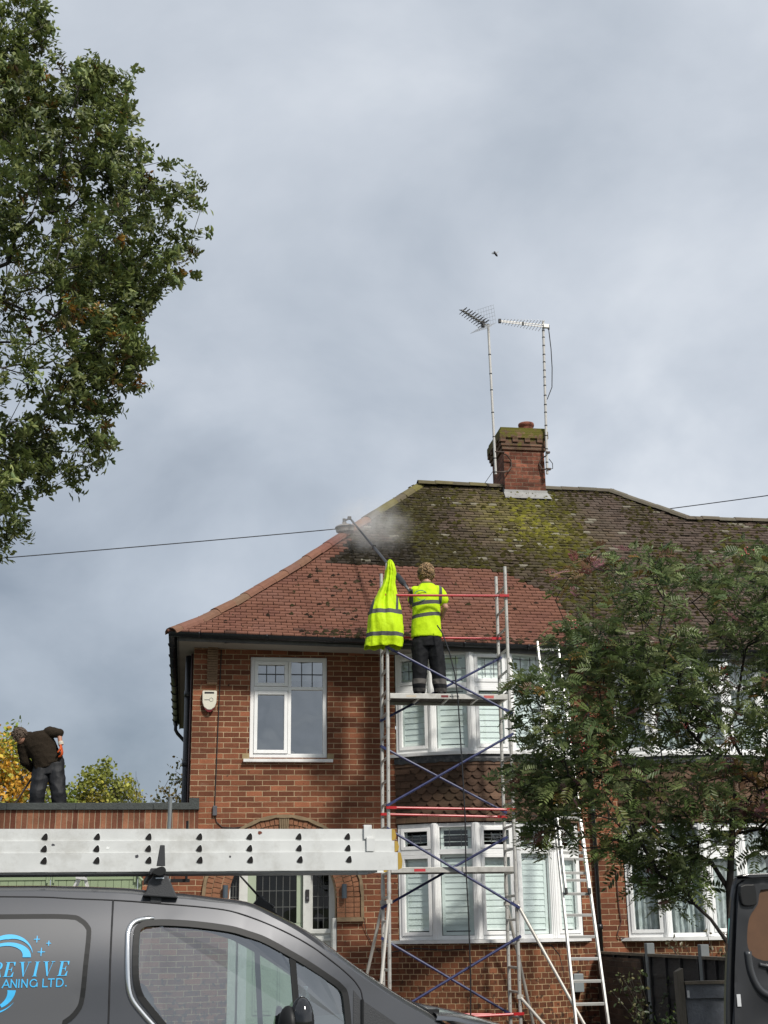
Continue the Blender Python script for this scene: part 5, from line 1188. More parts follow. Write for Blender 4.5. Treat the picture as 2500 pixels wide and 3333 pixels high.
# ================================================================ hi-vis jacket hung on the scaffold post
cyj = -1.478
jk = MB(); NJ = 96; prof_j = [  # z, xl, xr, depth
    (6.532, 2.635, 2.662, .020), (6.520, 2.618, 2.688, .040), (6.485, 2.602, 2.706, .055), (6.44, 2.597, 2.722, .06), (6.37, 2.588, 2.744, .065), (6.30, 2.580, 2.732, .07), (6.235, 2.571, 2.717, .072), (6.165, 2.541, 2.718, .08), (6.09, 2.503, 2.736, .09), (6.0, 2.450, 2.756, .10), (5.89, 2.386, 2.780, .112), (5.79, 2.356, 2.806, .12), (5.69, 2.342, 2.815, .125), (5.56, 2.328, 2.826, .13), (5.44, 2.311, 2.827, .132), (5.37, 2.299, 2.820, .134), (5.298, 2.287, 2.811, .135)]
vs = []
for zi, (z, xl, xr, dp_) in enumerate(prof_j):
    cx, rx = (xl + xr) / 2, (xr - xl) / 2; fl = min(1, zi / 9); dp_ = max(dp_, .075 if z > 6.3 else .055) + .025 * (z < 6.3)
    for k in range(NJ):
        a = 2 * pi * k / NJ; ca, sa = cos(a), sin(a)
        g = mnoise.noise(Vector((ca * 1.7, sa * 1.7, z * 1.7 + ca * 1.4))); g2 = mnoise.noise(Vector((ca * 5.5 + z * 1.5, sa * 5.5, z * 2.0)))
        f_ = (.030 * (1 - 2.4 * abs(g)) + .012 * g2) * (.30 + .7 * fl)
        sq = (abs(ca) ** 2.6 + abs(sa) ** 2.6) ** (-1 / 2.6)
        vs.append((cx + rx * ca * sq * .985 + f_ * ca * .35, cyj + dp_ * sa * sq + f_ * sa * 1.25 - .03 * fl * (1 - abs(ca)) * sin(z * 7), z + (.010 * sin(4 * a + 1) + .008 * sin(9 * a) if zi == len(prof_j) - 1 else 0)))
jk.add(vs, [(i * NJ + (k + 1) % NJ, i * NJ + k, (i + 1) * NJ + k, (i + 1) * NJ + (k + 1) % NJ) for i in range(len(prof_j) - 1) for k in range(NJ)] + [tuple(range(NJ))])
jz = 5.28; jt = thing('hi_vis_jacket', 'bright yellow hi-vis jacket with grey bands hung over the scaffold post', 'jacket', (2.64, -1.43, jz))
JM = cloth_mat('hi_vis_jacket', HV, [([(2, 5.748 - jz, 5.811 - jz, None)], BAND), ([(2, 5.429 - jz, 5.487 - jz, None)], BAND), ([(0, .030, .066, (2, -.07)), (2, 5.80 - jz, 6.04 - jz, None), (1, -.4, .02, None)], BAND), ([(0, -.418, -.380, (2, -.25)), (2, 5.80 - jz, 6.04 - jz, None)], BAND)], .65, .05)
jo = jk.build('shell', JM, jt, smooth=True)
md = jo.modifiers.new('Solidify', 'SOLIDIFY'); md.thickness = .005; md2 = jo.modifiers.new('Subsurf', 'SUBSURF'); md2.levels = 1; md2.render_levels = 2
tx = bpy.data.textures.new('cloth_creases', 'CLOUDS'); tx.noise_scale = .09; tx.noise_depth = 2
md3 = jo.modifiers.new('Displace', 'DISPLACE'); md3.texture = tx; md3.strength = .024; md3.mid_level = .5; md3.texture_coords = 'LOCAL'
# ================================================================ grey van with the triple ladder on its roof
PAINT = mat('van_grey_paint', (0.062, 0.064, 0.071), 0.36, metal=.4, var=.02, scale=2, coat=.9, spec=.5, dirt=.12, dcol=(.09, .085, .08), dscale=6)
PANELP = mat('van_panel_paint', (0.088, 0.090, 0.096), 0.45, metal=.3, var=.02, scale=2, coat=.3, dirt=.12, dcol=(.10, .095, .09), dscale=5)
VBLK = mat('van_black_trim', (.011, .0115, .012), .5, var=.12, spec=.3)
VMAT = mat('van_matt_black', (.026, .028, .032), .6, var=.12, bump=.15, bscale=200)
SEAM = mat('van_seam', (.006, .006, .008), .7)
CHROME = mat('bright_trim', (.78, .78, .77), .16, metal=.95, var=.04)
VGLASS = glass_mat('van_glass', (.68, .79, .77), 1.0, .22)
INTER = mat('van_interior', (.035, .038, .042), .8, var=.15)
INTL = mat('van_interior_light', (.20, .215, .215), .8, var=.1)
SEATM = mat('seat_fabric', (.030, .034, .040), .9, var=.2, scale=20)
VY = R(3.0); van = thing('parked_van', 'dark grey van with blue cleaning company lettering and roof bar parked at the kerb', 'van', (0, -11.8, 0), rz=VY)
VW = 1.78                                    # width of the body
def vy(z):                                   # tumblehome of the side: inset with height
    return -.055 + .055 * max(0, (z - .9)) / .45 if z < 1.35 else .16 * ((z - 1.35) / .5) ** 1.8
EDGE = [(-2.3, 1.862), (-.9, 1.858), (-.66, 1.855), (-.33, 1.842), (-.2, 1.828), (0, 1.81), (.12, 1.795), (.303, 1.772), (.437, 1.714), (.572, 1.641), (.734, 1.528), (.896, 1.414), (1.058, 1.310), (1.197, 1.232), (1.30, 1.168)]
def smooth_poly(pts, closed=False, k=4):
    n = len(pts); out = []
    for i in range(n if closed else n - 1):
        p0 = pts[(i - 1) % n] if closed or i > 0 else pts[i]; p1 = pts[i]; p2 = pts[(i + 1) % n]; p3 = pts[(i + 2) % n] if closed or i + 2 < n else p2
        for j in range(k):
            t = j / k; a = tuple(.5 * (2 * p1[d] + (p2[d] - p0[d]) * t + (2 * p0[d] - 5 * p1[d] + 4 * p2[d] - p3[d]) * t * t + (3 * p1[d] - p0[d] - 3 * p2[d] + p3[d]) * t ** 3) for d in (0, 1)); out.append(a)
    if not closed: out.append(pts[-1])
    return out
EDGES = smooth_poly(EDGE)
WINO = smooth_poly([(-.265, 1.63), (-.246, 1.685), (-.176, 1.706), (.003, 1.699), (.209, 1.672), (.313, 1.643), (.395, 1.614), (.5, 1.559), (.605, 1.500), (.711, 1.432), (.785, 1.378), (.815, 1.317), (.825, 1.10), (.79, 1.06), (.1, 1.055), (-.02, 1.075), (-.10, 1.217 - .03), (-.18, 1.279), (-.236, 1.351), (-.262, 1.45)], True)
MAING = smooth_poly([(-.250, 1.61), (-.243, 1.648), (-.205, 1.676), (-.047, 1.673), (.106, 1.657), (.262, 1.631), (.36, 1.60), (.449, 1.560), (.516, 1.524), (.528, 1.42), (.545, 1.25), (.556, 1.085), (.3, 1.075), (.1, 1.08), (0, 1.11), (-.09, 1.20), (-.17, 1.285), (-.222, 1.36), (-.245, 1.45)], True, 3)
TRIG = smooth_poly([(.552, 1.500), (.632, 1.456), (.711, 1.405), (.757, 1.362), (.779, 1.328), (.788, 1.20), (.790, 1.085), (.69, 1.075), (.582, 1.085), (.572, 1.25), (.56, 1.40)], True, 3)
SIDE = [(-2.3, .34)] + EDGES + [(1.55, 1.10), (1.80, 1.02), (1.95, .90), (2.01, .70), (1.99, .34)]
def inside(poly, x, y):
    c = False; n = len(poly)
    for i in range(n):
        (xa, ya), (xb, yb) = poly[i], poly[(i + 1) % n]
        if (ya > y) != (yb > y) and x < (xb - xa) * (y - ya) / (yb - ya) + xa: c = not c
    return c
def ring_off(poly, d):
    # offset a closed 2-D outline outward by d
    n = len(poly); A = sum(poly[i][0] * poly[(i + 1) % n][1] - poly[(i + 1) % n][0] * poly[i][1] for i in range(n)); s = 1 if A > 0 else -1; out = []
    for i in range(n):
        t = Vector((poly[(i + 1) % n][0] - poly[i - 1][0], poly[(i + 1) % n][1] - poly[i - 1][1])).normalized(); out.append((poly[i][0] + t.y * d * s, poly[i][1] - t.x * d * s))
    return out
def skin(mb, outer, holes, fn, step=.07):
    pts = []; edges = []
    def loop(p):
        b = len(pts); pts.extend([Vector(q) for q in p]); edges.extend([(b + i, b + (i + 1) % len(p)) for i in range(len(p))])
    loop(outer)
    for h in holes: loop(h)
    xs = [p[0] for p in outer]; zs = [p[1] for p in outer]; x = min(xs)
    while x < max(xs):
        z = min(zs)
        while z < max(zs):
            if inside(outer, x, z) and not any(inside(h, x, z) for h in holes) and all((x - q[0]) ** 2 + (z - q[1]) ** 2 > (step * .5) ** 2 for q in pts[:len(pts)]): pts.append(Vector((x, z)))
            z += step
        x += step
    V, E_, F, *_ = delaunay_2d_cdt(pts, edges, [], 1, 1e-5)
    keep = [f for f in F if not any(inside(h, sum(V[i].x for i in f) / len(f), sum(V[i].y for i in f) / len(f)) for h in holes)]
    mb.add([fn(v.x, v.y) for v in V], [tuple(f) for f in keep])
near = lambda off=0.0: (lambda u, z: Vector((u, vy(z) + off, z)))
far = lambda off=0.0: (lambda u, z: Vector((u, VW - vy(z) - off, z)))
WHEEL = [(1.28 + .36 * cos(a), .34 + .36 * sin(a)) for a in [pi * (1 - k / 14) for k in range(15)]]
sideW = [(-2.3, .34)] + EDGES + SIDE[len(EDGES) + 1:] + [(1.64, .34)] + [p for p in reversed(WHEEL)][0:0] + [(1.28 + .36 * cos(a), .34 + .36 * sin(a)) for a in [pi * k / 14 for k in range(1, 14)]] + [(.92, .34)]
m = MB(); skin(m, sideW, [WINO], near()); m.build('body_side', PAINT, van, local=True, smooth=True)
m = MB(); skin(m, sideW, [WINO], far()); m.build('body_side', PAINT, van, local=True, smooth=True)
# roof, windscreen pillars, bonnet
m = MB(); NR = 13; secs = []
for u, z in EDGES:
    y0 = vy(z); rise = .042 * min(1, max(.25, (1.0 - u) / .9)); secs.append([(u + .10 * max(0, min(1, (u - .1) / .6)) * sin(pi * k / (NR - 1)), y0 + (VW - 2 * y0) * (.5 - .5 * cos(pi * k / (NR - 1))), z + rise * sin(pi * k / (NR - 1)) ** .55) for k in range(NR)])
iw = max(i for i, (u, z) in enumerate(EDGES) if u < .36)
def strip(mb, S, k0, k1): 
    b = len(mb.v); w = k1 - k0 + 1; mb.add([p for s_ in S for p in s_[k0:k1 + 1]], [(i * w + k, i * w + k + 1, (i + 1) * w + k + 1, (i + 1) * w + k) for i in range(len(S) - 1) for k in range(w - 1)])
strip(m, secs[:iw + 1], 0, NR - 1); strip(m, secs[iw:], 0, 2); strip(m, secs[iw:], NR - 3, NR - 1)
roof_v = m.build('roof', PAINT, van, local=True, smooth=True)
m = MB(); strip(m, secs[iw:], 2, NR - 3); m.build('windscreen', VGLASS, van, local=True, smooth=True)
m = MB(); bon = []
for u, z in ((1.27, 1.20), (1.36, 1.195), (1.5, 1.165), (1.65, 1.125), (1.80, 1.06), (1.93, .96), (2.03, .80), (2.06, .55), (2.03, .34)):
    y0 = max(-.05, vy(z)); bon.append([(u + .06 * sin(pi * k / 12), y0 + (VW - 2 * y0) * (.5 - .5 * cos(pi * k / 12)), z + .035 * sin(pi * k / 12) ** .6) for k in range(13)])
strip(m, bon, 0, 12); m.build('bonnet', PAINT, van, local=True, smooth=True)
m = MB(); rear = [(-2.3, vy(z), z) for z in (1.86, 1.6, 1.2, .8, .34)]; m.add([p for y in (0, 1) for p in ([q for q in rear] if y == 0 else [(q[0], VW - q[1], q[2]) for q in rear])], [(i, i + 1, i + 6, i + 5) for i in range(4)]); m.build('tail', PAINT, van, local=True)
m = MB(); m.span(-2.28, 1.95, .02, VW - .02, .30, .36); m.span(.80, 1.25, .12, VW - .12, .96, 1.10); m.span(-2.28, -2.2, .1, VW - .1, .36, 1.7)
m.build('floor_pan', INTER, van, local=True)
m = MB(); cw = []
for u, z in ((1.16, 1.228), (1.24, 1.20), (1.32, 1.185), (1.37, 1.20)): cw.append([(u + .04 * sin(pi * k / 10), .10 + (VW - .20) * k / 10, z + .02 * sin(pi * k / 10)) for k in range(11)])
strip(m, cw, 0, 10); cwl = m.build('scuttle_panel', VBLK, van, local=True, smooth=True)
m = MB(); m.tube([(1.30, .24, 1.222), (1.24, .5, 1.265), (1.15, .9, 1.30)], .012, 6); m.box((1.31, .22, 1.215), (.06, .05, .05)); m.build('wiper', VBLK, van, local=True)
# window trims and glass
def band(mb, inner, outer, fn, w0, w1):
    n = len(inner); P = [fn(*p, w1) for p in inner] + [fn(*p, w1) for p in outer] + [fn(*p, w0) for p in inner] + [fn(*p, w0) for p in outer]
    mb.add(P, [(i, (i + 1) % n, n + (i + 1) % n, n + i) for i in range(n)] + [(n + i, n + (i + 1) % n, 3 * n + (i + 1) % n, 3 * n + i) for i in range(n)] + [(2 * n + i, 2 * n + (i + 1) % n, (i + 1) % n, i) for i in range(n)])
for sd_, F_ in (('n', lambda u, z, w: Vector((u, vy(z) + w, z))), ('f', lambda u, z, w: Vector((u, VW - vy(z) - w, z)))):
    m = MB(); band(m, ring_off(WINO, -.026), ring_off(WINO, .006), F_, .012, -.008)
    m.add([F_(u, z, w) for w in (-.006, .02) for u, z in ((.517, 1.535), (.550, 1.518), (.584, 1.07), (.553, 1.07))], [(0, 1, 2, 3), (4, 7, 6, 5), (0, 4, 5, 1), (1, 5, 6, 2), (3, 2, 6, 7), (0, 3, 7, 4)])
    m.build('window_rubber', VBLK, van, local=True, bevel=.003)
    for nm, pl in (('door_glass', ring_off(MAING, .012)), ('quarter_glass', ring_off(TRIG, .010))):
        m = MB(); n = len(pl); m.add([F_(*p, .012) for p in pl], [tuple(range(n))]); m.build(nm, VGLASS, van, local=True)
F1 = lambda u, z, w: Vector((u, vy(z) + w, z))
ch_ = smooth_poly([(-.165, 1.719), (-.20, 1.7155), (-.262, 1.702), (-.293, 1.665), (-.297, 1.60), (-.290, 1.44), (-.270, 1.345), (-.21, 1.268), (-.13, 1.185), (-.04, 1.08)]); m = MB(); m.tube([F1(u, z, .0) for u, z in ch_], [.003, .007, .010, .012] + [.0145] * (len(ch_) - 5) + [.012], 8); m.build('bright_window_strip', CHROME, van, local=True, smooth=True)
def seam_line(pts, r=.0042, name='panel_gap'):
    m = MB(); m.tube([F1(u, z, .0005) for u, z in smooth_poly(pts)], r, 6); return m.build(name, SEAM, van, local=True)
seam_line([(-2.3, 1.836), (-.93, 1.832), (-.57, 1.818), (-.33, 1.806), (-.18, 1.793), (.10, 1.767), (.26, 1.738), (.447, 1.667), (.605, 1.587), (.711, 1.516), (.816, 1.433), (.869, 1.375), (.892, 1.31), (.90, 1.1), (.88, .8), (.86, .45)])
seam_line([(-.379, 1.808), (-.379, 1.525), (-.374, 1.226), (-.372, .9), (-.37, .4)], .0050)
m = MB(); tri = [(.845, 1.355), (.872, 1.322), (.886, 1.305), (.900, 1.298), (.98, 1.245), (1.068, 1.186), (1.14, 1.14), (1.14, 1.06), (.835, 1.05)]; m.add([F1(u, z, -.004) for u, z in tri], [tuple(range(len(tri)))]); m.build('sail_panel', VMAT, van, local=True)
m = MB(); m.tube([F1(u, z, -.006) for u, z in ((.889, 1.308), (.886, 1.2), (.884, 1.06))], .009, 6); m.build('sail_rib', VBLK, van, local=True)
# blanked side window with the company lettering
PO = smooth_poly([(-1.95, 1.745), (-.924, 1.746), (-.603, 1.742), (-.53, 1.723), (-.488, 1.684), (-.479, 1.64), (-.486, 1.50), (-.494, 1.348), (-.515, 1.285), (-.574, 1.232), (-.70, 1.19), (-1.8, 1.19), (-1.93, 1.25), (-1.97, 1.4)], True, 3); PI_ = ring_off(PO, -.026)
m = MB(); band(m, PI_, PO, F1, .002, -.006); m.build('panel_surround', VBLK, van, local=True, smooth=False)
m = MB(); skin(m, ring_off(PO, -.024), [], near(-.0075), .09); pnl = m.build('side_panel', PANELP, van, local=True, smooth=True)
SIGN = mat('sign_blue_vinyl', (.055, .44, .80), .4, var=.02)
m = MB(); OFF = -.0105
def flat(poly): m.add([F1(u, z, OFF) for u, z in poly], [tuple(range(len(poly)))])
def tri_flat(pts): 
    V, E_, Fc, *_ = delaunay_2d_cdt([Vector(p) for p in pts], [(i, (i + 1) % len(pts)) for i in range(len(pts))], [], 1, 1e-6); m.add([F1(v.x, v.y, OFF) for v in V], [tuple(f) for f in Fc])
def cres(c, r, a0, a1, w0, w1, squash=1.0, n=26):     # tapering arc
    for i in range(n):
        q = []
        for k, s_ in ((i, 0), (i + 1, 0), (i + 1, 1), (i, 1)):
            t = k / n; a = R(a0 + (a1 - a0) * t); w = w0 + (w1 - w0) * t; rr = r - s_ * w; q.append((c[0] + rr * cos(a), c[1] + rr * sin(a) * squash))
        flat(q)
cc = (-.905, 1.515)
cres((-.875, 1.545), .120, 92, 9, .026, .001, .87); cres((-.875, 1.545), .120, 92, 180, .026, .012, .87)
cres((-.875, 1.543), .111, 92, -2, .026, .040, .62); cres((-.875, 1.543), .111, 92, 175, .026, .012, .62)
cres((-.945, 1.395), .122, -3, -60, .040, .020, .78); cres((-.945, 1.395), .136, -32, -80, .001, .012, .84)
def star(c, r):
    for dx, dz in ((r, 0), (0, r * 1.1)):
        px, pz_ = (0, .0035) if dx else (.0035, 0)
        flat([(c[0] - dx, c[1] - dz), (c[0] + px * .8, c[1] - pz_), (c[0] + dx, c[1] + dz), (c[0] - px * .8, c[1] + pz_)]) if dx else flat([(c[0], c[1] - dz), (c[0] + .0035, c[1]), (c[0], c[1] + dz), (c[0] - .0035, c[1])])
        flat([(c[0] - dx * .8 - px * .6, c[1] - dz * .8 - pz_ * .6), (c[0] + dx * .8 - px * .6, c[1] + dz * .8 - pz_ * .6), (c[0] + dx * .8 + px * .6, c[1] + dz * .8 + pz_ * .6), (c[0] - dx * .8 + px * .6, c[1] - dz * .8 + pz_ * .6)])
star((-.741, 1.625), .017); star((-.683, 1.605), .013); star((-.716, 1.565), .021)
# didone italic capitals: thick stem, hairlines
Z0, Z1 = 1.452, 1.520; SL_ = .16
def it(x, z): return (x + (z - Z0) * SL_, z)
def par(x0, x1, z0, z1): flat([it(x0, z0), it(x1, z0), it(x1, z1), it(x0, z1)])
def letE(x):
    par(x + .006, x + .018, Z0, Z1); par(x, x + .046, Z0, Z0 + .0025); par(x, x + .046, Z1 - .0025, Z1); par(x + .018, x + .034, 1.4845, 1.487); 
    flat([it(x + .046, Z0), it(x + .046, Z0 + .022), it(x + .0435, Z0 + .022), it(x + .036, Z0 + .003)]); flat([it(x + .046, Z1), it(x + .036, Z1 - .003), it(x + .0435, Z1 - .018), it(x + .046, Z1 - .018)]); flat([it(x + .034, 1.498), it(x + .030, 1.486), it(x + .034, 1.474), it(x + .0355, 1.474), it(x + .0355, 1.498)])
def letV(x):
    flat([it(x + .002, Z1), it(x + .016, Z1), it(x + .031, Z0), it(x + .026, Z0)]); flat([it(x + .041, Z1), it(x + .0435, Z1), it(x + .0295, Z0 + .004), it(x + .028, Z0 + .004)]); par(x - .004, x + .022, Z1 - .0025, Z1); par(x + .034, x + .052, Z1 - .0025, Z1)
def letI(x): par(x + .006, x + .018, Z0, Z1); par(x, x + .024, Z0, Z0 + .0025); par(x, x + .024, Z1 - .0025, Z1)
def letR(x):
    par(x + .006, x + .018, Z0, Z1); par(x, x + .024, Z0, Z0 + .0025); par(x, x + .030, Z1 - .0025, Z1); par(x + .018, x + .030, 1.4845, 1.487)
    for i in range(10):
        a0, a1 = R(90 - 18 * i), R(90 - 18 * (i + 1)); flat([it(x + .028 + .018 * cos(a), 1.502 + .018 * sin(a)) for a in (a0, a1)] + [it(x + .028 + .008 * cos(a), 1.502 + .0155 * sin(a)) for a in (a1, a0)])
    flat([it(x + .024, 1.486), it(x + .036, 1.486), it(x + .050, Z0), it(x + .038, Z0)])
letR(-.949); letE(-.890); letV(-.822); letI(-.752); letV(-.708); letE(-.633)
# thin geometric capitals
A0, A1 = 1.4035, 1.4385
def stroke(pts, w=.0052):
    for a, b_ in zip(pts, pts[1:]):
        d_ = Vector((b_[0] - a[0], b_[1] - a[1])).normalized() * w / 2; flat([(a[0] - d_.x + d_.y, a[1] - d_.y - d_.x), (b_[0] + d_.x + d_.y, b_[1] + d_.y - d_.x), (b_[0] + d_.x - d_.y, b_[1] + d_.y + d_.x), (a[0] - d_.x - d_.y, a[1] - d_.y + d_.x)])
def arcp(c, rx, rz, a0, a1, n=14): return [(c[0] + rx * cos(R(a0 + (a1 - a0) * i / n)), c[1] + rz * sin(R(a0 + (a1 - a0) * i / n))) for i in range(n + 1)]
def gA(x): stroke([(x, A0), (x + .0165, A1), (x + .033, A0)]); stroke([(x + .0065, A0 + .011), (x + .0265, A0 + .011)], .0045)
def gN(x): stroke([(x, A0), (x, A1), (x + .025, A0), (x + .025, A1)])
def gG(x): stroke(arcp((x + .0175, (A0 + A1) / 2), .0165, .0165, 40, 350)); stroke([(x + .034, A0 + .003), (x + .034, A0 + .0175)])
gA(-.888); gN(-.848); stroke([(-.811, A0), (-.811, A1)]); gN(-.797); gG(-.759); stroke(arcp((-1.005, 1.421), .0165, .0165, 40, 320)); stroke([(-.975, A1), (-.975, A0), (-.957, A0)]); stroke([(-.925, A1), (-.945, A1), (-.945, A0), (-.925, A0)]); stroke([(-.945, 1.421), (-.928, 1.421)])
stroke([(-.697, A1), (-.697, A0), (-.676, A0)]); stroke([(-.672, A1), (-.645, A1)]); stroke([(-.6585, A1), (-.6585, A0)]); stroke([(-.632, A0), (-.632, A1)]); stroke([(-.632, A1)] + arcp((-.618, (A0 + A1) / 2), .0165, .0175, 90, -90) + [(-.632, A0)]); flat([(-.590, A0 - .001), (-.584, A0 - .001), (-.584, A0 + .005), (-.590, A0 + .005)])
m.build('lettering', SIGN, pnl, local=True)
# roof bar foot, aerial, mirror, wheels, cabin
def rack(u0):
    t = MB(); f3 = lambda y0: (lambda u, z, w: Vector((u0 + u, y0 + w, z)))
    t.prism([(-.098, 1.828), (.085, 1.815), (.066, 1.850), (.046, 1.892), (.026, 1.928), (-.044, 1.928), (-.066, 1.905), (-.080, 1.850)], lambda u, z, w: Vector((u0 + u, .085 + w + (1.93 - z) * -.10 + .03, z)), .10)
    r = t.build('roof_bar_foot', VMAT, van, local=True, bevel=.006)
    t = MB(); t.prism([(-.033, 1.975), (.012, 1.975), (.006, 2.08), (-.018, 2.08)], f3(.075), .022); t.build('end_stop', VMAT, r, local=True, bevel=.003)
    t = MB(); t.prism(smooth_poly([(-.055, 1.945), (-.03, 1.965), (.0, 1.972), (.016, 1.955), (.010, 1.935), (-.015, 1.925), (-.045, 1.935)], True, 3), f3(.060), .05); t.build('bar_end_cap', VBLK, r, local=True, bevel=.006)
    t = MB(); t.span(u0 - .034, u0 + .008, .082, .084, 1.912, 1.918); t.build('white_badge', mat('badge_white', (.55, .60, .66), .4), r, local=True)
    t = MB(); t.span(u0 - .06, u0 + .01, .10, VW - .1, 1.935, 1.965); t.build('cross_bar', VMAT, r, local=True)
    t = MB(); t.span(u0 - .055, u0 + .0, .125, .165, 1.795, 1.83); t.build('clamp_plate', VMAT, r, local=True)
rack(-.135); rack(-1.75)
m = MB(); m.tube([(-.062, 1.40, 1.945), (-.056, 1.40, 2.451)], .0125, 10); m.box((-.10, 1.40, 1.95), (.12, .03, .02)); m.build('load_post', mat('pole_grey', (.20, .215, .215), .45, metal=.3, var=.08), van, local=True)
m = MB(); m.tube([(.057, 1.40, 1.945), (.053, 1.40, 2.306)], .008, 8); m.box((-.03, 1.45, 1.95), (.22, .03, .02)); m.build('load_post', VBLK, van, local=True)
m = MB(); m.tube([(.535, .90, 1.775), (.46, .90, 1.83), (.34, .90, 1.955)], [.012, .007, .005], 8); m.add([(.42, .87, 1.80), (.56, .88, 1.735), (.56, .92, 1.735), (.42, .93, 1.80), (.455, .895, 1.845), (.47, .905, 1.845)], [(0, 1, 4), (1, 2, 5, 4), (2, 3, 5), (3, 0, 4, 5)]); m.build('radio_aerial', VBLK, van, local=True)
m = MB(); M_ = Matrix.Rotation(R(12), 3, 'Z'); m.ball((.56, -.15, 1.215), (.062, .075, .122), 20, 14, M_); m.build('mirror_cap', mat('gloss_black', (.010, .010, .011), .08, coat=.6, var=.05), van, local=True, smooth=True)
m = MB(); m.ball((.495, -.13, 1.20), (.045, .085, .095), 16, 10, M_); m.bar((.60, -.10, 1.16), (.70, .02, 1.15), .05, .06); m.build('mirror_arm', VBLK, van, local=True, smooth=True)
for u in (1.28, -1.75):
    for y, s_ in ((.10, -1), (VW - .10, 1)):
        w = MB(); w.lathe((u, y, .32), [(.20, -.09), (.31, -.10), (.325, -.07), (.325, .07), (.31, .10), (.20, .09)], 28, (0, 1, 0)); wo = w.build('tyre', BLKM, van, local=True, smooth=True)
        w = MB(); w.lathe((u, y + s_ * .07, .32), [(.21, -.02), (.20, 0), (.06, .02), (0, .02)], 24, (0, s_, 0)); w.build('rim', mat('alloy_grey', (.3, .3, .31), .4, metal=.6), wo, local=True)
m = MB()
for k in range(9):
    pass
m.loft([((u, VW / 2, z), (0, 1, 0), (.1, 0, 1), .80, h) for u, z, h in ((.62, 1.02, .03), (.70, 1.06, .07), (.85, 1.09, .08), (1.05, 1.10, .08), (1.20, 1.12, .05))], 20); m.build('dashboard', mat('dash_plastic', (.045, .05, .055), .7), van, local=True, smooth=True)
for y in (.45, 1.32):
    m = MB(); m.loft([((u, y, z), (0, 1, 0), (1, 0, .25), .24 - .05 * (z > 1.15), .075) for u, z in ((-.08, .60), (-.10, .80), (-.14, 1.0), (-.17, 1.12), (-.18, 1.16))], 16); s_ = m.build('seat', SEATM, van, local=True, smooth=True)
    m = MB(); m.ball((-.20, y, 1.27), (.06, .14, .095), 14, 10); m.build('head_rest', SEATM, s_, local=True, smooth=True)
m = MB(); m.tube([(.52 + .03 * cos(a), .45 + .19 * cos(a), 1.07 + .18 * sin(a)) for a in [2 * pi * k / 24 for k in range(25)]], .016, 8); m.build('steering_wheel', VBLK, van, local=True)
wb = thing('water_bottle', 'clear plastic water bottle on the van dashboard seen through the side window', 'bottle', (.686, -10.763, 1.155))
MB().lathe((0, 0, 0), [(.030, 0), (.032, .01), (.031, .05), (.033, .06), (.031, .10), (.033, .11), (.020, .145), (.012, .155), (.012, .165)], 16).build('bottle_body', glass_mat('bottle_plastic', (.80, .86, .86), 2.0, .12), wb, local=True, smooth=True)
MB().lathe((0, 0, 0), [(.0145, .165), (.0145, .182), (.012, .184)], 12).build('bottle_cap', mat('cap_white', (.6, .63, .65), .5), wb, local=True)
# ---- triple ladder lying on the roof bars
LADW = mat('roof_ladder_aluminium', (0.60, 0.61, 0.60), 0.5, metal=.15, var=.09, scale=7, dirt=.6, dcol=(.33, .32, .29), dscale=5)
HOLE = mat('ladder_hole', (.006, .005, .005), .9); YEL = mat('yellow_end_plug', (.42, .27, .03), .6, var=.2, dirt=.4)
tl = thing('triple_ladder', 'weathered three section aluminium ladder strapped flat on the grey van roof', 'ladder', (0, -11.8, 1.965), rz=VY)
ZB = 1.965
def stile(q, u0, u1, y, z0, z1, sg):
    # C-section rail
    q.span(u0, u1, y, y + .004, z0 + .003, z1 - .003); q.span(u0, u1, y + .0, y + sg * .028, z0, z0 + .003); q.span(u0, u1, y, y + sg * .028, z1 - .003, z1)
specs = [(-3.6, 1.145, .25, 1.955, 2.050, .0, 'base'), (-3.55, 1.130, .262, 2.050, 2.112, .012, 'mid'), (-3.5, 1.118, .274, 2.112, 2.176, .0, 'top')]
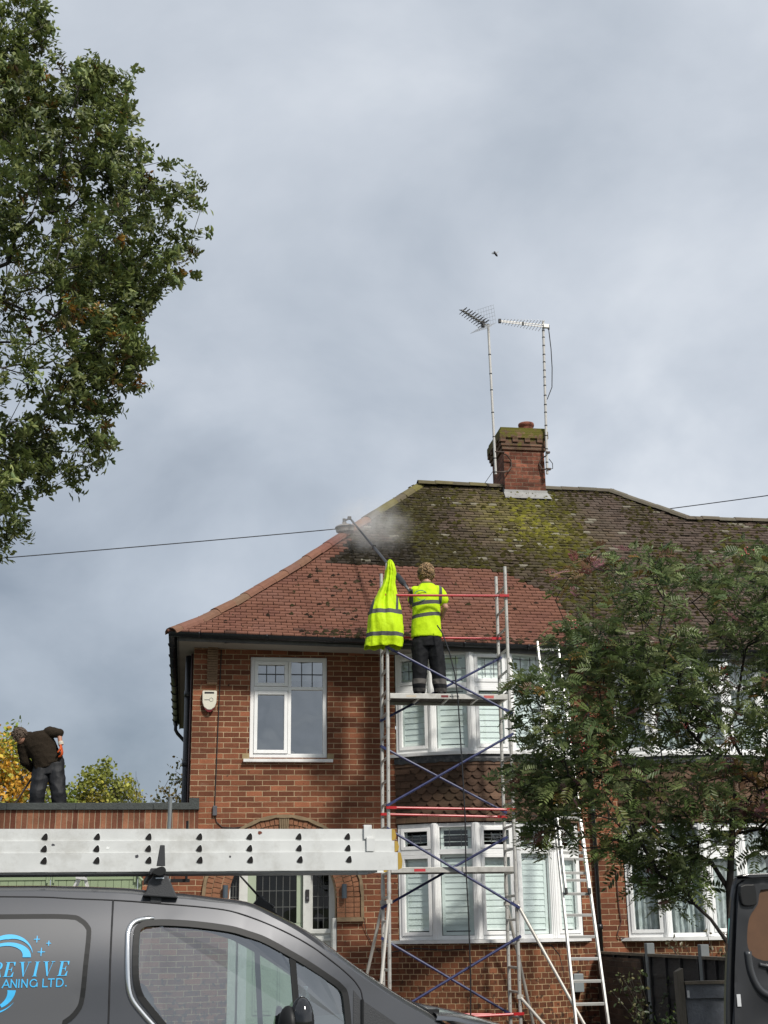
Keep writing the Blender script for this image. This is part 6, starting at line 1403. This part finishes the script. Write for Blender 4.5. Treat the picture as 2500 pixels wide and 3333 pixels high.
for (u0, u1, y, z0, z1, d_, nm) in specs:
    q = MB(); zz0, zz1 = z0 - ZB, z1 - ZB; W_ = .40 - (y - .25) * 2
    for yy, sg in ((y, 1), (y + W_, -1)): stile(q, u0, u1, yy, zz0 + (.0005), zz1 - .0005, sg)
    rgs = []; u = .059 + (0 if nm != 'base' else .004); us = []
    k = -13
    while u + k * .268 < u1 - .08:
        uu = u + k * .2685; zc = {'base': 2.012, 'mid': 2.076, 'top': 2.138}[nm] - ZB - (0 if nm == 'base' else .004)
        if uu > u0 + .1:
            S_ = .0165
            pl = smooth_poly([(uu - S_, zc - S_ * .55), (uu - S_ * .2, zc + S_ * .75), (uu + S_ * .55, zc + S_ * 1.15), (uu + S_ * .95, zc + S_ * .1), (uu + S_ * .8, zc - S_ * .95), (uu - S_ * .3, zc - S_ * 1.0)], True, 3)
            q.mat(1).add([(a, y - .0012, c) for a, c in pl], [tuple(range(len(pl)))]); po = ring_off(pl, .0035); n = len(pl)
            q.mat(0).add([(a, y - .004, c) for a, c in pl] + [(a, y - .0005, c) for a, c in po], [(i, (i + 1) % n, n + (i + 1) % n, n + i) for i in range(n)])
            rgs.append((uu, zc))
        k += 1
    sec = q.build('ladder_section', [LADW, HOLE], tl, local=True)
    for uu, zc in rgs: MB().span(uu - .014, uu + .014, y + .004, y + W_ - .004, zc - .014, zc + .014).build('rung', LADW, sec, local=True)
    for yy in (y, y + W_): MB().add([(u1 + a, yy + b_, c - ZB) for b_ in (-.002, .03) for a, c in ((-.003, z0 + .001), (.018, z0 + .010), (.022, (z0 + z1) / 2), (.014, z1 - .004), (-.003, z1 - .001))], [(0, 1, 2, 3, 4), (9, 8, 7, 6, 5)] + [(i, i + 5, (i + 1) % 5 + 5, (i + 1) % 5) for i in range(5)]).build('end_plug', YEL, sec, local=True)
for (u_, z_, y_, r_, mm) in ((-.267, 2.034, .25, .011, ('ladder_scuff', (.05, .05, .06))), (.225, 2.030, .25, .008, ('ladder_scuff', (.05, .05, .06))), (.384, 2.156, .274, .013, ('ladder_rust_stain', (.14, .035, .018))), (-.418, 2.076, .262, .012, ('ladder_white_sticker', (.75, .76, .75))), (-.70, 2.093, .262, .009, ('ladder_scuff', (.05, .05, .06))), (.60, 2.118, .274, .007, ('ladder_scuff', (.05, .05, .06)))):
    MB().add([(u_ + r_ * random.uniform(.5, 1.3) * cos(2 * pi * k / 9), y_ - .0012, z_ - ZB + r_ * random.uniform(.35, 1.1) * sin(2 * pi * k / 9)) for k in range(9)], [tuple(range(9))]).build('surface_mark', mat(mm[0], mm[1], .8), tl, local=True)
q = MB()
for a, b_, z0, z1, y in ((.955, 1.000, 2.120, 2.192, .262), (.967, 1.013, 2.054, 2.126, .252)): q.span(a, b_, y - .006, y - .001, z0 - ZB, z1 - ZB); q.span(a, b_, y - .006, y + .03, z1 - ZB, z1 + .004 - ZB)
q.build('guide_hook', LADW, tl, local=True, bevel=.002)
q = MB(); q.span(-3.6, 1.03, .272, .62, 1.9445 - ZB, 1.9545 - ZB); q.span(.925, .975, .270, .30, 1.937 - ZB, 1.9443 - ZB); 
for k_ in range(16): x_ = -3.4 + k_ * .275; q.add([(x_ + a + sh, y_, c - ZB) for a in (0, .10) for y_, sh in ((.268, 0),) for c in (1.9455, 1.9545)], [(0, 2, 3, 1)])
q.build('underside_rail', mat('rail_shadow_grey', (.34, .34, .34), .6, metal=.3, var=.15, scale=4, stretch=(3, 1, 1)), tl, local=True)
# ================================================================ second van: open rear door
BVAN = mat('black_van_paint', (.014, .015, .017), .32, var=.1, coat=.4)
BIN = mat('black_inner_panel', (.020, .021, .024), .42, var=.12, spec=.5)
BOARD = mat('brown_ply_lining', (.105, .052, .026), .75, var=.12, scale=12)
bv = thing('van_with_open_door', 'black van at the right edge with its rear door swung open', 'van', (4.4, -10.8, 0))
DY = -10.85; fD = lambda u, z, w: Vector((3.19 + u, DY + w + .0 * u, z))
dout = smooth_poly([(.02, .55), (.012, 1.0), (.055, 1.40), (.115, 1.75), (.155, 1.90), (.19, 1.925)]) + [(.55, 1.935), (.95, 1.925), (.95, .55)]
m = MB(); m.prism(dout, lambda u, z, w: fD(u, z, .04 + w), .05); dr = m.build('rear_door', BVAN, bv, bevel=.01)
winp = smooth_poly([(.292, 1.83), (.27, 1.76), (.206, 1.68), (.18, 1.54), (.20, 1.47), (.252, 1.44), (.35, 1.43), (.80, 1.43), (.85, 1.47), (.85, 1.80), (.80, 1.85), (.35, 1.85)], True, 3); fI = lambda u, z, w: fD(u - .068, z + .068, w)
m = MB(); skin(m, ring_off(smooth_poly([(.045, .62), (.05, 1.0), (.075, 1.3), (.12, 1.62), (.16, 1.84), (.20, 1.90), (.30, 1.91), (.9, 1.91), (.92, 1.8), (.92, .65), (.8, .6)], True, 3), 0), [winp], lambda u, z: fD(u, z, .0 + .035 * abs(nz((u * 3.2, z * 3.2, 2))) + (.022 if z < 1.33 and .34 < u else 0)), .03); m.build('inner_panel', BIN, dr, smooth=True)
m = MB(); m.add([fD(u, z, .020) for u, z in ring_off(winp, .012)], [tuple(range(len(winp)))]); m.build('ply_lining', BOARD, dr)
m = MB(); m.tube([fI(u, z, .022) for u, z in smooth_poly([(.105, .63), (.115, .93), (.16, 1.2), (.205, 1.56), (.235, 1.77), (.27, 1.815), (.4, 1.825), (.9, 1.825)])], .013, 8); m.build('door_seal', VMAT, dr, smooth=True)
m = MB(); m.prism(smooth_poly([(.225, 1.72), (.228, 1.80), (.30, 1.81), (.325, 1.80), (.325, 1.70), (.30, 1.685), (.24, 1.685)], True, 2), lambda u, z, w: fI(u, z, -.02 + w), .05); m.build('latch_cover', VBLK, dr, bevel=.006)
m = MB(); m.tube([fI(u, z, .0) for u, z in smooth_poly([(.245, 1.42), (.25, 1.32), (.275, 1.24), (.32, 1.185), (.42, 1.15), (.6, 1.13), (.85, 1.13)])], .022, 10); m.tube([fI(u, z, .0) for u, z in smooth_poly([(.31, 1.345), (.36, 1.335), (.40, 1.345), (.52, 1.345), (.85, 1.34)])], .012, 8); m.prism(smooth_poly([(.36, 1.32), (.52, 1.325), (.56, 1.28), (.50, 1.255), (.43, 1.265)], True, 3), lambda u, z, w: fI(u, z, -.008 + w), .03); m.build('pressed_rib', mat('grey_inner_paint', (.042, .044, .048), .3, var=.1, coat=.3), dr, smooth=True)
m = MB(); m.span(3.19 + .078, 3.19 + .102, DY - .006, DY - .003, 1.177, 1.246); m.build('white_label', mat('label_white', (.5, .51, .52), .5), dr)
m = MB(); m.tube([fI(u, z, .012) for u, z in smooth_poly([(.33, .62), (.33, .96), (.36, 1.0), (.45, 1.015), (.85, 1.02)])], .008, 6); m.build('inspection_cover', BIN, dr)
m = MB(); m.prism([(.165, 1.928), (.215, 1.94), (.95, 1.955), (.95, 1.935), (.23, 1.915)], lambda u, z, w: fD(u, z, -.03 + w), .12); m.build('top_lip', BVAN, dr, bevel=.004)
m = MB(); m.tube([fD(u, z, .055) for u, z in ((.02, 1.05), (.045, 1.25), (.07, 1.45), (.10, 1.68))], .006, 6); m.build('door_edge_strip', mat('teal_edge_tape', (.10, .26, .24), .4), dr)
m = MB()
for a, b_ in (((4.40, -10.80), (4.40, -9.3)),): pass
x0, x1, y0, y1 = 4.16, 9.0, -10.80, -9.0
bod = [(x0 + .03, .45), (x0, 1.0), (x0 + .05, 1.75), (x0 + .12, 1.95), (x1 - 1.9, 1.97), (x1 - .9, 1.35), (x1 - .05, 1.1), (x1, .45)]
m.prism(bod, lambda u, z, w: Vector((u, y0 + w, z)), y1 - y0); m.build('body_shell', BVAN, bv, bevel=.04)
for u in (x0 + .8, x1 - .8):
    for y in (y0 + .08, y1 - .08):
        w = MB(); w.lathe((u, y, .33), [(.2, -.1), (.32, -.1), (.33, -.07), (.33, .07), (.32, .1), (.2, .1)], 24, (0, 1, 0)); w.build('tyre', BLKM, bv, smooth=True)
# ================================================================ trees
LEAF_OAK = leaf_mat('oak_leaf', (1.55, 1.6, 1.7), .22, .42)
LEAF_ROWAN = leaf_mat('rowan_leaf', (1.6, 1.5, 1.9), .30, .38)
LEAF_YEL = leaf_mat('autumn_leaf', (1.15, 1.15, 1.1), .35, .55)
BARK = mat('bark_grey', (.050, .044, .036), .95, var=.3, scale=14, bump=.6)
BARKD = mat('bark_dark', (.022, .019, .016), .95, var=.3, scale=14, bump=.5)
def poly_in(poly, x, z):
    c = np.zeros(len(x), bool); n = len(poly)
    for i in range(n):
        (xa, za), (xb, zb) = poly[i], poly[(i + 1) % n]
        if za == zb: continue
        c ^= ((za > z) != (zb > z)) & (x < (xb - xa) * (z - za) / (zb - za) + xa)
    return c
def edge_dist(poly, x, z):
    d = np.full(len(x), 1e9); n = len(poly)
    for i in range(n):
        a = np.array(poly[i]); b = np.array(poly[(i + 1) % n]); ab = b - a
        t = np.clip(((x - a[0]) * ab[0] + (z - a[1]) * ab[1]) / (ab @ ab), 0, 1)
        d = np.minimum(d, np.hypot(x - a[0] - t * ab[0], z - a[1] - t * ab[1]))
    return d
def sample_crown(poly, n, cy, depth, gap, freq, seed):
    xs = [p[0] for p in poly]; zs = [p[1] for p in poly]; out = []
    while len(out) < n:
        x = rng.uniform(min(xs), max(xs), 4000); z = rng.uniform(min(zs), max(zs), 4000); k = poly_in(poly, x, z); x, z = x[k], z[k]; d = edge_dist(poly, x, z)
        h = np.minimum(depth, np.sqrt(np.maximum(d, .03) * depth * .9)); y = cy + rng.uniform(-1, 1, len(x)) * h
        for a, b, c, dd in zip(x, y, z, d):
            if mnoise.noise(Vector((a * freq + seed, b * freq, c * freq))) + .12 > gap: out.append((a, b, c))
            if len(out) >= n: break
    return np.array(out)
def grow(base_pts, pts, k_back=.32):
    # join crown points to the nearest limb point, nearest first; returns nodes, parents
    nodes = [np.array(p, float) for p in base_pts]; par = [-1] + list(range(len(base_pts) - 1)); root = nodes[-1]
    dl = [0.0] 
    for i in range(1, len(nodes)): dl.append(dl[-1] + np.linalg.norm(nodes[i] - nodes[i - 1]))
    order = np.argsort(np.linalg.norm(pts - root, axis=1)); N = np.array(nodes); DL = np.array(dl)
    for i in order:
        p = pts[i]; d = np.linalg.norm(N - p, axis=1); j = int(np.argmin(d + k_back * DL)); q = N[j]; L = d[j]; ns = max(1, int(L / .22)); prev = j
        for s_ in range(1, ns + 1):
            t = s_ / ns; w = p * t + q * (1 - t); w = w + np.array([0, 0, .10 * L * sin(pi * t)]) + (rng.normal(0, .018, 3) if s_ < ns else 0)
            N = np.vstack([N, w]); DL = np.append(DL, DL[prev] + L / ns); par.append(prev); prev = len(N) - 1
    return N, np.array(par)
def branch_mesh(name, N, par, rtip, rmax, m, parent, expo=2.3, trunk_r=None):
    n = len(N); w = np.zeros(n); ch = np.zeros(n, int)
    for i in range(n - 1, 0, -1):
        if ch[i] == 0: w[i] = rtip ** expo
        if par[i] >= 0: w[par[i]] += w[i]; ch[par[i]] += 1
    r = np.minimum(w ** (1 / expo), rmax); V = []; F = []; K = 5
    for i in range(1, n):
        j = par[i]; a, b = Vector(N[j]), Vector(N[i]); t = b - a
        if t.length < 1e-5: continue
        t.normalize(); sd = t.orthogonal().normalized(); u = t.cross(sd); ra, rb = max(r[i], min(r[j], r[i] * 1.35)), r[i]; k0 = len(V)
        a = a - t * ra * .3
        for c, rr in ((a, ra), (b, rb)): V += [tuple(c + (sd * cos(2 * pi * k / K) + u * sin(2 * pi * k / K)) * rr) for k in range(K)]
        F += [(k0 + k, k0 + (k + 1) % K, k0 + K + (k + 1) % K, k0 + K + k) for k in range(K)]
    return fast_mesh(name, V, F, m, parent, None, parent.location, smooth=True), r, ch
def orient(n, up_bias, spread):
    # random leaf frames: direction, side, normal
    d = rng.normal(0, 1, (n, 3)) * spread + up_bias; d /= np.linalg.norm(d, axis=1)[:, None]
    a = rng.normal(0, 1, (n, 3)); s_ = np.cross(d, a); s_ /= np.linalg.norm(s_, axis=1)[:, None]
    return d, s_, np.cross(s_, d)
def leaf_quads(P, D, S, N_, L, W, fold=.25, droop=.15):
    # six-vertex folded leaf: two quads meeting on the midrib
    L = L[:, None]; W = W[:, None]
    v = np.stack([P, P + D * L * .40 + S * W + N_ * W * fold, P + D * L * .78 + S * W * .62 + N_ * (W * fold * .6 - L * droop * .4), P + D * L - N_ * L * droop, P + D * L * .78 - S * W * .62 + N_ * (W * fold * .6 - L * droop * .4), P + D * L * .40 - S * W + N_ * W * fold], 1)
    n = len(P); b = (np.arange(n) * 6)[:, None]
    F = np.concatenate([b + np.array([[0, 1, 2, 3]]), b + np.array([[0, 3, 4, 5]])], 0)
    return v.reshape(-1, 3), F
def pick(cols, wts, n, jit=.18):
    c = np.array(cols)[rng.choice(len(cols), n, p=np.array(wts) / sum(wts))]; return np.clip(c * rng.normal(1, jit, (n, 1)), .004, 1)
# ---- large evergreen oak hanging in from the left
OAK = [(-2.70, 13.2), (-2.35, 12.62), (-2.08, 12.58), (-1.95, 12.25), (-1.86, 12.0), (-1.98, 11.80), (-2.12, 11.62), (-2.10, 11.42), (-1.90, 11.40), (-1.72, 11.42), (-1.50, 11.55), (-1.22, 11.50), (-.93, 11.30), (-.80, 11.05), (-.80, 10.80), (-.95, 10.70), (-.68, 10.62), (-.52, 10.50), (-.42, 10.30), (-.12, 10.22), (-.04, 10.05), (-.03, 9.92), (.02, 9.72), (-.05, 9.50), (-.14, 9.20), (-.20, 8.88), (-.40, 8.70), (-.58, 8.60), (-.72, 8.42), (-.68, 8.15), (-.62, 7.85), (-.68, 7.60), (-.85, 7.42), (-.98, 7.28), (-.95, 6.95), (-1.05, 6.55), (-1.20, 6.42), (-1.48, 6.34), (-1.55, 6.05), (-1.72, 5.82), (-1.95, 5.62), (-2.25, 5.50), (-3.0, 5.5), (-3.9, 6.6), (-4.2, 8.5), (-4.1, 11.0), (-3.4, 13.3)]
oak = thing('oak_tree', 'large dark green oak reaching in from the left edge with pale bare branches inside', 'tree', (-4.6, -5.0, .2))
pts = sample_crown(OAK, 3300, -5.0, 1.5, -.06, 1.25, 5.0)
hol = (np.hypot((pts[:, 0] + 2.0) / .62, (pts[:, 2] - 7.95) / .42) < 1) | (np.hypot((pts[:, 0] + 2.1) / .45, (pts[:, 2] - 8.85) / .22) < 1) & (rng.random(len(pts)) < .6) | (np.hypot((pts[:, 0] + 1.35) / .26, (pts[:, 2] - 6.85) / .18) < 1)
pts = pts[~hol]; pts[:, 0] -= .07
limbs = [(-4.6, -5.0, .1), (-4.6, -5.0, 1.5), (-4.55, -5.0, 3.2), (-4.45, -5.0, 5.0), (-4.3, -5.02, 6.6), (-4.1, -5.05, 7.9)]
N, par = grow(limbs, np.vstack([np.array([(-3.4, -5.0, 8.45), (-2.6, -5.0, 8.75), (-1.75, -4.95, 8.98), (-.9, -5.0, 9.12), (-3.3, -5.2, 9.0), (-2.3, -5.1, 9.35), (-1.4, -5.1, 9.75), (-3.1, -4.9, 7.9), (-2.3, -4.9, 7.62), (-1.7, -4.95, 7.25), (-1.3, -5, 8.3)]), pts]))
# keep the listed limbs first so that the main boughs exist before the twigs
br, rr, ch = branch_mesh('branches', N, par, .0034, .16, BARK, oak, 2.45); br.name = 'trunk'
tips = np.where(ch == 0)[0]; tw = np.concatenate([tips, tips, np.where((rr < .010) & (ch > 0))[0]]); LP = []; LD = []; LS = []; LN = []; LL = []; LC = []
cl = np.array([mnoise.noise(Vector((p[0] * 1.1, p[1] * 1.1, p[2] * 1.1 + 9))) for p in N])
for i in tw:
    k = int(rng.integers(18, 26)); ax = rng.normal(0, 1, 3) * .6 + np.array([.25, 0, .55]); ax /= np.linalg.norm(ax)
    d = rng.normal(0, 1, (k, 3)); d -= (d @ ax)[:, None] * ax; d /= np.linalg.norm(d, axis=1)[:, None]; d = d * .85 + ax * rng.uniform(.1, .75, (k, 1)); d /= np.linalg.norm(d, axis=1)[:, None]
    s_ = np.cross(d, ax); s_ /= np.linalg.norm(s_, axis=1)[:, None] + 1e-6
    base = N[i] + rng.normal(0, .085, 3); LP.append(base + ax * rng.uniform(-.07, .07, (k, 1)) + rng.normal(0, .025, (k, 3))); LD.append(d); LS.append(s_); LN.append(np.cross(s_, d)); LL.append(rng.uniform(.055, .095, k))
    c = pick([(.090, .112, .030), (.128, .150, .042), (.165, .182, .060), (.110, .145, .060)], [4, 3, 2, 2], k)
    f = 1 + .55 * cl[i]; c = c * f
    u = rng.random()
    if u < .018 or (N[i][0] > -1.75 and N[i][0] < -1.25 and 7.85 < N[i][2] < 8.15 and u < .6): c = pick([(.26, .15, .03), (.20, .09, .02), (.12, .10, .025)], [3, 2, 2], k)
    elif u < .06: c = pick([(.09, .085, .022), (.11, .06, .02)], [3, 1], k)
    LC.append(c)
P_, D_, S_, N2, L_, C_ = map(np.concatenate, (LP, LD, LS, LN, LL, LC))
V, F = leaf_quads(P_, D_, S_, N2, L_, L_ * .24, .3, .12)
fast_mesh('crown', V, F, LEAF_OAK, oak, np.repeat(C_, 6, 0), oak.location)
# ---- rowan in front of the attached house
ROW = [(2.683, 2.938), (2.762, 3.286), (2.856, 3.491), (2.777, 3.728), (3.062, 3.863), (3.22, 4.076), (3.251, 4.337), (3.141, 4.613), (3.172, 4.787), (3.315, 4.819), (3.457, 4.977), (3.647, 5.024), (3.726, 4.866), (3.907, 5.048), (4.144, 5.024), (4.279, 4.882), (4.468, 4.993), (4.698, 4.945), (4.935, 5.072), (5.369, 5.087), (6.159, 4.771), (6.555, 3.981), (6.397, 2.875), (5.843, 2.322), (5.29, 2.085), (4.974, 2.211), (4.658, 2.164), (4.437, 1.942), (4.279, 1.769), (4.026, 1.8), (3.884, 1.942), (3.789, 2.132), (3.552, 2.243), (3.378, 2.211), (3.078, 2.164), (2.904, 2.1), (2.935, 2.322), (2.825, 2.519), (2.762, 2.717)]
row = thing('rowan_tree', 'green rowan tree with reddish autumn tips and red berries on the right', 'tree', (4.682, -7.5, .13))
tr_ = [(4.682, -7.5, 0.1), (4.658, -7.5, 0.978), (4.646, -7.5, 1.452), (4.674, -7.5, 1.927), (4.737, -7.5, 2.322), (4.784, -7.5, 2.717)]
pts = sample_crown(ROW, 2050, -7.5, 1.1, -.02, 1.45, 1.0)
thin = (pts[:, 2] > 4.218) & (rng.random(len(pts)) < .35); pts = pts[~thin]; pts[:, 0] += .06
main = np.array([(4.421, -7.46, 2.203), (4.223, -7.421, 2.559), (3.947, -7.46, 2.875), (3.552, -7.5, 3.112), (4.777, -7.5, 2.322), (4.856, -7.54, 2.875), (4.895, -7.579, 3.507), (4.54, -7.5, 2.717), (4.381, -7.5, 3.349), (4.263, -7.5, 3.981), (4.105, -7.5, 4.534), (3.947, -7.579, 3.665), (3.71, -7.579, 4.218), (4.342, -7.342, 1.966), (4.144, -7.342, 1.927), (5.132, -7.5, 3.033), (5.211, -7.5, 3.981)])
N, par = grow(tr_, np.vstack([main, pts]), .25)
br, rr, ch = branch_mesh('trunk', N, par, .0027, .062, BARKD, row, 2.55)
tips = np.where(ch == 0)[0]; tw = np.concatenate([tips, tips, np.where((rr < .009) & (ch > 0))[0]])
LP = []; LD = []; LS = []; LN = []; LL = []; LC = []
RS = []
for i in tw:
    top = N[i][2] > 4.297
    for _ in range(int(rng.integers(2, 4)) if not top else int(rng.integers(1, 4))):
        L = rng.uniform(.13, .20); ax = rng.normal(0, 1, 3) * np.array([1, 1, .55]) + np.array([-.25, -.15, .22]); ax /= np.linalg.norm(ax)
        nrm = rng.normal(0, .55, 3) + np.array([.0, -.25, 1.0]); sd = np.cross(ax, nrm); sd /= np.linalg.norm(sd); nrm = np.cross(sd, ax)
        k = 7; t = np.linspace(.25, 1.0, k); b0 = N[i] + rng.normal(0, .055, 3); rach = b0 + ax * (L * t)[:, None] - np.array([0, 0, 1]) * (L * .35 * t ** 2)[:, None]
        u = rng.random(); x_, z_ = N[i][0], N[i][2]
        hot = max(0, 1 - np.hypot((x_ - 3.433) / .45, (z_ - 4.771) / .33)) + .8 * max(0, 1 - np.hypot((x_ - 4.895) / .55, (z_ - 2.756) / .4)) + .7 * max(0, 1 - np.hypot((x_ - 4.816) / .32, (z_ - 3.744) / .25))
        if u < .035 + 1.1 * hot: c = [(.155, .065, .045), (.19, .10, .085), (.14, .085, .04), (.19, .12, .035)][int(rng.integers(0, 4))]
        elif u < .09 + hot: c = (.12, .13, .036)
        else: c = [(.088, .128, .038), (.112, .152, .046), (.142, .176, .064), (.064, .096, .032)][int(rng.integers(0, 4))]
        c = np.array(c) * rng.normal(1, .15) * (1.12 if top else 1.0)
        for sgn in (-1, 1):
            d = sd * sgn * .85 + ax * .52; d /= np.linalg.norm(d); LP.append(rach[:-1]); LD.append(np.tile(d, (k - 1, 1)) + rng.normal(0, .07, (k - 1, 3))); LS.append(np.tile(np.cross(d, nrm), (k - 1, 1))); LN.append(np.tile(nrm, (k - 1, 1))); LL.append(L * .36 * np.sin(np.linspace(.9, 2.3, k - 1))); LC.append(np.clip(c * rng.normal(1, .10, (k - 1, 1)), .004, 1))
        LP.append(rach[-1:]); LD.append(ax[None]); LS.append(sd[None]); LN.append(nrm[None]); LL.append(np.array([L * .30])); LC.append(c[None])
        RS.append((b0, rach[3], rach[-1]))
P_, D_, S_, N2, L_, C_ = map(np.concatenate, (LP, LD, LS, LN, LL, LC))
V, F = leaf_quads(P_, D_, S_, N2, L_, L_ * .175, .2, .15)
rc = fast_mesh('crown', V, F, LEAF_ROWAN, row, np.repeat(C_, 6, 0), row.location)
m = MB()
for k in range(26):
    i = int(rng.choice(tips)); c = N[i]
    for _ in range(int(rng.integers(8, 18))): m.ball(tuple(c + rng.normal(0, .024, 3)), .0068, 6, 4)
be = m.build('berry_clusters', mat('rowan_berry', (.42, .028, .018), .35, var=.1), row); be['kind'] = 'stuff'
# ---- autumn trees behind the garage
def small_tree(name, label, loc, blobs, n_tip, leaf, cols, wts, bark, lsz, cat='tree', per=14, spread=.09, tipr=.005, grp=None):
    t = thing(name, label, cat, loc, group=grp); pts = []
    for (c, r) in blobs:
        k = max(4, int(n_tip * r[0] * r[1] * r[2] / sum(q[1][0] * q[1][1] * q[1][2] for q in blobs))); a = rng.normal(0, 1, (k, 3)); a /= np.linalg.norm(a, axis=1)[:, None]; a *= rng.uniform(.45, 1.0, (k, 1)) ** .6; pts.append(np.array(c) + a * np.array(r))
    pts = np.concatenate(pts); z0 = min(b[0][2] - b[1][2] for b in blobs)
    N, par = grow([loc, (loc[0], loc[1], loc[2] + (z0 - loc[2]) * .5), (loc[0] + .05, loc[1], z0 + .2)], pts, .3)
    br, rr, ch = branch_mesh('trunk', N, par, tipr, .12, bark, t, 2.2); tips = np.where(ch == 0)[0]; tw = np.repeat(tips, per); n = len(tw)
    P_ = N[tw] + rng.normal(0, spread, (n, 3)); D, S_, N2 = orient(n, np.array([0, 0, -.15]), 1.0); L_ = rng.uniform(lsz * .7, lsz * 1.3, n)
    cn = np.array([mnoise.noise(Vector(tuple(p * 1.3))) for p in N])[tw]
    idx = np.clip((cn * 1.6 + .5 + rng.normal(0, .22, n)) * len(cols), 0, len(cols) - 1).astype(int); C_ = np.clip(np.array(cols)[idx] * rng.normal(1, .15, (n, 1)), .004, 1)
    V, F = leaf_quads(P_, D, S_, N2, L_, L_ * .42, .2, .1); fast_mesh('crown', V, F, leaf, t, np.repeat(C_, 6, 0), loc); return t
small_tree('maple_tree', 'bushy yellow and orange autumn tree behind the bending worker', (-4.6, 12, .3), [((-4.5, 12, 4.8), (.95, .9, 1.15)), ((-3.9, 12, 5.4), (.62, .7, .75)), ((-3.55, 11.8, 4.6), (.70, .7, 1.0)), ((-5.4, 12, 4.8), (.9, .8, 1.2)), ((-4.6, 12, 5.9), (.35, .4, .40)), ((-3.0, 11.8, 4.3), (.5, .5, .6)), ((-4.2, 11.5, 4.0), (1.3, .5, .8))], 1500, LEAF_YEL, [(0.180, 0.232, 0.045), (0.247, 0.300, 0.057), (0.315, 0.352, 0.068), (0.420, 0.420, 0.075), (0.675, 0.510, 0.075), (0.630, 0.360, 0.060)], None, BARK, .095, per=15, spread=.10, grp='trees behind the garage')
small_tree('maple_tree', 'rounded yellow green tree between the garage worker and the house', (-2.0, 13, .3), [((-2.1, 13, 4.75), (.55, .6, .6)), ((-1.6, 13, 4.5), (.5, .5, .5)), ((-2.6, 13, 4.4), (.45, .5, .5)), ((-1.45, 13.1, 4.95), (.25, .3, .16)), ((-1.98, 13, 5.25), (.18, .2, .28)), ((-2.1, 13, 4.0), (.9, .6, .6))], 900, LEAF_YEL, [(0.225, 0.247, 0.053), (0.300, 0.323, 0.063), (0.375, 0.375, 0.072), (0.450, 0.413, 0.075), (0.390, 0.330, 0.090)], None, BARK, .085, per=16, spread=.08, grp='trees behind the garage')
small_tree('sparse_tree', 'half bare tree with brown green leaves beside the black soil pipe', (-.25, 11, .3), [((-.32, 11, 4.55), (.42, .45, .45)), ((-.15, 11, 5.05), (.22, .3, .30)), ((-.45, 11, 4.2), (.5, .5, .35)), ((.2, 11.3, 4.6), (.6, .5, .6))], 200, LEAF_YEL, [(.045, .055, .016), (.075, .075, .02), (.12, .085, .022), (.16, .12, .03)], None, BARKD, .075, per=8, spread=.09, grp='trees behind the garage')
def twigs(name, label, loc, n, hgt, wd, r0):
    t = thing(name, label, 'shrub', loc); m = MB()
    for _ in range(n):
        a = random.uniform(-1, 1); p = Vector(loc); pts = [p]; d = Vector((a * wd, random.uniform(-.4, .4), 1)).normalized()
        L = hgt * random.uniform(.6, 1)
        for k in range(7): d = (d + Vector((random.gauss(0, .08), random.gauss(0, .05), .03))).normalized(); pts.append(pts[-1] + d * L / 7)
        m.tube(pts, [r0 * (1 - i / 9) for i in range(8)], 5)
        for k in (3, 4, 5): e = (d + Vector((random.gauss(0, .5), 0, .1))).normalized(); m.tube([pts[k], pts[k] + e * L * .22], [r0 * .5, r0 * .25], 4)
    m.build('branches', BARK, t); return t
twigs('bare_shrub', 'bare grey twigs rising behind the garage roof left of the soil pipe', (-.65, 10, 2.6), 26, 2.6, .55, .011)
def weed(name, label, loc, n, h, cols):
    t = thing(name, label, 'plant', loc); m = MB(); tipsL = []
    for _ in range(n):
        d = Vector((random.gauss(0, .35), random.gauss(0, .3), 1)).normalized(); pts = [Vector(loc) + Vector((random.gauss(0, .05), random.gauss(0, .05), 0))]
        for k in range(5): d = (d + Vector((random.gauss(0, .15), random.gauss(0, .1), -.02))).normalized(); pts.append(pts[-1] + d * h * random.uniform(.15, .22)); tipsL.append(pts[-1])
        m.tube(pts, .004, 5)
    m.build('stem', BARK, t); tw = np.array([tuple(p) for p in tipsL]); tw = np.repeat(tw, 5, 0); n_ = len(tw); D, S_, N2 = orient(n_, np.array([0, -.1, .2]), 1.0); L_ = rng.uniform(.035, .08, n_); V, F = leaf_quads(tw + rng.normal(0, .03, (n_, 3)), D, S_, N2, L_, L_ * .3, .2, .15)
    fast_mesh('leaves', V, F, LEAF_ROWAN, t, np.repeat(pick(cols, [1] * len(cols), n_), 6, 0), loc); return t
weed('garden_plant', 'small leafy weed growing beside the foot of the leaning ladder', (5.45, -2.7, .28), 9, .9, [(.05, .07, .03), (.07, .09, .03), (.10, .10, .04)])
weed('garden_plant', 'low broad green plant in front of the dark fence by the grey post', (5.45, -4.2, .26), 14, .55, [(.04, .07, .02), (.08, .10, .02), (.03, .05, .02)])
weed('garden_plant', 'straggly twiggy plant against the neighbour bay window sill', (7.0, -1.1, .3), 10, 1.35, [(.09, .10, .05), (.12, .10, .05)])
